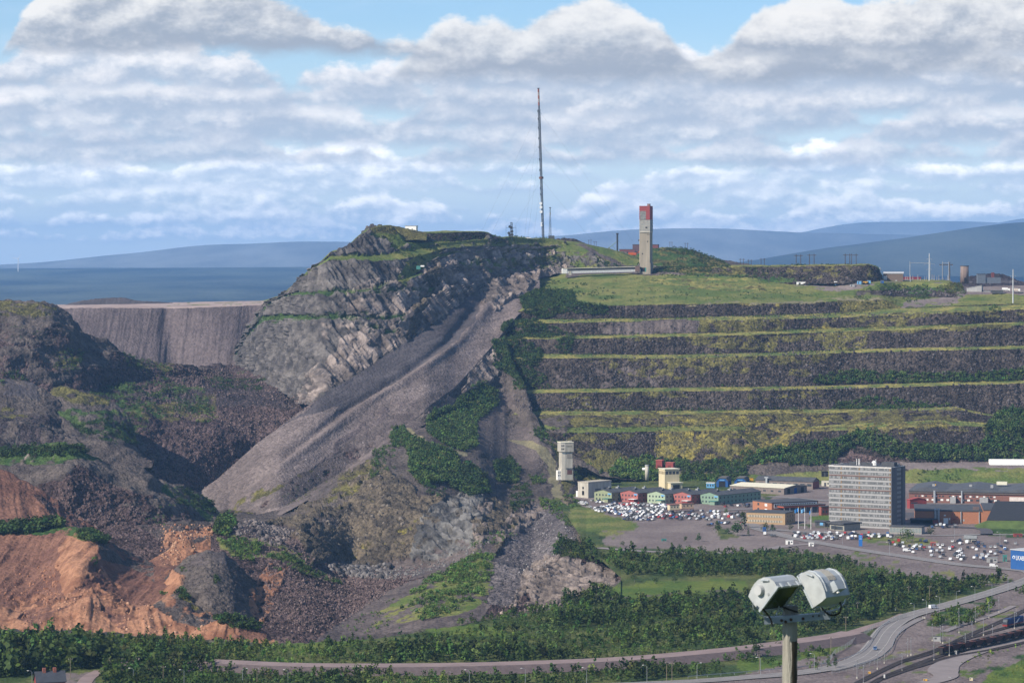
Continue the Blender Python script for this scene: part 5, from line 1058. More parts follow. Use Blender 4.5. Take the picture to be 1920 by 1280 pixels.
WOOD = mat('weathered_wood', (.22,.18,.13), var=.35, scale=4, streak=True); BLACK = mat('black_rubber', (.012,.012,.013), rough=.5); LBLUE = mat('pale_blue_sign', (.13,.33,.55), var=.05); YEL = mat('yellow_paint', (.62,.33,.03), var=.1); TEAL = mat('teal_paint', (.05,.19,.17), var=.1)
CAN = {}
def win(parent, x, y, z, w, h, face, m=None, name='window', frame=False):
    """a window set 6 cm proud of the wall: face L looks along -y, R along +x"""
    k = (round(w,2), round(h,2), face, (m or GLASS).name, frame)
    if k not in CAN:
        b = MB()
        if face == 'L': b.box(-w/2,w/2,-.06,.1,0,h)
        else: b.box(-.1,.06,-w/2,w/2,0,h)
        CAN[k] = b.build(name, m or GLASS, None); COL.objects.unlink(CAN[k])
    o = CAN[k].copy(); o.name = name; COL.objects.link(o); o.parent = parent; o.location = (x, y, z); return o
def bldg(name, px, py, pxl, pxr, hpx, th, label, cat, z=0.0, D=None, group=None):
    """near corner at photo pixel; returns root empty, left-face length, right-face length, height"""
    D = D or dz(py, z); k = D/F; p = P(px, py, D)
    wl = pxl*k/math.cos(th); wr = pxr*k/abs(math.sin(th)); r = empty(name, p, th, label, cat, group)
    return r, wl, wr, hpx*k
def flat_block(r, wl, wr, h, mw, mr, par=.5, over=.25, t=.5):
    MB().box(-wl,0,0,wr,-3,h).build('wall', mw, r)
    MB().box(-wl-over,over,-over,wr+over,h+.003,h+t).build('roof', mr, r)
def gable_block(r, wl, wr, h, rise, mw, mr, over=.5, along='y'):
    if along == 'y':      # ridge runs away along y, gable on the left face
        MB().yprism([(-wl,-3),(0,-3),(0,h),(-wl/2,h+rise),(-wl,h)], 0, wr).build('wall', mw, r)
        s = rise/(wl/2); MB().yprism([(-wl-over,h-s*over+.02),(-wl/2,h+rise+.02),(over,h-s*over+.02),(over,h-s*over+.3),(-wl/2,h+rise+.35),(-wl-over,h-s*over+.3)], -over, wr+over).build('roof', mr, r)
    else:
        MB().xprism([(0,-3),(wr,-3),(wr,h),(wr/2,h+rise),(0,h)], -wl, 0).build('wall', mw, r)
        s = rise/(wr/2); MB().xprism([(-over,h-s*over+.02),(wr/2,h+rise+.02),(wr+over,h-s*over+.02),(wr+over,h-s*over+.3),(wr/2,h+rise+.35),(-over,h-s*over+.3)], -wl-over, over).build('roof', mr, r)
TH = R(-41)
# ---- five coloured two-storey halls
for i, (px, py, mw, pr, lab) in enumerate([(1147,941,SAGE,60,'sage green hall, first in the row from the bare concrete building'),(1196,942,ROSE,62,'faded red hall between the sage and the mint green halls'),
        (1247,944,MINT,62,'pale mint green hall between the two red halls'),(1296,945,ROSE,64,'faded red hall between the mint and the long green hall'),(1347,946,GREEN,88,'longest green hall, at the end of the coloured row')]):
    r, wl, wr, h = bldg('coloured_hall', px, py, 32, pr, 17.5, TH, lab, 'hall', group='coloured halls in a row')
    gable_block(r, wl, wr, h, 2.2, mw, DKGREY)
    for fl in range(2):
        for c in range(5): win(r, -wl*(.14+.18*c), 0, 1.3+fl*3.4, 1.3, 1.5, 'L')
        n = int(wr/5)
        for c in range(n): win(r, 0, wr*(c+.5)/n, 1.3+fl*3.4, 1.4, 1.5, 'R')
    MB().box(-4.2,-.6,-.12,-.02,h-1.6,h-.5).build('sign_board', LBLUE, r)
    pm = ROSE if mw is ROSE else TEAL
    MB().box(-5.5,-.5,-4.5,-.05,-2,2.8).build('porch', mat('dark_red_porch',(.22,.04,.04)) if mw is ROSE else mw, r); MB().box(-6,0,-5,-.08,2.803,3.1).build('porch_roof', WHITE if mw is ROSE else TEAL, r)
    for q in range(max(2, int(wr/22))):
        y = wr*(.15+.3*q)
        MB().box(-wl/2-1.2,-wl/2+1.2,y,y+3,h+1.6,h+3.4).build('roof_vent', GREY if q % 2 else DKGREY, r); 
        MB().tube((-wl/2+.5,y+1.5,h+3.4),(-wl/2+.5,y+1.5,h+4.6),.5,.5,8).build('vent_pipe', STEEL, r)
# ---- bare concrete building by the pit edge
r, wl, wr, h = bldg('concrete_building', 1103, 933, 19, 45, 28, TH, 'bare stained concrete building with flat roof at the pit edge', 'building')
flat_block(r, wl, wr, h, CONC, mat('pale_gravel_roof',(.40,.36,.29)), t=.7)
win(r, -wl*.5, 0, 2.0, 2.4, 3.6, 'L', DARK_, 'doorway'); win(r, 0, wr*.42, 2.5, 7.5, 4.5, 'R', mat('dim_panel',(.12,.125,.12)), 'boarded_opening'); win(r, 0, wr*.75, 3, 5, 4.5, 'R', mat('dim_panel',(.12,.125,.12)), 'boarded_opening')
win(r, -wl*.5, 0, 7, 1.6, 2, 'L', DARK_); MB().tube((-wl-2.5,3,-1),(-wl-2.5,3,5),1.6,1.6,12).build('tank', WHITE, r)
# ---- small headframe tower
D0 = 2590; r = empty('headframe_tower', P(1062.5, 894.5, D0), R(-68), 'small pale concrete headframe tower on the spur above the car park', 'mine tower'); k = D0/F
# narrow face looks left, wide face to the right: x along the wide side, y away
def hb(x0,x1,y0,y1,z0,z1,nm,m): return MB().box(x0,x1,y0,y1,z0,z1).build(nm, m, r)
r.rotation_euler = (0,0,R(14)); r.scale = (.82,.9,.79)
W1 = 15*k; hb(-5.6,W1*1.02,0,12,-3,9.5,'base',CONC); hb(-5.3,W1*.95,.3,11,9.503,28,'shaft',CONC); hb(-6.6,W1*1.08,-.8,12.2,28.003,38,'head',CONC)
hb(-6.9,W1*1.1,-1.1,12.5,38.003,38.7,'roof',CREAM); hb(-9.5,-5.65,1,7,-3,7.5,'stair_box',WHITE)
# thin proud panels, paler in colour to carry sunlight on the left end
hb(-5.36,-1.3,.22,.3,9.6,28,'shaft_panel',mat('sunlit_concrete_tint',(.66,.60,.50),var=.15,scale=.4,streak=True)); hb(-6.66,-2,-.9,-.803,28.1,37.9,'head_panel',mat('sunlit_concrete_tint',(.66,.60,.50))); hb(-5.66,-1.3,-.1,-.003,-2.9,9.4,'base_panel',mat('sunlit_concrete_tint',(.66,.60,.50)))
for q in range(2):
    for zz in (30.2,33.8): win(r, -5.4+1.9*q, -.9, zz, 1.1, 1.9, 'L', DARK_)
for q in range(4): win(r, .2+1.5*q, -.8, 33.2, .5, 1.6, 'L', DARK_)
for zz in (1.5,4.5):
    win(r, -8.6, 1, zz, .9, 1.4, 'L', DARK_); win(r, -7, 1, zz, .9, 1.4, 'L', DARK_)
hb(.6,W1*.86,-.12,-.01,3.2,8.2,'shutter',mat('dull_maroon_shutter',(.13,.06,.055))); hb(-1,W1*.98,-.7,-.01,9.6,10.1,'ledge',DKGREY); hb(.1,W1*.9,.12,.29,21,26.5,'recess_panel',mat('shaft_stain',(.30,.27,.23),var=.3,streak=True))
MB().tube((1,5,38.7),(1,5,44),.12,.06,5).build('aerial', STEEL, r); MB().box(4,7,4,7,38.7,39.9).build('roof_vent', CONC, r)
# ---- beige sheet-metal tower building
r, wl, wr, h = bldg('tower_building', 1246.5, 916, 10, 28, 36, R(-68), 'tall beige sheet metal building with a strip of windows under its cream roof', 'building')
flat_block(r, wl, wr, h, BEIGE, CREAM, t=.6, over=.5)
for c in range(4): win(r, 0, wr*(.14+.24*c), h-4.2, wr*.19, 2.6, 'R')
for c in range(4): win(r, -wl*(.14+.24*c), 0, h-4.2, wl*.17, 2.6, 'L', mat('dull_louvre',(.25,.20,.12)))
MB().box(.05,wr*.45,wr*.2,wr*.99,-3,5.2).build('lean_to', BEIGE, r); MB().box(0.04,wr*.5,wr*.15,wr*1.05,5.203,5.6).build('lean_to_roof', CREAM, r); MB().box(wr*.451,wr*.47,wr*.35,wr*.8,-1,3.6).build('garage_opening', DARK_, r)
# ---- silo and red sheds in the birches
r = empty('silo', P(1213, 893, 2640), 0, 'small grey concrete silo standing in the birches', 'silo'); MB().tube((0,0,-3),(0,0,9.5),1.7,1.7,16).build('shell', CONC, r, True); MB().tube((0,0,9.5),(0,0,10.4),1.9,1.7,16).build('cap', GREY, r); MB().tube((-4,1,6.5),(-1.5,.5,6.5),1.3,1.3,12).build('side_drum', WHITE, r)
for q, (x, y, w, hh, lab) in enumerate([(1235.5,873,12,11,'tall red shed above the birches'),(1255,874,15,7.5,'low red shed beside the taller one')]):
    D = 2690; r = empty('red_shed', P(x, y+4, D), R(-20), lab, 'shed', 'red sheds above the birches'); kk = D/F
    MB().box(-w*kk/2,w*kk/2,0,6,-4,hh*kk+1.5).build('wall', RED, r); MB().box(-w*kk/2-.3,w*kk/2+.3,-.3,6.3,hh*kk+1.503,hh*kk+1.9).build('roof', mat('pale_red_roof',(.42,.12,.10)), r); MB().box(-1.5,1.5,-.08,-.01,-1,2.6).build('door', mat('dark_red_door',(.12,.025,.022)), r)
# ---- two raised beige cabins among the cars
for q, (cx, cy, l, rr, lab) in enumerate([(1256,961,4,18.5,'beige two storey cabin standing among the parked cars, left one'),(1278,958.5,4,23,'longer beige cabin standing among the parked cars, right one')]):
    r, wl, wr, h = bldg('site_cabin', cx, cy, l, rr, 14.5, R(-70), lab, 'cabin', group='beige cabins in the car park')
    MB().box(-wl,0,0,wr,2.2,h).build('wall', BEIGE if q == 0 else mat('sand_sheet',(.50,.36,.24)), r); MB().box(-wl-.3,.3,-.3,wr+.3,h+.003,h+.35).build('roof', mat('maroon_trim',(.22,.09,.07)), r); MB().box(-wl-.1,.1,-.1,wr+.1,1.8,2.197).build('floor_frame', mat('maroon_trim',(.22,.09,.07)), r)
    for y in (.1, wr-.4):
        for x in (-wl+.1, -.4): MB().box(x,x+.3,y,y+.3,-1,1.797).build('leg', DKGREY, r)
    for c in range(3): win(r, 0, wr*(.2+.3*c), h-2.2, .9, 1.1, 'R')
# ---- blue tunnel portals
for q, (x, w, lab) in enumerate([(1354,22,'blue tunnel portal nearer the coloured halls'),(1388,22,'blue tunnel portal beside the orange box')]):
    r = empty('tunnel_portal', G(x, 912.5), R(-12), lab, 'tunnel portal', 'blue tunnel portals'); kk = dz(912.5)/F; a = w*kk/2
    MB().yprism([(-a,-1),(a,-1),(a,4.8),(a*.55,7.2),(-a*.55,7.2),(-a,4.8)], 0, 22).build('frame', BLUE, r)
    MB().yprism([(-a-.4,4.9),(-a*.6,7.6),(a*.6,7.6),(a+.4,4.9),(a+.4,5.3),(a*.62,8.1),(-a*.62,8.1),(-a-.4,5.3)], -.5, 22.5).build('roof', mat('tarred_roof',(.12,.11,.10)), r)
    MB().box(-a*.55,a*.55,-.08,-.01,-.5,4.9).build('opening', DARK_, r); MB().box(-a*.4,a*.4,-.1,-.012,5.6,6.3).build('sign_board', LBLUE, r)
o = empty('orange_box', G(1406,908.5), 0, 'orange yellow box beside the blue portal', 'box'); MB().box(-3,3,0,3,-.5,5.6).build('body', YEL, o); MB().box(-3.1,3.1,-.1,3.1,5.603,5.8).build('lid', mat('dark_yellow_lid',(.4,.2,.02)), o); MB().box(-.9,.9,-.08,-.01,-.2,2.4).build('door', mat('dark_yellow_lid',(.4,.2,.02)), o)
r = empty('ticket_hut', G(1332,914), R(-15), 'small blue and white hut by the portal', 'hut'); MB().box(-3.6,3.6,0,3,-.5,4).build('wall', LBLUE, r); MB().box(-3.9,3.9,-.3,3.3,4.003,4.5).build('roof', WHITE, r)
for c in range(3): win(r, -2.2+2.2*c, 0, 1.2, 1.2, 1.8, 'L')
# ---- works halls in the middle
r, wl, wr, h = bldg('workshop', 1524, 917, 103, 15, 14, R(-28), 'long brick workshop with dark pitched roof and red end', 'workshop')
gable_block(r, wl, wr, h, 3, mat('grey_brown_wall',(.19,.155,.14)), DKGREY, along='x'); MB().box(.01,.1,.3,wr-.3,-2,h-.2).build('end_wall', mat('brick_red_end',(.26,.075,.065)), r)
for c in range(8): win(r, -wl*(.06+.12*c), 0, h-4, 4, 2, 'L')
MB().box(-wl*.81,-wl*.78,-1.8,-.1,-1,h+2).build('duct', STEEL, r); MB().box(-wl*.83,-wl*.76,-1.9,-.1,h+2.003,h+3).build('duct_head', STEEL, r)
r, wl, wr, h = bldg('storage_hall', 1470, 927, 96, 50, 12, R(-35), 'low long hall with a cream sheet roof and brown walls', 'hall')
gable_block(r, wl, wr, h, 1.6, mat('grey_brown_wall',(.19,.155,.14)), CREAM, along='x')
for c in range(3): win(r, 0, wr*(.2+.3*c), 0, 4.5, 4.6, 'R', DARK_ if c != 1 else BLUE, 'gate')
for c in range(7): win(r, -wl*(.08+.14*c), 0, 2, 2.6, 1.3, 'L')
r, wl, wr, h = bldg('office_block', 1447, 962, 31, 92, 19, R(-62), 'two storey office with a white window strip and a brick end', 'office')
flat_block(r, wl, wr, h, OBRICK, DKGREY); MB().box(.01,.12,2,wr-1,h*.5,h-.4).build('white_band', WHITE, r)
for c in range(18): win(r, .13, 3.5+(wr-7)*c/17., h*.6, 1.5, 2.2, 'R')
for fl in range(2): win(r, -wl*.3, 0, 1+fl*4, 3.5, 2, 'L', WHITE, 'white_panel'); win(r, -wl*.7, 0, 1+fl*4, 2.5, 2, 'L')
MB().box(.05,9,wr*.12,wr*1.02,4.6,5.9).build('porch_roof', mat('red_fascia',(.36,.085,.05)), r); MB().box(-.3+.35,9.3,wr*.11,wr*1.03,5.903,6.3).build('porch_roof_top', DKGREY, r)
MB().box(.06,7.5,wr*.2,wr,-1,4.597).build('entrance_glazing', mat('blue_grey_glass',(.06,.08,.10),rough=.2), r)
for c in range(8): MB().box(8,8.4,wr*(.14+.118*c),wr*(.14+.118*c)+.5,-1,4.597).build('column', WHITE if c % 2 else GREY, r)
r, wl, wr, h = bldg('brick_office', 1472, 983.5, 70, 24, 21, R(-24), 'tan brick office of two window rows with a flat dark roof', 'office')
flat_block(r, wl, wr, h, TAN, DKGREY)
for fl in range(2):
    w_ = MB().box(-wl+1.5,-2.5,-.09,-.01,1.4+fl*3.6,3.0+fl*3.6).build('window_strip', GLASS, r); b = MB()
    for c in range(22): x = -wl+1.5+(wl-4)*c/21.; b.box(x-.35,x+.35,-.16,-.093,1.4+fl*3.6,3.0+fl*3.6)
    b.build('mullion', mat('pale_mullion',(.5,.44,.33)), w_)
    for c in range(3): win(r, 0, wr*(.25+.25*c), 1.4+fl*3.6, 1.4, 1.5, 'R')
r, wl, wr, h = bldg('brick_annex', 1540, 966, 4, 20, 16, R(-62), 'small red brick annex beside the tall office', 'annex'); flat_block(r, wl, wr, h, mat('red_brick',(.25,.08,.06)), DKGREY)
for c in range(3): win(r, 0, wr*(.2+.3*c), 2, 1.6, 2, 'R')
# ---- the tall office slab
TO = R(-31); r = empty('office_tower', G(1671, 991.5), TO, 'tall slab office with striped window bands and a dark blank end', 'office tower'); k = dz(991.5)/F
wl, wr, h = 110*k/math.cos(TO), 33*k/abs(math.sin(TO)), 113*k; NF = 13; fh = h/NF
MB().box(-wl,-.02,.25,wr-.25,-2,h).build('wall', mat('pale_facade',(.40,.385,.36),var=.08), r)
SIDE = mat('shaded_end_wall',(.115,.11,.115), var=.15, scale=.5, streak=True); MB().box(-.017,.35,0,wr,-2,h+.6).build('end_wall', SIDE, r)  # end wall colour darkened to carry the shade on this side
MB().box(-wl-.3,-.02,.1,wr,h+.003,h+1.0).build('roof_edge', mat('pale_parapet',(.5,.48,.45)), r); MB().box(-wl*.95,-1,1,wr-1,h+1.003,h+1.3).build('roof', DKGREY, r)
SP = mat('spandrel_panel',(.33,.325,.32),var=.06); RB = mat('red_brown_band',(.15,.09,.075)); OR = mat('orange_panel',(.24,.16,.08)); PALEG = mat('blind_panel',(.24,.24,.235),var=.1)
rg = random.Random(4)
for f in range(NF):
    z = f*fh; red = f in (4, 8, 11)
    w_ = MB().box(-wl+.2,-.25,.12,.24,z+fh*.42,z+fh*.97).build('window_band', mat('office_glass',(.10,.105,.105),rough=.2,var=.4,scale=.5), r)
    b = MB(); b2 = MB()
    for c in range(60):
        x = -wl+.2+(wl-.45)*(c+.5)/60.; b.box(x-.09,x+.09,.02,.117,z+fh*.42,z+fh*.97)
        if rg.random() < .42: b2.box(x+.12,x+.70,.06,.115,z+fh*(.42+.2*rg.random()),z+fh*.97)
    b.build('mullion', GREY, w_); b2.build('blind', PALEG, w_)['kind'] = 'stuff'
    MB().box(-wl+.2,-.25,.0,.235,z+fh*.02,z+fh*.40).build('spandrel', SP, r)
    if red: MB().box(-wl+.2,-.25,-.06,-.005,z+fh*.02,z+fh*.30).build('red_band', RB, r)
    for fx in (.205,.495,.985):
        MB().box(-wl*(1-fx)-.6,-wl*(1-fx)+.3,-.10,-.065,z+fh*.42,z+fh*.95).build('orange_panel', OR, r)
    MB().box(.353,.42,wr*.38,wr*.68,z+fh*.42,z+fh*.92).build('window', mat('dull_end_glass',(.15,.15,.16),rough=.3,var=.2), r)
MB().box(.353,.5,wr*.72,wr*.78,0,h).build('end_rib', mat('darker_rib',(.05,.05,.055)), r)
for (x, y, a, b_, c, m, nm) in [(-.75,.35,5,4,2.2,DKGREY,'plant_room'),(-.55,.3,9,6,1.9,DKGREY,'plant_room'),(-.22,.3,10,6,2.8,DKGREY,'plant_room'),(-.06,.5,3,3,2.0,GREY,'roof_box')]:
    MB().box(x*wl,x*wl+a,y*wr,y*wr+b_,h+1.303,h+1.3+c).build(nm, m, r)
MB().tube((-.36*wl,wr*.4,h+1.3),(-.36*wl,wr*.4,h+3.4),1.9,1.9,16).build('tank', WHITE, r); MB().tube((-.36*wl,wr*.4,h+3.4),(-.36*wl,wr*.4,h+4.8),1.9,.7,16).build('tank_dome', WHITE, r)
for x in (-.62,-.59,-.57,-.31): MB().tube((x*wl,wr*.3,h+1.3),(x*wl,wr*.3,h+6),.28,.2,6).build('antenna', WHITE, r)
r, wl, wr, h = bldg('entrance_pavilion', 1583, 995, 24, 33, 12, R(-52), 'low dark roofed pavilion at the foot of the office tower', 'pavilion'); MB().box(-wl,0,0,wr,-1,h).build('wall', mat('grey_green_wall',(.27,.26,.22)), r); MB().box(-wl*1.15,.8,-1.5,wr+1,h+.003,h+1).build('roof', DKGREY, r); win(r, -wl/2, 0, .5, wl*.8, 2.6, 'L')
for x in (-wl*1.1,-wl*.6): MB().box(x,x+.3,-1.2,-.9,-1,h).build('column', DKGREY, r)
r, wl, wr, h = bldg('gatehouse', 1547, 987, 18, 8, 11, R(-30), 'small dark gatehouse left of the office pavilion', 'gatehouse'); flat_block(r, wl, wr, h*.85, mat('dark_timber',(.07,.07,.075)), DKGREY, over=.8); win(r, -wl*.35, 0, 1, 2.6, 2, 'L', LBLUE); win(r, -wl*.75, 0, 1, 1.5, 2, 'L')
r, wl, wr, h = bldg('glazed_annex', 1728, 1001, 58, 10, 15, R(-18), 'long low annex with a glazed front right of the office tower', 'annex'); flat_block(r, wl, wr, h*.8, mat('grey_plaster',(.33,.31,.28)), DKGREY)
for c in range(10): win(r, -wl*(.06+.098*c), 0, .8, wl*.082, h*.55, 'L', mat('pale_glass',(.22,.25,.24),rough=.2,var=.3,scale=.5))
# ---- brick halls on the right
r = empty('brick_works_hall', G(1704, 941), R(-13), 'huge brown brick works hall with a folded grey roof and rows of windows', 'works hall'); k = dz(941)/F; w = 330*k; h = 21*k
MB().box(0,w,0,60,-2,h).build('wall', BRICK, r); ROOF2 = mat('blue_grey_roof',(.085,.09,.10),var=.2,scale=.1)
bays = [(0,.21),(.21,.50),(.50,.80),(.80,1)]
for a, b_ in bays:
    x0, x1 = a*w, b_*w; MB().yprism([(x0,h+.003),(x1,h+.003),(x1,h+.8),((x0+x1)/2,h+3.2),(x0,h+.8)], -1.5, 75).build('roof', ROOF2, r)
MB().box(0,w,-.9,-.02,h-1.6,h-.05).build('fascia', mat('brown_fascia',(.13,.10,.085)), r)
for row_, (z, n, ww, hh) in enumerate([(h*.52,26,1.6,1.2),(h*.18,30,2.2,1.5)]):
    for c in range(n):
        if (c*7+row_*3) % 5: win(r, w*.02+w*.5*c/n*1.0, 0, z, ww, hh, 'L', WHITE if (c*3) % 7 < 3 else GLASS)
for x in (.145,.148,.30): MB().tube((w*x,-1.2,-1),(w*x,-1.2,h*1.1),.7,.7,10).build('duct', STEEL, r); 
for x, a in ((.235,4.5),(.40,4.5),(.43,2.5)): MB().box(w*x,w*x+a,-4,-.1,-1,5).build('white_box', GREY, r)
MB().box(w*.565,w*.80,-.35,-.03,h*.1,h*.62).build('white_panel', mat('orange_white_panel',(.62,.55,.5)), r)
for x in (.12,.33,.45): MB().box(w*x,w*x+2.2,20,22,h+2,h+4.5).build('roof_vent', GREY, r)
MB().box(w*.47,w*.53,50,55,h+2.5,h+5).build('roof_light', CREAM, r); MB().box(w*.12,w*.135,30,33,h+1.8,h+3.6).build('roof_box', YEL, r)
r, wl, wr, h = bldg('red_hall', 1706, 953, 4, 33, 16, R(-70), 'bright red sheet metal hall beside the office tower', 'hall'); gable_block(r, wl, wr, h, 1.5, RED, mat('red_roof',(.28,.06,.055)), along='x'); win(r, 0, wr*.6, 0, 4, 4, 'R', mat('dark_red_door',(.12,.025,.022)), 'gate'); win(r, 0, wr*.25, 4, 6, 1, 'R')
r = empty('orange_brick_hall', G(1716, 980.5), R(-7), 'orange brick hall with a flat dark roof and silver ducts', 'works hall'); k = dz(980.5)/F; w, h = 125*k, 23*k
MB().box(0,w,0,55,-1,h).build('wall', OBRICK, r); MB().box(-.4,w+.4,-.4,56,h+.003,h+.8).build('roof', DKGREY, r); MB().box(w+.01,w*1.95,-.6,58,-1,h*1.12).build('tall_wall', OBRICK, r); MB().box(w+.41,w*1.97,-1,59,h*1.12+.003,h*1.12+.8).build('tall_roof', DKGREY, r)
MB().box(-w*.08,w*.33,-9,-.1,3.4,4.0).build('carport_roof', DKGREY, r); MB().box(w*.26,w*.34,-8.6,-.2,-1,3.397).build('carport_wall', RED, r); MB().box(-w*.07,w*.255,-.5,-.02,-1,3.397).build('carport_back', DARK_, r)
for x in (.30,.345): MB().tube((w*x,-1,1),(w*x,-1,h*1.05),.9,.9,10).build('duct', STEEL, r); MB().tube((w*x,-1,h*1.05),(w*x,1.2,h*1.05+1),.9,.9,10).build('duct_bend', STEEL, r)
for x in (.68,.95): MB().tube((w*x,-.7,0),(w*x,-.7,h*1.0),.35,.35,8).build('pipe', STEEL, r)
b = MB(); b.path([(w*.54,-1.2,0),(w*.54,-3,h*.6),(w*.56,-1,h*.95)],.2,5); b.path([(w*.54,-3,h*.6),(w*.62,-3,0)],.18,5); b.path([(w*.54,-2,h*.3),(w*.64,-2,h*.5)],.2,5); b.build('red_stair', mat('red_steel',(.3,.05,.04)), r)
MB().box(w*.42,w*.49,-.12,-.02,0,h*.45).build('gate', WHITE, r); MB().box(w*.86,w*.95,5,9,h+.803,h+3).build('roof_box', mat('brown_box',(.14,.10,.09)), r); win(r, w*.51, 0, h*.3, 1, 1.6, 'L', WHITE); win(r, w*.72, 0, h*.2, 1.2, 1.6, 'L', GREY); win(r, w*.44, 0, h*.62, 1.4, 1, 'L', WHITE)
# ---- black sloping roof over the green bank, far right
r = empty('covered_stockpile', G(1850, 988), R(-6), 'big black sloping roof above a grassy bank at the right edge', 'roofed store'); k = dz(988)/F; w = 120*k
MB().add([(0,0,5.5),(w,0,5.5),(w,30,17),(8,30,17),(0,0,5),(w,0,5),(w,30,16.4),(8,30,16.4)],[(0,1,2,3),(4,7,6,5),(0,4,5,1),(1,5,6,2),(2,6,7,3),(3,7,4,0)]).build('roof', mat('black_felt',(.028,.030,.036),var=.2), r)
MB().add([(-10,-14,-1),(w,-14,-1),(w,0,4.95),(0,0,4.95),(-10,20,-1),(w,20,-1)],[(0,1,2,3),(0,3,4),(1,5,2),(2,5,4,3)]).build('bank', mat('bank_grass',(.075,.11,.028),var=.4,scale=.15,bump=.5), r)
MB().box(10,w,29.5,30.5,-1,16.3).build('back_wall', GREY, r); MB().add([(w*.5,-16,-1),(w,-26,-1),(w,-2,5.3),(w*.95,-2,5.3)],[(0,1,2,3)]).build('ramp', mat('pale_ramp',(.26,.22,.20)), r)
r = empty('hut', G(1819, 1015.5), R(-15), 'small grey hut with pitched roof beside the railway path', 'hut'); MB().box(-4,4,0,5,-.5,2.6).build('wall', mat('grey_green_wall',(.27,.26,.22)), r); MB().xprism([(-.6,2.4),(2.5,4.4),(5.6,2.4),(2.5,4.1)], -4.6, 4.6).build('roof', mat('pale_grey_roof',(.2,.21,.21)), r); MB().box(-.5,.5,-.06,.1,-.3,1.9).build('door', DKGREY, r)
# ---- arched white store on the bench
D0 = 2690; r = empty('arched_store', P(1856, 879, D0), R(-4), 'white arched storage hall on the track above the works', 'storage hall'); k = D0/F; w = 95*k
arc = [(0,4),(1.2,6.2),(3.5,7.8),(6.5,8.6),(9.5,7.8),(11.8,6.2),(13,4)]
MB().box(0,w,0,13,-2,4).build('wall', mat('slate_blue_wall',(.12,.14,.17)), r); MB().xprism([(y,z+.003) for y, z in arc], -.3, w).build('roof', mat('white_canvas',(.78,.76,.72),var=.05), r); MB().box(-.1,-.01,4,9,-1,4).build('gate', GREY, r); MB().box(-.35,w,-.3,-.01,3.6,4.0).build('gutter', WHITE, r)
r = empty('tunnel_mouth', P(1783, 871, 2715), 0, 'dark tunnel mouth in the bank above the works', 'tunnel mouth'); b = MB(); b.yprism([(-7,-2),(7,-2),(7,4),(4.5,7.2),(-4.5,7.2),(-7,4)],0,9); b.build('frame', mat('rough_concrete',(.25,.22,.2)), r); MB().yprism([(-5,-1),(5,-1),(5,3.4),(3.2,5.6),(-3.2,5.6),(-5,3.4)],-.1,-.01).build('opening', DARK_, r); MB().box(7.2,8.4,0,1,-2,6).build('post', WHITE, r)
# ---- blue building with the white lettering, right edge
r = empty('blue_building', G(1895, 1067), R(-50), 'blue building with white lettering and round emblem at the right edge', 'building'); k = dz(1068)/F; h = 37*k
MB().box(0,40,0,26,-1,h).build('wall', BLUE, r); MB().box(-.3,40.3,-.3,26.3,h+.003,h+.5).build('roof', mat('light_grey_roof',(.42,.43,.44)), r); MB().box(-.05,40,-.06,-.01,-.9,.5).build('plinth', DKGREY, r)
cu = bpy.data.curves.new('lettering', 'FONT'); cu.body = 'LKAB'; cu.size = 4.0; cu.extrude = .06; cu.align_x = 'LEFT'
to = bpy.data.objects.new('lettering', cu); COL.objects.link(to); dg = bpy.context.evaluated_depsgraph_get(); me = bpy.data.meshes.new_from_object(to.evaluated_get(dg)); bpy.data.objects.remove(to)
lo = bpy.data.objects.new('lettering', me); COL.objects.link(lo); me.materials.clear(); me.materials.append(WHITE); lo.parent = r; lo.rotation_euler = (R(90),0,0); lo.location = (4.3,-.09,h*.52); lo.scale = (.72,1,1)
b = MB(); b.tube((2.6,-.10,h*.52+1.5),(2.6,-.012,h*.52+1.5),1.05,1.05,20); b.build('emblem', WHITE, r); b = MB(); b.tube((2.6,-.16,h*.52+1.25),(2.6,-.103,h*.52+1.25),.62,.62,16); b.build('emblem_centre', BLUE, r); MB().box(1.9,3.3,-.17,-.164,h*.52+1.8,h*.52+2.15).build('emblem_bar', LBLUE, r)
# ---- sign pylon and flags
r = empty('sign_pylon', G(1613.5, 1023.5), R(-10), 'tall blue sign pylon at the car park entrance', 'sign'); k = dz(1023.5)/F; MB().box(-3.4*k,3.4*k,0,.6,-.5,21*k).build('panel', mat('bright_blue',(.02,.13,.40),var=.06), r); MB().box(-2.2*k,2.2*k,-.08,-.01,17*k,19*k).build('emblem', LBLUE, r); MB().box(-2.4*k,2.4*k,-.08,-.01,13.6*k,14.6*k).build('lettering_bar', mat('blue_white',(.45,.6,.75)), r)
fp = None
for q, (x, y) in enumerate([(1497,991),(1509,991),(1520.5,992)]):
    k = dz(y)/F; r = empty('flagpole', G(x, y), 0, ['white flagpole nearest the tan brick office','white flagpole in the middle of the three by the office','white flagpole nearest the office tower'][q], 'flagpole', 'flagpoles in front of the office')
    MB().tube((0,0,0),(0,0,40*k),.22,.12,8).build('pole', WHITE, r); MB().tube((0,0,40*k),(0,0,40*k+.4),.25,.1,8).build('finial', YEL, r)
    xs = np.linspace(0,1,7); vv = [(-.15-s*(2.6 if q < 2 else .9), .35*math.sin(s*6+q), 39*k-zz*2.6-s*(1.2 if q < 2 else 2.2)) for zz in (0,1) for s in xs]; MB().add(vv, [(i,i+1,i+8,i+7) for i in range(6)]).build('flag', mat('flag_blue',(.03,.2,.5)) if q != 1 else LBLUE, r)
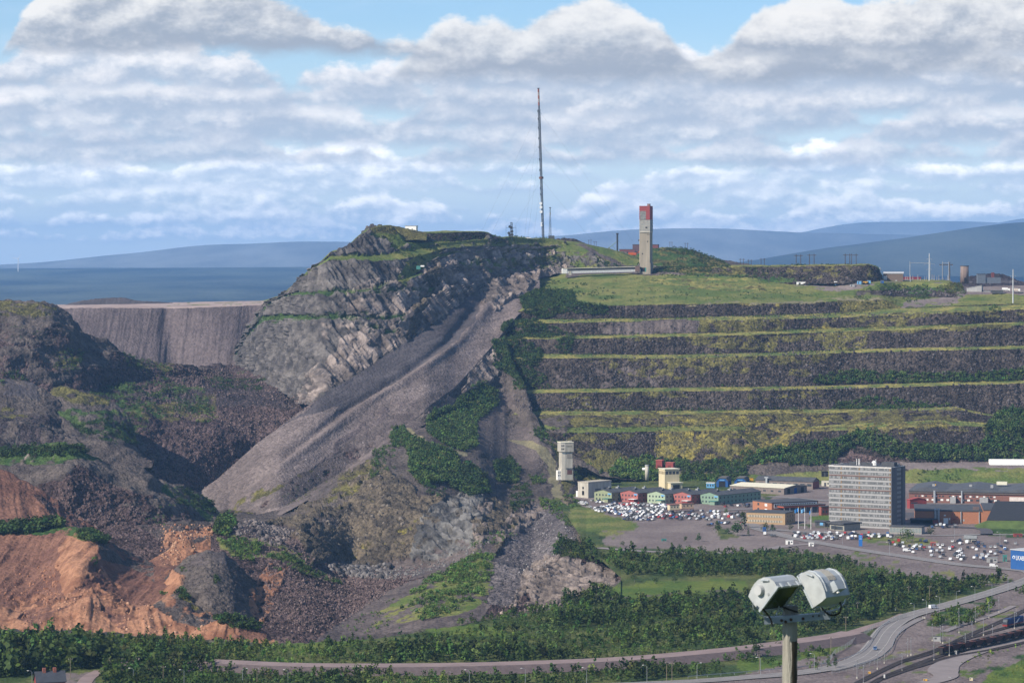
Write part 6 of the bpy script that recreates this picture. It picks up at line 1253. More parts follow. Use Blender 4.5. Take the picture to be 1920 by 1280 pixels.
# ---- small boxes and cabins around the car parks
def cabin(name, px, py, wpx, hpx, dep, rz, m, label, cat, roof=None, z=0, D=None, group=None):
    D = D or dz(py, z); k = D/F; w, h = wpx*k/2, hpx*k; r = empty(name, P(px, py, D), R(rz), label, cat, group)
    MB().box(-w,w,0,dep,-.6,h).build('wall', m, r); MB().box(-w-.15,w+.15,-.15,dep+.15,h+.003,h+.25).build('roof', roof or m, r); MB().box(-w*.35,w*.15,-.06,.1,-.4,h*.75).build('door', DKGREY if m is not DKGREY else GREY, r); win(r, w*.6, 0, h*.4, w*.4, h*.3, 'L'); return r
cabin('site_cabin', 1480, 1020, 14, 8, 3, -8, WHITE, 'white cabin on the gravel left of the sign pylon', 'cabin', GREY); cabin('site_cabin', 1521, 1023.5, 10, 7.5, 3, -8, WHITE, 'small white cabin between the heaps left of the pylon', 'cabin', GREY)
cabin('bin_shelter', 1749.5, 1023, 10, 6.5, 3, -8, mat('dull_red',(.22,.06,.05)), 'dull red shed inside the right hand car park', 'shed', mat('pale_red_roof',(.42,.12,.10)))
cabin('technical_hut', 1860, 1054, 20, 8.5, 4, -10, GREY, 'grey technical hut beside the blue building', 'hut', mat('pale_grey_roof',(.2,.21,.21))); cabin('container', 1884, 1052, 8, 11, 3, -10, TEAL, 'teal container standing beside the blue building', 'container')
cabin('container', 1433, 997, 6, 8, 3, -10, BLUE, 'blue container by the dark trees at the car park edge', 'container'); cabin('container', 1909, 1006, 16, 5, 3, 0, RED, 'red container behind the right hand car park', 'container'); cabin('container', 1850, 876, 9, 6, 3, 0, LBLUE, 'pale blue container beside the arched store', 'container', D=2700)
cabin('hut', 1547, 892, 12, 8, 4, 0, DARK_, 'black hut at the foot of the stony bank', 'hut', D=2640); cabin('storage_tank_house', 1548, 911, 16, 9, 6, -20, mat('pale_tank',(.5,.47,.38)), 'pale humped tank house beside the workshop', 'tank house')
cabin('container', 1245, 1014, 9, 3.5, 2.5, 0, TEAL, 'dark green skip on the empty gravel yard', 'skip')
# ------------------------------------------------------------------ cars
CARC = {'white': (.74,.74,.73), 'silver': (.40,.41,.42), 'black': (.018,.018,.020), 'dark grey': (.07,.075,.08), 'red': (.33,.03,.03), 'blue': (.05,.11,.25), 'dark blue': (.02,.035,.09)}
TYRE = BLACK; CGLASS = mat('car_glass', (.02,.025,.03), rough=.08, var=.1, spec=.8)
def car_mesh(kind, cname):
    m = mat('car_paint_'+cname.replace(' ','_'), CARC[cname], rough=.25, var=.04, spec=.6)
    L2, W2 = {'hatch':(2.05,.88),'estate':(2.35,.92),'van':(2.6,1.0)}[kind]
    if kind == 'van': lo = [(-L2,.35),(L2,.35),(L2,1.0),(L2-.5,1.15),(L2-1.2,2.1),(-L2,2.15)]; gl = [(L2-.62,1.2),(L2-1.2,1.95),(L2-1.9,1.95),(L2-1.9,1.2)]
    elif kind == 'estate': lo = [(-L2,.35),(L2,.35),(L2,.75),(L2-.9,.98),(L2-1.7,1.48),(-L2+.35,1.50),(-L2,1.0)]; gl = [(L2-1.05,1.0),(L2-1.75,1.42),(-L2+.45,1.43),(-L2+.15,1.02)]
    else: lo = [(-L2,.35),(L2,.35),(L2,.72),(L2-.8,.95),(L2-1.5,1.45),(-L2+.6,1.46),(-L2,.95)]; gl = [(L2-.98,.98),(L2-1.55,1.40),(-L2+.65,1.40),(-L2+.15,.98)]
    b = MB(); b.k = 0; b.yprism(lo, -W2, W2); b.k = 1; b.yprism(gl, -W2-.02, W2+.02)
    # windscreen and rear window
    (x0,z0),(x1,z1) = gl[0], gl[1]; n = .04
    b.add([(x0+n,-W2*.85,z0+n),(x0+n,W2*.85,z0+n),(x1+n,W2*.8,z1+n),(x1+n,-W2*.8,z1+n)],[(0,1,2,3)])
    if kind != 'van':
        (x0,z0),(x1,z1) = gl[3], gl[2]; b.add([(x0-.12,-W2*.85,z0+.03),(x0-.12,W2*.85,z0+.03),(x1-.1,W2*.8,z1+.03),(x1-.1,-W2*.8,z1+.03)],[(0,3,2,1)])
    b.k = 2
    for x in (-L2*.62, L2*.62):
        for s in (-1, 1): b.tube((x, s*(W2-.16), .33), (x, s*(W2+.02), .33), .33, .33, 10)
    o = b.build('parked_car', [m, CGLASS, TYRE]); COL.objects.unlink(o); return o
CMESH = {}
def car(kind, cname, loc, rz, label, group, cat='car'):
    if (kind, cname) not in CMESH: CMESH[(kind, cname)] = car_mesh(kind, cname)
    o = CMESH[(kind, cname)].copy(); o.name = 'parked_van' if kind == 'van' else 'parked_car'; COL.objects.link(o); o.location = loc; o.rotation_euler = (0,0,rz)
    return tag(o, label, 'van' if kind == 'van' else cat, group)
rc = random.Random(9); MORE = []
MIX = ['white']*7 + ['silver']*4 + ['black']*4 + ['dark grey']*4 + ['red']*2 + ['blue']*2 + ['dark blue']*2
MIXW = ['white']*9 + ['silver']*5 + ['black']*2 + ['dark grey']*2 + ['red']*2 + ['blue']
def lot(poly, n, ang, mix, where, group, rowgap=13.0, colgap=2.75, jit=.4, extra=0):
    """rows of parked cars over a pixel polygon on the ground"""
    pts = [G(x, y) for x, y in poly]; c, s = math.cos(ang), math.sin(ang)
    U = [(p.x*c+p.y*s) for p in pts]; V = [(-p.x*s+p.y*c) for p in pts]; out = []
    v = min(V)+2
    k = 0
    while v < max(V):
        u = min(U)
        while u < max(U):
            x, y = u*c-v*s, u*s+v*c
            if in_poly(np.array([CX+x*F/y]), np.array([HY+HC*F/y]), poly)[0]: out.append((x, y, k))
            u += colgap
        k += 1; v += 5.6 if k % 2 else rowgap
    rc.shuffle(out)
    for x, y, k in out[:n]:
        cn = rc.choice(mix); kd = rc.choices(['hatch','estate','van'], [5,5,1])[0]
        lab = f'{cn} {"van" if kd=="van" else "hatchback" if kd=="hatch" else "estate car"} {where}'
        car(kd, cn, (x+rc.uniform(-jit,jit), y+rc.uniform(-jit,jit), .32), ang+math.pi/2+(math.pi if rc.random()<.5 else 0)+rc.uniform(-.05,.05), lab, f'{cn} {kd} cars {group}')
    MORE.extend([(x, y, rc.choice(mix), ang) for x, y, k in out[n:n+extra]])
A1 = R(-28)
lot([(1140,948),(1180,945),(1250,946),(1258,958),(1262,968),(1245,974),(1190,973),(1150,966),(1110,958),(1118,953)], 112, A1, MIXW, 'in the packed car park below the coloured halls', 'in the packed car park', rowgap=4.6, extra=90)
lot([(1255,962),(1300,958),(1385,962),(1388,972),(1340,976),(1255,974)], 46, A1, MIX, 'in the car park right of the beige cabins', 'right of the cabins', rowgap=6, extra=20)
lot([(1150,972),(1230,974),(1230,977),(1160,976)], 14, A1, ['dark grey','silver','white','dark blue'], 'in the last row below the packed car park', 'in the last row', rowgap=9)
lot([(1300,979),(1400,977),(1420,988),(1330,986)], 10, A1, MIX, 'in the thin rows left of the dark trees', 'left of the dark trees')
lot([(1085,941),(1095,941),(1108,952),(1100,953)], 5, R(60), ['white','silver'], 'along the pit side edge of the car park', 'along the pit edge')
lot([(1108,938),(1160,943),(1158,946),(1110,942)], 8, A1, ['dark blue','dark grey','white','silver'], 'below the sage green hall', 'below the sage hall')
lot([(1340,947),(1412,945),(1410,950),(1342,952)], 8, A1, MIX, 'in front of the long green hall', 'in front of the green hall')
lot([(1482,1000),(1520,999),(1670,1000),(1678,1008),(1620,1012),(1520,1013),(1486,1008)], 56, R(-14), MIX, 'in the car park in front of the office tower', 'in front of the office tower', rowgap=6.5, extra=25)
lot([(1650,1014),(1790,1012),(1915,1018),(1890,1038),(1840,1058),(1760,1052),(1690,1030)], 52, R(-14), MIX, 'on the wide gravel car park at the right', 'on the right hand car park', rowgap=8.5, colgap=3.6, jit=.8, extra=45)
lot([(1742,984),(1800,986),(1800,991),(1745,990)], 9, R(-10), MIX, 'beside the orange brick hall', 'beside the brick hall')
lot([(1430,1000),(1470,1004),(1468,1008),(1430,1005)], 3, R(-10), ['white','dark grey'], 'on the drive by the dark trees', 'on the drive')
# beyond the three hundred or so single cars: the rest of the packed rows
V_, F_, K_ = [], [], []; order = list(CARC); off = 0
for x, y, cn, an in MORE:
    k = ('hatch' if rc.random() < .5 else 'estate', cn)
    if k not in CMESH: CMESH[k] = car_mesh(*k)
    me = CMESH[k].data; a = an+math.pi/2+(math.pi if rc.random() < .5 else 0); ca, sa = math.cos(a), math.sin(a)
    V_ += [(q.co.x*ca-q.co.y*sa+x, q.co.x*sa+q.co.y*ca+y, q.co.z+.32) for q in me.vertices]
    for p in me.polygons: F_.append(tuple(i+off for i in p.vertices)); K_.append(order.index(cn) if p.material_index == 0 else len(order)+p.material_index-1)
    off += len(me.vertices)
o = mesh_obj('parked_cars', V_, F_, [mat('car_paint_'+c_.replace(' ','_'), CARC[c_], rough=.25, var=.04, spec=.6) for c_ in order]+[CGLASS, TYRE]); o.data.polygons.foreach_set('material_index', np.array(K_, np.int32)); tag(o, 'the remaining cars filling the packed rows of the works car parks', kind='stuff')
car('van', 'white', G(1700,1034)+Vector((0,0,.3)), R(-5), 'large white van alone at the left of the gravel car park', 'single vans'); car('van', 'white', G(1863,1063)+Vector((0,0,.3)), R(-5), 'white van by the grey technical hut', 'single vans')
# two cars out on the asphalt road, with parts of their own
def road_car(px, py, rz, cname, label, van=False):
    r = empty('driving_car', G(px, py)+Vector((0,0,.42)), rz, label, 'van' if van else 'car'); m = mat('car_paint_'+cname.replace(' ','_'), CARC[cname], rough=.25)
    if van: lo = [(-2.6,.35),(2.6,.35),(2.6,1.0),(2.1,1.15),(1.4,2.1),(-2.6,2.15)]; W2 = 1.0
    else: lo = [(-2.2,.35),(2.2,.35),(2.2,.75),(1.3,.98),(.5,1.48),(-1.7,1.50),(-2.2,1.0)]; W2 = .92
    MB().yprism(lo, -W2, W2).build('body', m, r); a, b_ = lo[3], lo[4]
    MB().add([(a[0]+.02,-W2*.85,a[1]+.04),(a[0]+.02,W2*.85,a[1]+.04),(b_[0]+.03,W2*.8,b_[1]),(b_[0]+.03,-W2*.8,b_[1])],[(0,1,2,3)]).build('windscreen', CGLASS, r)
    for s in (-1,1): MB().box(-.9 if not van else .6, .45 if not van else 1.5, s*(W2+.005)-.01, s*(W2+.005)+.01, 1.02 if not van else 1.25, 1.40 if not van else 1.9).build('side_window', CGLASS, r)
    for s in (-1,1): MB().box(2.2 if not van else 2.6, 2.24 if not van else 2.64, s*.65-.18, s*.65+.18, .62,.78).build('headlight', WHITE, r)
    for x in (-1.4,1.4):
        for s in (-1,1): MB().tube((x, s*(W2-.16), .33), (x, s*(W2+.03), .33), .34, .34, 12).build('wheel', TYRE, r)
road_car(1641, 1219, R(-100), 'blue', 'blue car driving round the bend of the asphalt road'); road_car(1750, 1141.5, R(30), 'white', 'white van driving on the straight asphalt road', True)
# ------------------------------------------------------------------ roads and railway
def strip(name, pts, w, m, label, z=.35, zoff=0.0, thick=None, spl=6, slope=None, kind='structure'):
    """ribbon along points seen at pixels on the plane z"""
    q = [G(x, y, z) for x, y in pts]; c = []
    for i in range(len(q)-1):
        p0, p1, p2, p3 = q[max(i-1,0)], q[i], q[i+1], q[min(i+2,len(q)-1)]
        for k in range(spl):
            t = k/spl; c.append(.5*((2*p1)+(p2-p0)*t+(2*p0-5*p1+4*p2-p3)*t*t+(3*p1-p0-3*p2+p3)*t**3))
    c.append(q[-1]); V, F_ = [], []
    W_ = w if isinstance(w, (list,tuple)) else [w]*len(c)
    prof = [(-1,0),(1,0)] if slope is None else [(-1-slope,-z),(-1,0),(1,0),(1+slope,-z)]
    for i, p in enumerate(c):
        d = (c[min(i+1,len(c)-1)]-c[max(i-1,0)]).normalized(); n = Vector((-d.y,d.x,0)); ww = w if not isinstance(w,(list,tuple)) else np.interp(i/(len(c)-1), np.linspace(0,1,len(w)), w)
        for s, dzz in prof: V.append(p+n*(s*ww/2)+Vector((0,0,dzz+zoff)))
    m_ = len(prof)
    for i in range(len(c)-1):
        for j in range(m_-1): a = i*m_+j; F_.append((a,a+1,a+m_+1,a+m_))
    o = mesh_obj(name, V, F_, [m, mat('dark_bank_stone',(.105,.08,.08),var=.25,scale=.5,bump=.4)] if slope is not None else m)
    if slope is not None: o.data.polygons.foreach_set('material_index', np.array([0 if i % 3 == 1 else 1 for i in range(len(F_))], np.int32))
    return tag(o, label, kind=kind), c
def road_mat(name, col, var=.12, sc=.12, bump=.15):
    return mat(name, col, rough=.9, var=var, scale=sc, bump=bump, bscale=1.5)
ASPH = road_mat('sunbleached_asphalt', (.20,.185,.18)); EARTH = road_mat('reddish_earth_road', (.235,.175,.165), .18); LINE = mat('road_marking', (.42,.40,.36), var=.3, scale=.5); GRAVR = road_mat('grey_gravel_road', (.22,.19,.185), .15); LOT = road_mat('car_park_asphalt', (.205,.172,.165), .12, .05)
ROADC = [(860,1296),(1000,1289),(1280,1277),(1400,1268.5),(1480,1262),(1545,1253),(1590,1242),(1622,1228),(1643,1207),(1655,1188),(1672,1171),(1702,1154),(1762,1137),(1850,1112),(1905,1094),(1938,1081),(1932,1071),(1895,1066),(1800,1057.5),(1700,1043),(1600,1028),(1500,1010),(1450,998),(1415,988)]
strip('road', ROADC, 11.5, ASPH, 'asphalt road curving past the railway and car parks', z=.40)
def offset_line(pts, off, name, label, z=.408, w=.22):
    q = [G(x,y,z) for x,y in pts]; r = []
    for i, p in enumerate(q):
        d = (q[min(i+1,len(q)-1)]-q[max(i-1,0)]).normalized(); n = Vector((-d.y,d.x,0))*off; p2 = p+n; r.append((CX+p2.x*F/p2.y, HY+(HC-z)*F/p2.y))
    return strip(name, r, w, LINE, label, z=z)
for off, wd in ((5.0,.25),(-5.0,.25),(0,.22)): offset_line(ROADC, off, 'road', 'pale road edge line', w=wd)
strip('road', [(1560,1256),(1612,1243),(1640,1232),(1664,1212),(1676,1190),(1700,1172),(1728,1158)], 4, road_mat('cycle_path_asphalt',(.21,.19,.185)), 'cycle path beside the asphalt road', z=.37)
strip('road', [(200,1236),(380,1238),(520,1244),(620,1246),(760,1246),(900,1244),(1060,1239),(1180,1233),(1300,1223),(1400,1213),(1500,1200),(1570,1190),(1598,1184)], 13, EARTH, 'raised reddish earth road on a bank', z=3.2, slope=1.1)
strip('road', [(1575,1191),(1600,1184),(1640,1172),(1670,1163),(1700,1150)], 8, EARTH, 'earth verge joining the asphalt road', z=.36)
strip('road', [(1990,1186),(1920,1199),(1860,1212),(1812,1228),(1778,1243),(1768,1256),(1772,1268),(1735,1280)], [9,9,9,10,13,15,11,9], GRAVR, 'grey gravel road by the railway', z=.36)
strip('road', [(1900,1135),(1860,1152),(1800,1172),(1770,1183)], 4, GRAVR, 'narrow gravel track above the railway', z=.3)
strip('road', [(150,1296),(165,1270),(190,1256)], 7, EARTH, 'short earth track in the birch wood', z=.3)
strip('path', [(1420,988),(1500,996),(1600,999),(1680,1001),(1760,1003),(1860,1001),(1990,1003)], 8, ASPH, 'service road below the office tower', z=.33)
strip('road', [(1120,1026),(1200,1032),(1300,1036),(1400,1034),(1480,1022),(1540,1018)], 9, GRAVR, 'gravel road between the empty yard and the wood', z=.3)
strip('road', [(1350,956),(1420,953),(1440,958),(1400,972),(1420,988)], 9, ASPH, 'asphalt lane in front of the green hall', z=.33)
strip('road', [(1440,930),(1500,934),(1560,938),(1560,925)], 9, ASPH, 'works yard lane', z=.33)
strip('road', [(1704,960),(1712,972),(1760,985),(1840,990),(1850,1002)], 9, mat('wet_dark_yard',(.08,.075,.08)), 'dark yard by the orange brick hall', z=.33)
# railway: each track > ballast bed, sleepers, two rails
TRK = [[(1585,1290),(1607,1279),(1650,1257),(1692,1238),(1763,1214.5),(1808,1193),(1873,1165),(1920,1143),(1990,1110)],
 [(1692,1238.5),(1735,1226),(1790,1203),(1833,1190),(1885,1175.5),(1920,1167.5),(1990,1152)],
 [(1620,1290),(1650,1271),(1695,1252.5),(1767,1226.5),(1817,1216.5),(1867,1206),(1920,1193),(1990,1175)],
 [(1650,1272),(1695,1256),(1780,1231),(1850,1218.5),(1920,1203),(1990,1187)]]
BALL = mat('dark_ballast', (.075,.062,.062), var=.3, scale=.8, bump=.4); RAIL = mat('worn_rail_steel', (.13,.10,.09), rough=.5, metal=.4); SLEEP = mat('sleeper_wood', (.055,.045,.042), var=.3)
for i, (tp, lab) in enumerate(zip(TRK, ['railway track curving uppermost towards the right edge','railway track under the blue locomotive','railway track under the ore wagons','railway track nearest the gravel road'])):
    root = empty('railway_track', (0,0,0), 0, lab, 'railway track', 'tracks of the ore railway')
    o, c = strip('ballast_bed', tp, 3.6, BALL, None, z=.42, spl=14, kind='x'); del o['kind']; o.parent = root
    for s in (-.75,.75):
        V = []; Fc = []
        for k, p in enumerate(c):
            d = (c[min(k+1,len(c)-1)]-c[max(k-1,0)]).normalized(); n = Vector((-d.y,d.x,0)); 
            for a, h in ((-.05,.12),(-.05,.30),(.05,.30),(.05,.12)): V.append(p+n*(s+a)+Vector((0,0,h)))
        for k in range(len(c)-1):
            for j in range(4): a = k*4; Fc.append((a+j,a+(j+1)%4,a+4+(j+1)%4,a+4+j))
        mesh_obj('rail', V, Fc, RAIL, root)
    b = MB(); L = 0
    for p, q in zip(c, c[1:]):
        d = q-p; n_ = int(d.length/1.3); u = d.normalized(); n = Vector((-u.y,u.x,0))
        for k in range(n_):
            m = p+d*(k/n_); vs = []
            for zz in (.02,.12):
                for a, e in ((-1,-1),(1,-1),(1,1),(-1,1)): vs.append(m+n*(a*1.25)+u*(e*.13)+Vector((0,0,zz)))
            b.add(vs, [(0,3,2,1),(4,5,6,7),(0,1,5,4),(1,2,6,5),(2,3,7,6),(3,0,4,7)])
    so = mesh_obj('sleepers', b.v, b.f, SLEEP, root); so['kind'] = 'stuff'
# ore train: wagons follow track 3
_, tc = strip('tmp', TRK[2], 1, None, None, z=.42, spl=24); bpy.data.objects.remove(_)
def along(c, s):
    for p, q in zip(c, c[1:]):
        l = (q-p).length
        if s <= l: return p+(q-p)*(s/l), math.atan2((q-p).y, (q-p).x)
        s -= l
    return c[-1], math.atan2((c[-1]-c[-2]).y, (c[-1]-c[-2]).x)
def s_of(c, px):
    s = 0
    for p, q in zip(c, c[1:]):
        if CX+q.x*F/q.y >= px: return s
        s += (q-p).length
    return s
HOP = mat('wine_red_hopper', (.085,.036,.034), var=.3, scale=.5); HOPD = mat('dark_wagon_frame', (.02,.017,.018), var=.2)
def ore_wagon():
    r = empty('ore_wagon', (0,0,0), 0, 'dark wine red ore hopper wagon', 'ore wagon', 'ore wagons in the train')
    MB().add([(-4.6,-1.55,3.6),(4.6,-1.55,3.6),(4.6,1.55,3.6),(-4.6,1.55,3.6),(-2.9,-.8,1.25),(2.9,-.8,1.25),(2.9,.8,1.25),(-2.9,.8,1.25)],[(0,1,5,4),(1,2,6,5),(2,3,7,6),(3,0,4,7),(4,5,6,7)]).build('hopper', HOP, r)
    b = MB(); 
    for y in (-1.62,1.56): b.box(-4.65,4.65,y,y+.06,3.35,3.75)
    for x in (-4.68,4.62): b.box(x,x+.06,-1.55,1.55,3.35,3.75)
    b.build('rim', HOP, r)
    MB().add([(-4.3,-1.4,3.3),(4.3,-1.4,3.3),(4.3,1.4,3.3),(-4.3,1.4,3.3),(-2.5,0,3.65),(2.5,0,3.65)],[(0,1,5,4),(2,3,4,5),(1,2,5),(3,0,4)]).build('ore_load', mat('black_ore',(.018,.016,.017),var=.4,scale=2), r)
    MB().box(-4.9,4.9,-1.1,1.1,.85,1.2).build('underframe', HOPD, r)
    for x in (-3.6,3.6):
        bg = MB().box(x-1.3,x+1.3,-1.15,1.15,.45,.82).build('bogie', HOPD, r)
        for dx in (-.85,.85):
            for s in (-.78,.78): MB().tube((x+dx,s-.06,.46),(x+dx,s+.06,.46),.46,.46,12).build('wheel', BLACK, bg)
    for x in (-4.75,4.75): MB().box(x-.12,x+.12,-.9,.9,1.203,3.3).build('end_ladder', HOPD, r)
    return r
s0 = s_of(tc, 1767)+5; w0 = ore_wagon()
for i in range(13):
    p, a = along(tc, s0+i*10.6); loc = p+Vector((0,0,.3))
    if i == 0: w0.location = loc; w0.rotation_euler = (0,0,a); w0['label'] = 'last ore wagon of the train, its dark end facing the road bend'
    else: tree_copy(w0, loc, a, 'dark wine red ore hopper wagon coupled in the long train', 'ore wagons in the train')
_, tc2 = strip('tmp', TRK[1], 1, None, None, z=.42, spl=24); bpy.data.objects.remove(_)
p, a = along(tc2, s_of(tc2, 1886)+10); r = empty('locomotive', p+Vector((0,0,.3)), a, 'blue and dark red ore locomotive on the middle track at the right edge', 'locomotive'); LB = mat('loco_blue',(.03,.055,.15),var=.1); LR = mat('loco_red',(.22,.025,.025))
MB().xprism([(-1.45,1.2),(1.45,1.2),(1.45,3.7),(1.1,4.2),(-1.1,4.2),(-1.45,3.7)], -8.6, 10).build('body', LB, r)
MB().yprism([(-10,1.2),(-8.61,1.2),(-8.61,4.15),(-9.3,3.9),(-9.9,2.4)], -1.4, 1.4).build('cab_front', mat('loco_dark_front',(.035,.04,.055)), r); MB().add([(-9.93,-1.2,2.5),(-9.93,1.2,2.5),(-9.38,1.1,3.75),(-9.38,-1.1,3.75)],[(0,1,2,3)]).build('windscreen', GLASS, r)
MB().box(-9.9,10,-1.42,1.42,.7,1.197).build('skirt', LR, r); MB().box(-10.1,-9.9,-1.35,1.35,.25,1.15).build('snow_plough', LR, r)
b = MB(); b.add([(-1,-1.47,1.25),(2,-1.47,1.25),(5,-1.47,3.4),(4,-1.47,3.4)],[(0,1,2,3)]); b.add([(-1,1.47,1.25),(2,1.47,1.25),(5,1.47,3.4),(4,1.47,3.4)],[(0,3,2,1)]); b.build('white_stripe', WHITE, r)
for x in (-6,-4,4,6.5):
    for s in (-.8,.8): MB().tube((x,s-.07,.5),(x,s+.07,.5),.55,.55,14).build('wheel', BLACK, r)
b = MB(); b.path([(-5,0,4.2),(-6.5,0,4.9),(-5,0,5.5)],.06,5); b.box(-5.3,-4.7,-.8,.8,5.5,5.58); b.build('pantograph', DKGREY, r); MB().box(-3,6,-.9,.9,4.203,4.6).build('roof_gear', DKGREY, r)
# overhead-line masts: pole > foot, cantilever, insulator
def mast():
    r = empty('catenary_mast', (0,0,0), 0, 'grey overhead line mast beside the tracks', 'catenary mast', 'overhead line masts'); MB().box(-.11,.11,-.11,.11,0,8.6).build('pole', mat('dull_mast_steel',(.19,.19,.20)), r); MB().box(-.3,.3,-.3,.3,-.3,.8).build('foot', CONC, r)
    b = MB(); b.tube((0,0,7.6),(-3.0,0,7.0),.06,.06,5); b.tube((0,0,6.0),(-2.6,0,6.9),.06,.06,5); b.build('cantilever', STEEL, r); MB().box(-.22,.22,-.22,.22,8.603,8.9).build('cap', GREY, r); return r
MP = [(1607,1271),(1619,1282),(1645,1254),(1658,1243),(1691,1258),(1702,1230),(1708,1228),(1751,1238),(1763,1204),(1768,1206),(1780,1229),(1748,1201),(1798,1186),(1810,1220),(1823,1195),(1844,1191),(1829,1166),(1854,1158),(1861,1203),(1873,1148),(1902,1178),(1905,1173),(1798,1170)]
m0 = mast()
for i, (x, y) in enumerate(MP):
    lab = 'grey overhead line mast beside the tracks'
    if i == 0: m0.location = G(x,y); m0.rotation_euler = (0,0,R(60))
    else: tree_copy(m0, G(x,y), R(60+(i*37)%30), lab, 'overhead line masts')
# street lamps along the asphalt road
def lamp():
    r = empty('street_lamp', (0,0,0), 0, 'grey street lamp with a white head along the asphalt road', 'street lamp', 'street lamps along the road'); MB().tube((0,0,-.2),(0,0,8),.11,.07,6).build('pole', STEEL, r); MB().path([(0,0,8),(-.5,0,8.5),(-1.6,0,8.7)],.05,5).build('arm', STEEL, r); MB().box(-2.3,-1.5,-.18,.18,8.6,8.8).build('lamp_head', WHITE, r); return r
l0 = lamp(); LP_ = [(60,1292),(250,1287),(345,1290),(455,1288),(540,1290),(880,1290),(985,1287),(1100,1286),(1213,1281),(1307,1277),(1426,1266),(1527,1258),(1714,1160),(1737,1153),(1762,1146),(1793,1136),(1828,1127),(1860,1118),(1890,1108),(1668,1040),(1580,1020),(1750,1042),(1830,1050),(1875,1020),(1790,1010),(1700,1012)]
for i, (x, y) in enumerate(LP_):
    if i == 0: l0.location = G(x,y)
    else: tree_copy(l0, G(x,y), R((i*53) % 40 - 20 + (180 if i % 6 == 3 else 0)), 'grey street lamp with a white head along the asphalt road', 'street lamps along the road')
def upole():
    r = empty('utility_pole', (0,0,0), 0, 'brown wooden utility pole in the birch scrub', 'utility pole', 'wooden utility poles'); MB().tube((0,0,-.3),(0,0,9.5),.16,.11,7).build('pole', WOOD, r); MB().box(-1.1,1.1,-.08,.08,8.6,8.8).build('crossarm', WOOD, r)
    for x in (-1,0,1): MB().tube((x,0,8.8),(x,0,9.15),.07,.05,6).build('insulator', WHITE, r)
    return r
u0 = upole()
for i, (x, y) in enumerate([(1586,1188),(1608,1160),(1704,1129),(1743,1128),(1558,1228),(1424,1262),(1260,1278),(1250,1277),(132,1270),(306,1285),(482,1290),(840,1296)]):
    if i == 0: u0.location = G(x,y)
    else: tree_copy(u0, G(x,y), R((i*41) % 60), 'brown wooden utility pole in the birch scrub', 'wooden utility poles')
# chain-link fence along the slope by the road bend
def fence(pts, label, z=.4, h=2.2):
    q = [G(x,y,z) for x,y in pts]; r = empty('chain_fence', q[0], 0, label, 'fence'); b = MB(); o = q[0]; k = 0
    for a, c in zip(q, q[1:]):
        n = max(1, int((c-a).length/6))
        for j in range(n):
            p = a+(c-a)*(j/n)-o; MB().box(p.x-.06,p.x+.06,p.y-.06,p.y+.06,-.4,h).build('post', STEEL, r); k += 1
        for zz in np.arange(.2, h, .35): b.tube(a-o+Vector((0,0,zz)), c-o+Vector((0,0,zz)), .035, .035, 4)
        m = int((c-a).length/1.2)
        for j in range(m): p = a+(c-a)*(j/m)-o; b.box(p.x-.025,p.x+.025,p.y-.025,p.y+.025,0,h)
    b.build('wire_mesh', mat('fence_wire',(.27,.28,.28),metal=.2), r)
fence([(1540,1248),(1556,1238),(1566,1224),(1585,1214),(1618,1192),(1640,1176),(1700,1155)], 'grey chain link fence climbing beside the road embankment'); fence([(1560,1262),(1600,1254),(1650,1240),(1700,1228)], 'low grey fence between the road bend and the railway', h=1.6); fence([(1780,1182),(1810,1168),(1840,1152)], 'short grey fence above the railway', h=1.8)
def spl_(q, n=5):
    c = []
    for i in range(len(q)-1):
        p0, p1, p2, p3 = q[max(i-1,0)], q[i], q[i+1], q[min(i+2,len(q)-1)]
        for k in range(n): t = k/n; c.append(.5*((2*p1)+(p2-p0)*t+(2*p0-5*p1+4*p2-p3)*t*t+(3*p1-p0-3*p2+p3)*t**3))
    return c+[q[-1]]
def guard(pts, label):
    q = spl_([G(x,y,.4) for x,y in pts]); o = q[0]; r = empty('guard_rail', o, 0, label, 'guard rail'); b = MB()
    for a, c in zip(q, q[1:]):
        u = (c-a).normalized(); n = Vector((-u.y,u.x,0))*.05; vs = [a-o-n+Vector((0,0,.62)),c-o-n+Vector((0,0,.62)),c-o+n+Vector((0,0,.62)),a-o+n+Vector((0,0,.62))]; b.add(vs+[v+Vector((0,0,.3)) for v in vs], [(0,3,2,1),(4,5,6,7),(0,1,5,4),(1,2,6,5),(2,3,7,6),(3,0,4,7)])
        for j in range(int((c-a).length/8)+1): p = a+(c-a)*(j*8/(c-a).length)-o; MB().box(p.x-.07,p.x+.07,p.y-.07,p.y+.07,-.3,.547).build('post', STEEL, r)
    b.build('beam', STEEL, r)
guard([(1560,1243),(1600,1230),(1624,1215),(1636,1198),(1650,1178),(1668,1166)], 'grey guard rail on the outer side of the road bend'); guard([(1600,1250),(1640,1238),(1668,1222),(1678,1200),(1695,1178)], 'grey guard rail between the cycle path and the railway'); guard([(1290,1270),(1400,1261),(1500,1252),(1555,1244)], 'grey guard rail along the lower road')
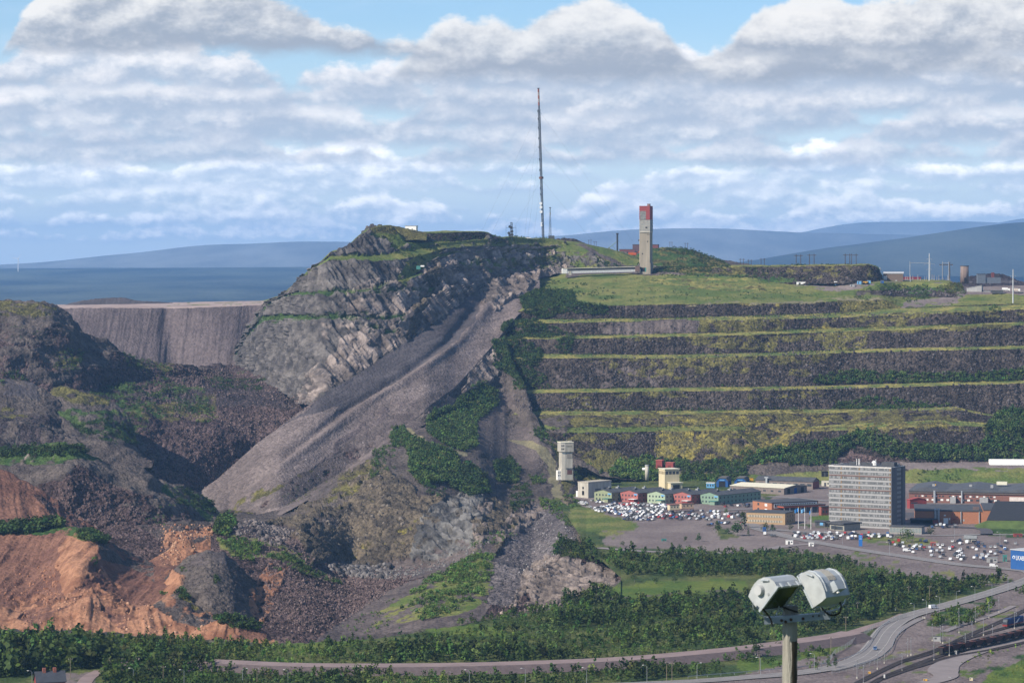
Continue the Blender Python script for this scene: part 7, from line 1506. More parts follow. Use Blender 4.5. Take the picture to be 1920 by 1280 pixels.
# small railway kit
for i, (x, y, w, h, m, nm, lab, cat) in enumerate([(1658,1272,3,8,WHITE,'signal_cabinet','white signal cabinet by the lower tracks','cabinet'),(1792,1226,4.5,7,GREY,'signal_cabinet','grey signal cabinet beside the last ore wagon','cabinet'),(1735,1277,7,5,YEL,'warning_sign','orange warning sign at the gravel road mouth','sign'),(1821,1275,6,5,BEIGE,'relay_box','beige relay box on the slope bottom right','box'),(1781,1271,5,2,WHITE,'relay_box','small white relay box by the gravel road','box'),(1757,1202,14,9,GREY,'equipment_shelter','grey equipment shelter with a flat canopy above the tracks','shelter'),(1630,1264,5,6,YEL,'warning_sign','yellow track sign by the lower left rails','sign'),(1732,1160,6,4,CONC,'concrete_block','pale concrete block at the road verge','block'),(1676,1143,7,4,STEEL,'transformer_box','pale transformer box in front of the wood','box')]):
    k = dz(y)/F; r = empty(nm, G(x,y), R(-15), lab, cat); a, hh = w*k/2, h*k
    MB().box(-a,a,0,a*1.2,-.2 if m is not YEL else hh*.35,hh).build('body', m, r); MB().box(-a-.06,a+.06,-.06,a*1.2+.06,hh+.003,hh+.1).build('lid', GREY if m is not GREY else DKGREY, r); MB().box(-a*.7,-a*.1,-.03,-.004,hh*.45,hh*.85).build('door', DKGREY, r)
    if m is YEL:
        for s in (-.6,.6): MB().tube((a*s,.1,-.2),(a*s,.1,hh*.35),.05,.05,6).build('post', STEEL, r)
# house roof at the bottom left edge, with chimneys
r = empty('red_house', G(96, 1296), R(18), 'dark red wooden house with slate roof and brick chimneys, bottom left', 'house'); k = dz(1296)/F
MB().xprism([(0,-2),(8,-2),(8,4.5),(4,8.4),(0,4.5)], -6.5, 6.5).build('wall', mat('falu_red',(.20,.035,.03)), r); MB().xprism([(-.7,4.2),(4,8.6),(8.7,4.2),(8.7,4.5),(4,9.0),(-.7,4.5)], -7, 7).build('roof', mat('slate_roof',(.05,.055,.07),var=.2), r)
for x in (-2.6,2.2): c = MB().box(x-.7,x+.7,3.2,4.8,8.2,10.4).build('chimney', mat('chimney_brick',(.28,.10,.07)), r)
for s in (-3,0,3): win(r, s, 0, 1.5, 1.2, 1.5, 'L', WHITE)
# ------------------------------------------------------------------ summit and plateau structures
LAT = mat('mast_steel', (.075,.085,.10), var=.1); LATR = mat('mast_red', (.22,.075,.05)); LATW = mat('mast_white', (.30,.26,.23))
def lattice(b, z0, z1, w0, w1, n, r=.09):
    pz = np.linspace(z0, z1, n+1)
    for i in range(n):
        a, c = w0+(w1-w0)*i/n, w0+(w1-w0)*(i+1)/n; A = [Vector((a*math.cos(t),a*math.sin(t),pz[i])) for t in (.5,2.6,4.7)]; B_ = [Vector((c*math.cos(t),c*math.sin(t),pz[i+1])) for t in (.5,2.6,4.7)]
        for j in range(3): b.tube(A[j],B_[j],r*1.5,r*1.5,5,False); b.tube(A[j],B_[(j+1)%3],r,r,4,False); b.tube(B_[j],B_[(j+1)%3],r,r,4,False)
Dm = 3350; k = Dm/F; base = P(1018.5, 448, Dm); r = empty('broadcast_mast', base, 0, 'very tall guyed lattice mast on the summit', 'mast'); Hm = 283*k; lean = -9.0*k/Hm
b = MB(); lattice(b, -3, Hm*.86, 1.3, 1.3, 90, .2); b.build('lattice', LAT, r)
for i in range(6): MB().tube((0,0,Hm*(.862+.022*i)),(0,0,Hm*(.862+.022*(i+1))-.02),1.0,1.0,10).build('aerial_section', [LATW,LATR][i % 2] if i else LAT, r)
MB().tube((0,0,Hm*.995),(0,0,Hm),1.3,1.3,10).build('top_cap', LAT, r); MB().tube((0,0,Hm*.398),(0,0,Hm*.412),2.6,2.6,12).build('platform', mat('rusty_platform',(.13,.06,.045)), r)
for z in (.21,.235,.18,.105,.09): MB().tube((-1.0,-1.6,Hm*z),(-1.5,-2.8,Hm*z),1.7 if z > .15 else 1.1,1.7 if z > .15 else 1.1,14).build('dish', mat('dish_grey',(.5,.52,.54)), r)
for z in (.29,.33,.45,.52,.6,.66,.73,.79,.84): MB().box(-1.9,-1.3,-1.2,1.2,Hm*z,Hm*z+2.2).build('antenna_panel', LAT, r)
for t in (.3,2.4,4.5):
    for z, rr in ((.84,115),(.63,100),(.385,70)): MB().tube((math.cos(t)*1.2,math.sin(t)*1.2,Hm*z),(math.cos(t)*rr,math.sin(t)*rr,-18),.05,.05,4,False).build('guy_wire', LAT, r)
r.rotation_euler = (0, math.atan(lean), 0)
r = empty('lattice_mast', P(1031.5, 447, 3440), 0, 'slim lattice mast right of the tall guyed one', 'mast'); k = 3440/F; b = MB(); lattice(b, -2, 58*k, 2.0, .35, 22, .09); b.build('lattice', LAT, r); MB().tube((0,0,45*k),(0,0,48*k),.9,.9,8).build('drum', GREY, r); MB().box(-2,5,-2,3,-2,3.2).build('equipment_hut', DKGREY, r); MB().box(-1.2,1.2,-.2,.2,57*k,58.5*k).build('top_bar', LAT, r)
D0 = 3250; k = D0/F; r = empty('radio_tower', P(959, 447, D0), R(10), 'short lattice radio tower carrying round dark drums', 'radio tower'); b = MB(); lattice(b, -2, 30*k, 1.6, 1.3, 9, .14); b.build('lattice', LAT, r)
for x, z in ((-2.2,22),(-.4,20),(-3.2,10),(-2.2,6),(.3,7),(.2,13)): MB().tube((x,-1.2,z*k),(x,-2.6,z*k),1.5,1.5,14).build('drum', mat('drum_dark',(.06,.065,.075)), r)
for x in (-6,5): MB().tube((x,0,-1),(x,0,24*k),.12,.1,6).build('side_pole', LAT, r); 
MB().box(-6,5,-.1,.1,20*k,20*k+.25).build('cross_bar', LAT, r)
r = empty('summit_hut', P(770, 433, 3120), R(-15), 'white flat roofed hut on the summit', 'hut'); k = 3120/F; MB().box(-6,6,0,6,-2,5).build('wall', WHITE, r); MB().box(-6.3,6.3,-.3,6.3,5.003,5.5).build('roof', GREY, r); MB().box(1,2.2,-.06,.1,-1,2.4).build('door', DKGREY, r); win(r, -3, 0, 1.6, 1.6, 1.2, 'L')
r = empty('summit_hut', P(788, 503, 2975), R(-10), 'small green cabin with pale lean-to on the cliff ledge', 'cabin'); MB().box(-4,0,0,3,-1,2.6).build('wall', TEAL, r); MB().box(-4.2,.2,-.2,3.2,2.603,2.9).build('roof', DKGREY, r); MB().box(.25,4,0,2,1.5,3).build('pale_box', WHITE, r)
r = empty('parked_car', P(990.5, 447.5, 3300), R(0), 'white car parked on the grassy summit by the mast', 'car'); mm = CMESH[('estate','white')] if ('estate','white') in CMESH else car_mesh('estate','white'); c = bpy.data.objects.new('body', mm.data); COL.objects.link(c); c.parent = r; c.scale = (1.3,1.3,1.3)
# tall shaft tower
D0 = 3240; k = D0/F; TT = R(-14); r = empty('shaft_tower', P(1199.8, 506, D0), TT, 'tall concrete shaft tower with a red sheet metal head', 'mine tower'); w = 19*k/math.cos(TT); d = 15
zs = [(-8,13),(13,70),(70,72.5),(72.5,94),(94,120)]   # in photo pixels above the base
T1 = mat('tower_stain_concrete',(.27,.235,.185),var=.25,scale=.22,streak=True,bump=.15); T2 = mat('tower_grey_cladding',(.25,.25,.24),var=.3,scale=.4); T3 = mat('tower_rib',(.40,.37,.31))
MB().box(0,w*1.03,-.3,d,-6,13*k).build('base', T1, r); MB().box(0.1,w*.97,0,d,13*k+.003,70*k).build('shaft', T1, r); MB().box(-.4,w,-.8,d+.3,70*k+.003,72.5*k).build('cornice', T3, r)
MB().box(-.3,w,-.6,d+.2,72.5*k+.003,94*k).build('upper_shaft', T2, r); MB().box(-.4,w*.99,-.9,d+.3,94*k+.003,119*k).build('head', RED, r)
pn = MB().box(.3,w*.60,-1.0,-.903,94*k,110*k).build('glazed_panel', mat('dim_grid_glass',(.14,.15,.15),rough=.4,var=.5,scale=.6), r); b = MB()
for i in range(7): b.box(.3+w*.6*i/6.5-.06,.3+w*.6*i/6.5+.06,-1.08,-1.003,94*k,110*k)
for i in range(6): b.box(.3,w*.6,-1.09,-1.083,94*k+16*k*i/5-.08,94*k+16*k*i/5+.08)
b.build('glazing_bar', T3, pn)
for i in range(8): MB().box(w*i/7.3-.15,w*i/7.3+.15,-.75,-.603,72.6*k,93.9*k).build('rib', T3, r)
for i in range(3): MB().box(0,w*.98,-.83,-.76,(76+6*i)*k,(76+6*i)*k+.25).build('cross_rib', T3, r)
MB().box(w*.55,w*.72,-.85,-.61,78*k,80.5*k).build('hatch', DARK_, r); MB().box(w*.66,w*.9,3,8,119*k+.003,124*k).build('lift_housing', mat('brown_housing',(.20,.13,.11)), r); MB().box(-.6,w,-1.1,d+.5,119*k+.003,119.8*k).build('parapet', mat('red_roof',(.28,.06,.055)), r)
MB().box(-.55,-.05,.3,d*.8,13*k,118*k).build('left_face', mat('sunlit_tower_end',(.46,.40,.31),var=.2,scale=.3,streak=True), r); MB().box(-.62,-.553,1,4,96*k,116*k).build('red_strip', RED, r); MB().box(-2.2,-.56,2,7,54*k,57*k).build('balcony', DKGREY, r)  # left face in paler concrete, its sunlight put into the colour
for x, z in ((.2,29),(.7,52)): MB().box(w*x,w*x+1.2,-.08,-.003,z*k,z*k+1.4).build('window', DARK_, r)
MB().box(w*.7,w*.95,-.12,-.003,66*k,67*k).build('dark_slot', DARK_, r); MB().box(w*.03,w*.5,-.4,-.303,-2,2.4).build('gateway', DARK_, r); MB().box(w*.5,w*.62,-.42,-.303,-2,2.5).build('teal_door', TEAL, r)
# covered conveyor leading to it
A_ = P(1056, 509, 3225); B_ = P(1201, 505.5, 3238); dv = (B_-A_); r = empty('conveyor_gallery', A_, math.atan2(dv.y, dv.x), 'long low white and dark conveyor gallery leading to the tall shaft tower', 'conveyor'); L = dv.length; zr = dv.z
def sl(x0,x1,y0,y1,z0,z1): 
    g = lambda x: zr*x/L
    return MB().add([(x0,y0,z0+g(x0)),(x1,y0,z0+g(x1)),(x1,y1,z0+g(x1)),(x0,y1,z0+g(x0)),(x0,y0,z1+g(x0)),(x1,y0,z1+g(x1)),(x1,y1,z1+g(x1)),(x0,y1,z1+g(x0))],[(0,3,2,1),(4,5,6,7),(0,1,5,4),(1,2,6,5),(2,3,7,6),(3,0,4,7)])
sl(0,L,0,4,-2.2,.6).build('lower_wall', mat('pale_skirting',(.55,.55,.55)), r); sl(1,L,-.15,4.1,.603,3.0).build('dark_wall', mat('dark_cladding',(.06,.06,.065)), r); sl(-.5,L,-.6,4.6,3.003,3.5).build('roof', CREAM, r); sl(-1,4.5,-.3,4.2,-2.2,3.0).build('end_house', WHITE, r); sl(L-6,L-1,-1,4.4,-2,3.8).build('junction_house', mat('brown_housing',(.20,.13,.11)), r); MB().box(6,9,-.5,-.02,-4,.6).build('support', CONC, r)
# chimney pipe and red works buildings behind
r = empty('chimney_stack', P(1157.5, 473, 3520), 0, 'dark steel chimney stack with slanting stays', 'chimney'); k = 3520/F; MB().tube((0,0,-4),(0,0,34*k),1.1,1.1,12).build('stack', mat('stack_dark',(.04,.045,.05)), r); MB().tube((0,0,33*k),(0,0,36*k),1.5,1.5,12).build('cap', mat('stack_dark',(.04,.045,.05)), r)
for q in ((-20*k,4*k),(-17*k,8*k)): MB().tube((0,0,21*k),(q[0],0,q[1]),.35,.35,6).build('stay', mat('teal_grey',(.2,.3,.32)), r)
MB().tube((-9*k,0,13*k),(-1*k,0,1*k),.3,.3,6).build('brace', mat('teal_grey',(.2,.3,.32)), r)
DKR = mat('dull_red_works',(.15,.05,.05),var=.15)
for x, y, w_, h_, dp, m, lab in [(1176,478,30,12,12,DKR,'low dull red works building left of the shaft tower'),(1196,476,20,19,10,mat('plum_works',(.10,.055,.06)),'tall plum coloured works building behind the shaft tower'),(1226,474,16,17,10,DKR,'dull red works building right of the shaft tower'),(1170,477,10,7,8,mat('brown_housing',(.20,.13,.11)),'small brown works shed by the chimney stack')]:
    D = 3480+y; k = D/F; r = empty('works_building', P(x, y+2, D), R(-10), lab, 'works building', 'works buildings by the shaft tower'); a = w_*k/2
    MB().box(-a,a,0,dp,-4,h_*k).build('wall', m, r); MB().box(-a-.3,a+.3,-.3,dp+.3,h_*k+.003,h_*k+.7).build('roof', DKGREY, r); MB().box(-a*.4,0,-.1,-.01,-1,4).build('gate', GREY if w_ == 30 else DARK_, r)
r = empty('excavator', P(1188, 480, 3450), 0, 'orange red excavator parked by the works buildings', 'excavator'); OR2 = mat('excavator_orange',(.5,.10,.03)); MB().box(-6,3,0,3.4,1.2,4).build('body', OR2, r); MB().box(1,3.4,.2,2.2,4.003,5.4).build('cab', GLASS, r); MB().path([(3,1.5,3),(8,1.5,5.5),(11,1.5,1.5)],.4,6).build('boom', OR2, r); MB().box(-5,3,-.2,3.6,-.2,1.19).build('track', BLACK, r)
# H-frame power line poles on the skyline
def hpole(w=5, h=12):
    r = empty('power_pole', (0,0,0), 0, 'dark wooden H frame power pole on the skyline', 'power pole', 'H frame power poles on the plateau')
    for s in (-1,1): MB().tube((s*w/2,0,-2),(s*w/2,0,h),.42,.36,7).build('leg', mat('dark_pole_wood',(.07,.055,.045)), r)
    MB().box(-w*.95,w*.95,-.2,.2,h-1.8,h-1.2).build('crossarm', mat('dark_pole_wood',(.07,.055,.045)), r)
    for s in (-.9,0,.9): MB().tube((s*w,0,h-2.6),(s*w,0,h-1.6),.1,.1,6).build('insulator', STEEL, r)
    return r
h0 = hpole()
for i, (x, y, h, D, sc) in enumerate([(1497,497,20,3300,1.0),(1522,497,22,3320,1.05),(1589,496,23,3290,1.0),(1601,496,23,3300,1.0),(1430,499,13,3400,.75),(1406,500,13,3480,.7),(1391,499,14,3520,.75),(1287,466,8,3440,.55),(1258,463,9,3440,.5),(1106,459,9,3460,.5),(1116,462,9,3500,.5),(1774,524,36,3270,1.55)]):
    lab = 'dark wooden H frame power pole on the plateau skyline'
    q = h0 if i == 0 else tree_copy(h0, (0,0,0), 0, lab, 'H frame power poles on the plateau')
    q.location = P(x, y, D); q.scale = (sc,)*3; q['label'] = 'tallest H frame pole, at the substation left of the brown silo' if i == 11 else lab
    if i == 11: del q['group']
# white tubular pylons
def pylon(px, py, hpx, D, arms, label):
    k = D/F; r = empty('steel_pylon', P(px, py, D), R(8), label, 'pylon', 'white tubular pylons'); h = hpx*k; MB().tube((0,0,-2),(0,0,h),.85,.4,12).build('pole', mat('pylon_white',(.44,.46,.47)), r)
    for z, w in arms: MB().tube((-w,0,h*z),(w,0,h*z),.16,.16,6).build('crossarm', STEEL, r); [MB().tube((s*w,0,h*z-1.3),(s*w,0,h*z),.16,.1,6).build('insulator', GREY, r) for s in (-1,1)]
    MB().tube((0,0,0),(0,0,3),1.1,1.1,12).build('base', GREY, r)
pylon(1742.5,532,57,3195,[(.82,2.6),(.65,5.6),(.48,2.6)],'white tubular pylon standing in the middle of the substation'); pylon(1899.5,575,70,3015,[(.83,2.8),(.68,3.2),(.5,2.2)],'white tubular pylon at the right end of the terraces'); pylon(1650,530,29,3185,[(.9,1.2)],'short white pylon beside the flat dark dump')
# substation: building, frames, breakers
D0 = 3200; k = D0/F
r = empty('substation_house', P(1656, 530, D0), R(-10), 'brown substation house with a pale shed roof', 'substation'); w, h = 37*k, 17*k; MB().box(0,w,0,12,-3,h).build('wall', mat('umber_wall',(.15,.11,.09)), r); MB().add([(-.5,-.6,h+.003),(w+.5,-.6,h+.003),(w+.5,12.6,h+1.4),(-.5,12.6,h+1.4),(-.5,-.6,h+.5),(w+.5,-.6,h+.5),(w+.5,12.6,h+2),(-.5,12.6,h+2)],[(0,3,2,1),(4,5,6,7),(0,1,5,4),(1,2,6,5),(2,3,7,6),(3,0,4,7)]).build('roof', mat('pale_sheet_roof',(.45,.46,.47)), r); MB().box(.5,4,-.1,-.01,h*.3,h*.75).build('white_panel', WHITE, r); MB().box(w*.6,w*.7,-.1,-.01,-1,3).build('door', GREY, r)
r = empty('red_hall', P(1694, 528, 3240), R(-5), 'long dark red substation hall with lighter roof', 'hall'); MB().box(0,19,0,10,-3,4.5).build('wall', mat('crimson_wall',(.22,.03,.05)), r); MB().box(-.3,19.3,-.3,10.3,4.503,5.1).build('roof', RED, r); MB().box(4,6,-.08,-.01,-1,2.5).build('door', DKGREY, r)
def gantry(px, py, D, w, h, label):
    r = empty('substation_gantry', P(px, py, D), R(4), label, 'gantry', 'steel gantries of the substation')
    for s in (-1,1): MB().tube((s*w/2,0,-2),(s*w/2,0,h+1.5),.4,.34,6).build('leg', STEEL, r)
    MB().box(-w/2,w/2,-.2,.2,h-.5,h).build('beam', STEEL, r)
gantry(1725,527,3230,22,20,'wide steel gantry left of the middle pylon'); gantry(1773,527,3260,7,20,'narrow steel gantry beside the brown silo')
bk = None; rs = random.Random(3)
for i in range(26):
    x = 1672+i*4.4+rs.uniform(-1,1); q = None
    if bk is None:
        bk = empty('breaker_post', (0,0,0), 0, 'small grey breaker post in the substation yard', 'breaker', 'breaker posts in the substation'); MB().box(-.35,.35,-.35,.35,-2,2.6).build('stand', STEEL, bk); MB().tube((0,0,2.6),(0,0,5),.22,.16,8).build('insulator', mat('insulator_grey',(.35,.33,.32)), bk); q = bk
    else: q = tree_copy(bk, (0,0,0), 0, 'small grey breaker post in the substation yard', 'breaker posts in the substation')
    q.location = P(x, 528.5, 3195+rs.uniform(0,50)); s = rs.uniform(.8,1.6); q.scale = (s,s,s)
r = empty('round_silo', P(1808.5, 525, 3290), 0, 'round brown brick silo on the skyline at the right', 'silo'); k = 3290/F; MB().tube((0,0,-4),(0,0,26*k),8*k,7.6*k,28).build('shell', mat('brown_silo',(.20,.15,.13),var=.25,scale=.4,streak=True), r, True); MB().tube((0,0,26*k),(0,0,27*k),8.2*k,8.2*k,28).build('rim', DKGREY, r); MB().box(-1,1,-8.1*k,-7.7*k,-2,2.6).build('door', DARK_, r)
r = empty('dark_works', P(1833, 526, 3330), 0, 'dark works sheds under the ore dump right of the silo', 'works building'); MB().box(0,9,0,8,-3,7).build('wall', mat('slate_blue_wall',(.12,.14,.17)), r); MB().box(-.3,9.3,-.3,8.3,7.003,7.6).build('roof', DKGREY, r); MB().box(9.01,26,1,8,-3,3.4).build('low_wall', mat('slate_blue_wall',(.12,.14,.17)), r); MB().box(16,19,3,6,3.403,9).build('red_block', DKR, r)
D0 = 3105; k = D0/F; r = empty('grey_pump_house', P(1840.5, 556, D0), R(-18), 'angular grey metal building with a slanting roof by the plateau road', 'building'); w, h = 28*k, 18*k
MB().add([(-w,0,-2),(0,0,-2),(0,9,-2),(-w,9,-2),(-w,0,h*.86),(0,0,h*1.15),(0,9,h*1.15),(-w,9,h*.86)],[(0,3,2,1),(4,5,6,7),(0,1,5,4),(1,2,6,5),(2,3,7,6),(3,0,4,7)]).build('wall', mat('silver_sheet',(.34,.34,.33),var=.1,streak=True), r); MB().box(-w*.3,-w*.05,-.08,-.01,h*.25,h*.95).build('louvre', GREY, r); MB().box(.02,9,2,9,-2,h*.6).build('side_wall', GREY, r); MB().box(-.2,9.3,1.7,9.3,h*.6+.003,h*.6+.5).build('side_roof', DKGREY, r); MB().add([(-w-.3,-.3,h*.86+.003),(.3,-.3,h*1.15+.01),(.3,9.3,h*1.15+.01),(-w-.3,9.3,h*.86+.003),(-w-.3,-.3,h*.86+.4),(.3,-.3,h*1.15+.4),(.3,9.3,h*1.15+.4),(-w-.3,9.3,h*.86+.4)],[(0,3,2,1),(4,5,6,7),(0,1,5,4),(1,2,6,5),(2,3,7,6),(3,0,4,7)]).build('roof', GREY, r)
for x, y, w_, h_, D, m, lab, nm, cat in [(1502,534,17,5.5,3150,WHITE,'white container at the left end of the plateau yard','container','container'),(1547.5,532.5,13,5,3160,LBLUE,'bright blue container on the plateau yard','container','container'),(1611,532,8,5,3165,LBLUE,'small blue tank container by the yellow loader','container','container'),(1583,533.5,15,4.5,3150,mat('umber_wall',(.15,.11,.09)),'brown shed in the middle of the plateau yard','shed','shed'),(1629,531,7,5,3170,LBLUE,'blue container right of the yellow loader','container','container'),(1654,530,6,4,3178,BLUE,'dark blue container beside the short pylon','container','container'),(1598,537,9,4,3140,GREY,'grey pipe stack on the plateau yard','pipe stack','pipe stack'),(1870,549,22,5,3110,DKGREY,'dark low open shed behind the parked lorries','open_shed','shed')]:
    nm = nm.replace(' ','_'); D = surf_at(CS, x, y, D)-3; k = D/F; r = empty(nm, P(x,y,D), R(-8), lab, cat); a, h = w_*k/2, h_*k; MB().box(-a,a,0,2.6,-.5,h).build('body', m, r); MB().box(-a-.1,a+.1,-.1,2.7,h+.003,h+.2).build('roof', GREY if m is not GREY else DKGREY, r); MB().box(-a*.5,-a*.1,-.06,-.004,0,h*.8).build('door', DKGREY, r)
r = empty('wheel_loader', P(1623,532,surf_at(CS,1623,532,3160)-3), 0, 'yellow wheel loader on the plateau yard', 'loader'); MB().box(-2.4,2.4,0,2.4,.9,2.4).build('body', YEL, r); MB().box(-.4,1.2,.2,2.2,2.403,3.7).build('cab', GLASS, r); MB().box(-4,-2.8,-.2,2.6,.2,1.6).build('bucket', DKGREY, r); [MB().tube((x,-.1,.8),(x,.5,.8),.8,.8,12).build('wheel', BLACK, r) for x in (-1.6,1.6)]
for x, y, D, lab, c in [(1886,546,3095,'white tanker lorry parked behind the grey pump house','a'),(1905,547,3090,'white and rust box lorry near the right edge of the plateau','b'),(1563,529,3175,'grey lorry on the plateau yard by the dump','c'),(1571,534,3150,'white lorry in the middle of the plateau yard','d')]:
    D = surf_at(CS, x, y, D)-3; k = D/F; r = empty('parked_lorry', P(x,y,D), R(-10), lab, 'lorry'); MB().box(-4,2,0,2.5,1,3.6 if c != 'a' else 1.3).build('load_body', WHITE if c != 'b' else mat('rusty_white',(.5,.42,.36)), r); MB().box(2.2,4.2,0,2.5,.6,3).build('cab', WHITE if c != 'c' else GREY, r); MB().add([(4.22,.2,1.9),(4.22,2.3,1.9),(4.22,2.3,2.8),(4.22,.2,2.8)],[(0,1,2,3)]).build('windscreen', GLASS, r)
    if c == 'a': MB().tube((-4,1.25,2.4),(2,1.25,2.4),1.15,1.15,14).build('tank', WHITE, r)
    for xx in (-3,-1.7,3): MB().tube((xx,-.05,.5),(xx,.4,.5),.5,.5,12).build('wheel', BLACK, r)
for i in range(5): car(['hatch','estate'][i % 2], ['white','silver','dark grey','red','blue'][i], P(1515+i*13.5, 534+.4*i, surf_at(CS, 1515+i*13.5, 534+.4*i, 3150)-2)+Vector((0,0,.4)), R(10*i), f'{["white","silver","dark grey","red","blue"][i]} car parked on the plateau yard', 'cars on the plateau yard')
# wind turbine far out on the plain
r = empty('wind_turbine', P(34, 506, 17500), 0, 'tiny pale wind turbine on the far plain at the left', 'wind turbine'); k = 17500/F; MB().tube((0,0,-10),(0,0,21*k),1.2*k*.6,.35*k,10).build('tower', WHITE, r); MB().box(-.6*k,.6*k,-2*k,1*k,20.6*k,21.6*k).build('nacelle', WHITE, r)
for a in (40,160,280): t = R(a); MB().tube((0,-2.1*k,21*k),(11*k*math.sin(t),-2.1*k,21*k+11*k*math.cos(t)),.45*k,.12*k,5).build('blade', WHITE, r)
# ------------------------------------------------------------------ floodlights on a wooden pole, close to the camera
DF = 36.0; kf = DF/F                    # metres per photo pixel at the pole
FLW = mat('floodlight_grey_paint', (.34,.375,.40), rough=.5, var=.2, scale=3, bump=.03); FLS = mat('floodlight_side_cream', (.36,.38,.385), rough=.55, var=.18, scale=5)
PW = mat('old_pole_wood', (.25,.235,.20), rough=.9, var=.35, scale=7, streak=True, bump=.5); PWD = mat('tarred_patch', (.055,.042,.03), var=.4, scale=8); ZN = mat('zinc_bar', (.25,.29,.34), rough=.55, metal=.5, var=.2, scale=8); FG = mat('green_reflecting_glass', (.030,.045,.016), rough=.25, var=.45, scale=2.2, spec=.6)
pt = P(1482, 1135, DF); pole = empty('light_pole', Vector((pt.x, pt.y, hill_z(0, DF)-.5)), 0, 'weathered wooden pole carrying two floodlights close to the viewer', 'pole')
h = pt.z-pole.location.z; seg = MB(); n = 20
rr = lambda z: .088+.018*(1-z/h)
vs = []; fs = []
for i in range(25):
    z = h*i/24
    for j in range(n): t = 2*math.pi*j/n; q = rr(z)*(1+.03*math.sin(3*t+1)+.02*math.sin(7*t+z)); vs.append((q*math.cos(t)+.012*math.sin(z*.9), q*math.sin(t), z))
for i in range(24):
    for j in range(n): fs.append((i*n+j, i*n+(j+1)%n, (i+1)*n+(j+1)%n, (i+1)*n+j))
fs.append(tuple(range(24*n, 25*n))); mesh_obj('post', vs, fs, PW, pole, True)
# tarred, split right-hand side
b = MB(); q = []
for i in range(13):
    z = h-.42-(i*.09); wdt = .55+.18*math.sin(i*1.7) if i < 9 else .55*(13-i)/4
    for j in range(5): t = -1.25+ (j/4)*wdt*1.9-.1; q.append(((rr(z)+.004)*math.cos(t)+.012*math.sin(z*.9), (rr(z)+.004)*math.sin(t), z))
b.add(q, [(i*5+j, i*5+j+1, (i+1)*5+j+1, (i+1)*5+j) for i in range(12) for j in range(4)]); b.build('tar_stain', PWD, pole, True)
b = MB(); q = []
for i in range(20):
    z = h-1.3-(i*.12)
    for j in range(5): t = -1.0+(j/4)*(.95+.1*math.sin(i*.8)); q.append(((rr(z)+.003)*math.cos(t)+.012*math.sin(z*.9), (rr(z)+.003)*math.sin(t), z))
b.add(q, [(i*5+j, i*5+j+1, (i+1)*5+j+1, (i+1)*5+j) for i in range(19) for j in range(4)]); b.build('brown_streak', mat('brown_pole_streak',(.12,.088,.055),var=.4,scale=6,streak=True), pole, True)
# zinc cross bar: an angle iron in front of the pole
c0 = P(1433, 1163, DF-.2); c1 = P(1558, 1153, DF-.10); bar = empty('cross_bar', c0, 0, 'grey zinc angle bar bolted across the wooden pole', 'bar')
def beam(b, a, c, up, th):
    d = (c-a); y = Vector((0,th,0)); z = Vector((0,0,up)); vs = [a, a+d, a+d+y, a+y]; return b.add([Vector(v) for v in vs]+[Vector(v)+z for v in vs], [(0,3,2,1),(4,5,6,7),(0,1,5,4),(1,2,6,5),(2,3,7,6),(3,0,4,7)])
b = MB(); beam(b, Vector((0,0,-.045)), Vector((c1-c0))+Vector((0,0,-.045)), .075, .006); b.build('flange', ZN, bar); b = MB(); beam(b, Vector((0,.007,.03)), Vector((c1-c0))+Vector((0,.007,.03)), .006, .075); b.build('top_flange', mat('sunlit_zinc_top',(.42,.45,.47),metal=.4,rough=.5), bar)  # same zinc made paler on the top flange, light from above put into colour
for f in (.26,.40,.58,.73,.82,.32): p = (c1-c0)*f+Vector((0,-.012,-.012+.02*(f > .7)-.02*(f == .32))); MB().tube(p, p+Vector((0,.011,0)), .018 if f < .6 else .011, .018 if f < .6 else .011, 10).build('bolt', mat('rusty_bolt',(.05,.03,.02)), bar)
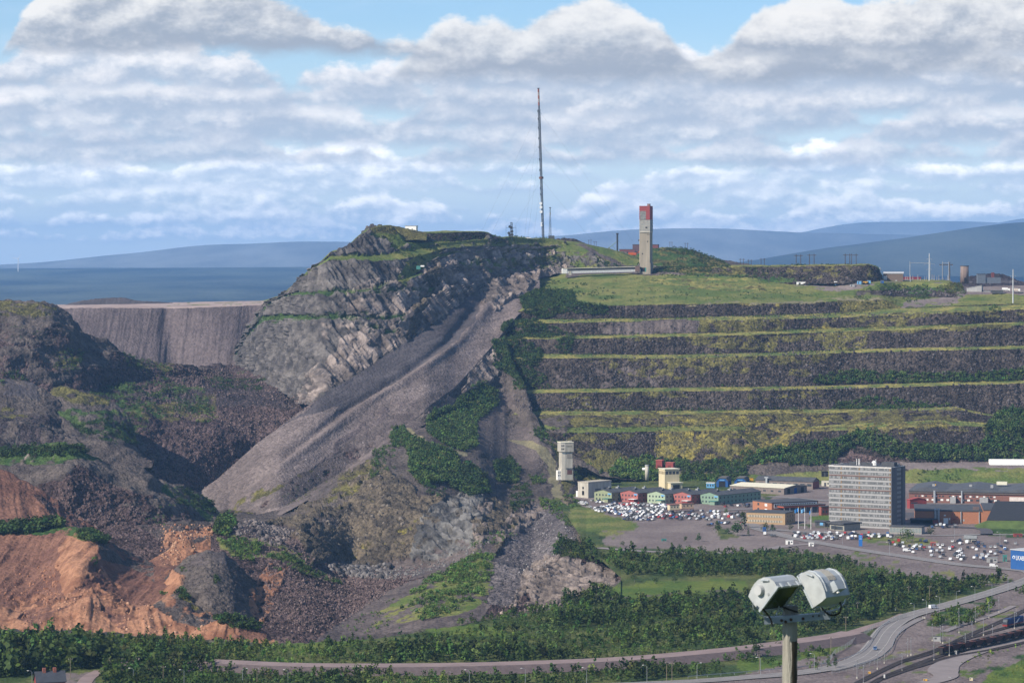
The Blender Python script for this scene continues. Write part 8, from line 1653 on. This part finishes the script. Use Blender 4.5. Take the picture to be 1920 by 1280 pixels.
def flood(name, origin, M, label, w, rear_detail):
    """housing: profile in local y (back) / z (up), swept along x; glass on the front"""
    r = empty(name, origin, 0, label, 'floodlight', 'floodlights on the wooden pole'); r.matrix_world = Matrix.Translation(origin) @ M @ Matrix.Scale(.93, 4)
    prof = [(-.02,-.22),(-.02,.22),(.05,.235),(.14,.215),(.21,.155),(.255,.06),(.265,-.03),(.25,-.14),(.225,-.215),(.12,-.225)]
    MB().xprism(prof, -w, w).build('housing', FLW, r, False)
    for s in (-1, 1): MB().xprism([(y*1.012-.001, z*1.012) for y, z in prof], s*w+(0.002 if s > 0 else -.012), s*w+(.012 if s > 0 else -.002)).build('side_plate', FLS, r)
    MB().box(-w-.02,w+.02,-.045,-.022,-.225,-.195).build('lower_rim', FLW, r); MB().box(-w-.02,w+.02,-.045,-.022,.21,.245).build('upper_rim', FLW, r)
    for s in (-1,1): MB().box(s*w-.018,s*w+.018,-.046,-.021,-.194,.209).build('side_rim', FLW, r)
    MB().box(-w+.02,w-.02,-.036,-.024,-.19,.205).build('glass', FG, r)
    for x in (-.75,0,.75): MB().box(x*w-.02,x*w+.02,-.06,.01,.246,.262).build('clip', FLW, r)
    for s in (-1,1): MB().box(s*w*.7-.02,s*w*.7+.02,-.065,-.02,-.24,-.226).build('clip', FLW, r)
    # knob on the end and adjusting lug
    for s in (-1,1):
        if not rear_detail: MB().tube((s*(w+.012),.14,-.01),(s*(w+.07),.14,-.01),.075,.062,18).build('knob', mat('knob_pale',(.40,.41,.41)), r); MB().tube((s*(w+.012),.015,.05),(s*(w+.02),.015,.05),.018,.018,12).build('bolt', STEEL, r)
        MB().path([(s*(w+.02),.12,.185),(s*(w+.035),.165,.15),(s*(w+.035),.20,.11)],.012,6).build('lug', FLW, r)
    if rear_detail:
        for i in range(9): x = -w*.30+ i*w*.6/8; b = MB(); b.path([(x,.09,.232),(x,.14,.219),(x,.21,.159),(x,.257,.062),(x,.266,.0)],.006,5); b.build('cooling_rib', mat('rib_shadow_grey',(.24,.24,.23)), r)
        MB().box(-w*.30,w*.36,.235,.34,-.17,-.04).build('ballast_box', FLW, r); MB().tube((w*.2,.29,-.20),(w*.2,.29,-.17),.02,.02,10).build('gland', WHITE, r)
        for s in (-1,1): MB().path([(s*w*.86,.06,.236),(s*w*.86,.14,.218),(s*w*.86,.212,.158),(s*w*.86,.258,.06),(s*w*.86,.267,-.03),(s*w*.86,.25,-.14)],.010,6).build('edge_bead', FLW, r)
    return r
# left lamp: glass towards the right, tipped down; right lamp: its back towards the viewer
def rot(yaw, pitch, roll=0): return Matrix.Rotation(R(yaw),4,'Z') @ Matrix.Rotation(R(pitch),4,'X') @ Matrix.Rotation(R(roll),4,'Y')
L1 = P(1460, 1117, DF-.25); f1 = flood('floodlight', L1, rot(45, 42), 'left floodlight, its greenish glass tipped down towards the right', .22, False)
L2 = P(1536, 1105, DF-.12); f2 = flood('floodlight', L2, rot(-135, 33), 'right floodlight, seen from its ribbed rounded back', .23, True)
# brackets and cables
def bow(name, pts, r_, m, par):
    return MB().path([Vector(p)-par.location for p in pts], r_, 6).build(name, m, par)
br = empty('lamp_bracket', P(1460,1160,DF-.16), 0, 'curved grey bracket under the left floodlight', 'bracket', 'lamp brackets'); 
def strap(par, pts, w_):
    q = [Vector(p)-par.location for p in pts]; b = MB()
    for a, c in zip(q, q[1:]):
        d = (c-a).normalized(); nrm = d.cross(Vector((0,1,0))).normalized()*.005; y = Vector((0,w_/2,0)); b.add([a-y-nrm,a+y-nrm,a+y+nrm,a-y+nrm,c-y-nrm,c+y-nrm,c+y+nrm,c-y+nrm],[(0,1,2,3),(4,7,6,5),(0,4,5,1),(1,5,6,2),(2,6,7,3),(3,7,4,0)])
    return b.build('strap', FLW, par)
strap(br, [P(1411,1128,DF-.35),P(1413,1142,DF-.30),P(1424,1152,DF-.22),P(1438,1157,DF-.16),P(1470,1156,DF-.15)], .05); strap(br, [P(1456,1152,DF-.16),P(1461,1136,DF-.2)], .04)
br2 = empty('lamp_bracket', P(1540,1150,DF-.1), 0, 'curved grey bracket under the right floodlight', 'bracket', 'lamp brackets'); strap(br2, [P(1586,1120,DF+.05),P(1583,1130,DF+.02),P(1572,1141,DF-.02),P(1556,1145,DF-.06),P(1536,1148,DF-.08)], .05); strap(br2, [P(1534,1124,DF-.1),P(1538,1136,DF-.09),P(1541,1146,DF-.08)], .05)
def cable(pts, label):
    q = [P(*p) for p in pts]; o = empty('cable', q[0], 0, label, 'cable', 'black cables of the floodlights'); c = []
    for i in range(len(q)-1):
        p0,p1,p2,p3 = q[max(i-1,0)],q[i],q[i+1],q[min(i+2,len(q)-1)]
        for k in range(6): t = k/6; c.append(.5*((2*p1)+(p2-p0)*t+(2*p0-5*p1+4*p2-p3)*t*t+(3*p1-p0-3*p2+p3)*t**3)-o.location)
    c.append(q[-1]-o.location); MB().path(c, .011, 7).build('sheath', BLACK, o)
cable([(1430,1140,DF-.36),(1438,1150,DF-.3),(1445,1160,DF-.27),(1448,1172,DF-.25)], 'black cable hanging past the left end of the bar'); cable([(1466,1136,DF-.2),(1480,1142,DF-.18),(1496,1147,DF-.15)], 'black cable running along the pole top'); cable([(1538,1134,DF-.16),(1547,1146,DF-.18),(1560,1153,DF-.16),(1574,1148,DF-.12),(1577,1134,DF-.08),(1572,1122,DF-.05)], 'black cable looping under the right floodlight')
# ------------------------------------------------------------------ single trees and bushes one can tell apart
def lone(name, px, py, hpx, label, cat, tint=DARK, kind='tree', wide=.9, n=170, z=0, D=None, group=None):
    D = D or dz(py, z); h = hpx*D/F; p = P(px, py, D); r = empty(name, p, 0, label, cat, group)
    rng = np.random.default_rng(int(px*3+py)); T = tints(1, tint, rng, .25)
    v, sh = crown_proto(rng, n, kind); v = v*np.array([h*wide,h*wide,h]); 
    o = mesh_obj('crown', v, np.arange(len(v)).reshape(-1,4), MT['leaf'], r); ca = o.data.color_attributes.new('Col','FLOAT_COLOR','POINT'); cc = np.ones((len(v),4), np.float32); cc[:,:3] = T*np.repeat(sh,4)[:,None]; ca.data.foreach_set('color', cc.ravel())
    b = MB(); b.tube((0,0,-.4),(.03*h,0,h*.5),.035*h,.018*h,6); b.tube((.03*h,0,h*.5),(0,.02*h,h*.85),.018*h,.006*h,5); b.tube((.01*h,0,h*.3),(.16*h,.05*h,h*.55),.014*h,.006*h,5); b.tube((.02*h,0,h*.35),(-.14*h,-.05*h,h*.62),.013*h,.006*h,5); b.build('trunk', MT['bark'], r); return r
lone('birch_tree',1345,1000,25,'dark birch standing first left of the group by the car park','tree',wide=1.3,n=240); lone('birch_tree',1364,1000,14,'low dark bush in the gap of the tree group by the car park','tree',wide=1.2); lone('birch_tree',1381,1004,33,'broad dark birch, tallest crown of the group by the car park','tree',wide=1.55,n=320); lone('spruce_tree',1394,990,33,'dark upright tree behind the broad birch','tree',wide=1.0,n=240); lone('spruce_tree',1403,1004,24,'slim dark spruce at the right of the tree group','tree',kind='spruce',wide=.6)
lone('bush',1700,1016,30,'big round dark bush in front of the glazed annex','bush',wide=1.45,n=300,kind='shrub'); lone('bush',1745,1003,19,'smaller round bush right of the glazed annex','bush',wide=1.3,kind='shrub',n=220); lone('bush',1286,1016,13,'small dark bush on the edge of the empty gravel yard','bush',wide=.9,kind='shrub'); lone('young_birch',1310,1015,18,'young birch alone on the rubble bank','tree',tint=MID,wide=1.2)
lone('young_birch',1362,963,11,'small green birch beside the dark cars','tree',tint=LIGHT,wide=1.4); lone('young_birch',1343,963,8,'smallest green birch beside the dark cars','tree',tint=LIGHT); lone('bush',1448,996,16,'dark birch at the corner of the tan brick office','bush',wide=1.5,n=240); lone('bush',1483,993,13,'round bush left of the flagpoles','bush',wide=1.1,kind='shrub'); lone('bush',1435,995,18,'birch left of the tan brick office corner','tree',wide=1.4,n=240)
for x,y,h_,l in [(1190,1090,14,'round bush in the meadow edge, left one'),(1228,1094,14,'round bush in the meadow edge, middle one'),(1264,1092,13,'round bush alone in the green meadow'),(1120,1112,16,'bush at the top of the pink rock wall, left one'),(1145,1108,12,'bush at the top of the pink rock wall, right one'),(1168,1024,11,'round bush on the lip above the wood'),(1060,1118,20,'dark bush growing on the pink rock wall'),(1125,1012,9,'small bush on the lip of the pit')]: lone('bush',x,y,h_,l,'bush',wide=1.3,kind='shrub',n=130)
for x,y,h_,l in [(1210,1040,18,'tall pointed birch at the upper edge of the wood, left one'),(1234,1042,20,'tall dark birch at the upper edge of the wood'),(1275,1034,18,'rounded birch at the upper edge of the wood'),(1315,1036,16,'birch at the upper edge of the wood, right one')]: lone('birch_tree',x,y,h_,l,'tree',wide=1.0)
for x,y,h_,l in [(1416,1232,34,'taller birch left of the floodlight pole'),(1524,1222,15,'spruce tip in the glade right of the floodlight pole'),(1537,1222,14,'second spruce tip in the glade right of the pole'),(1566,1252,22,'bushy birch by the road fence'),(1530,1250,20,'round bush behind the guard rail')]: lone('birch_tree',x,y,h_,l,'tree',wide=.9,n=220)
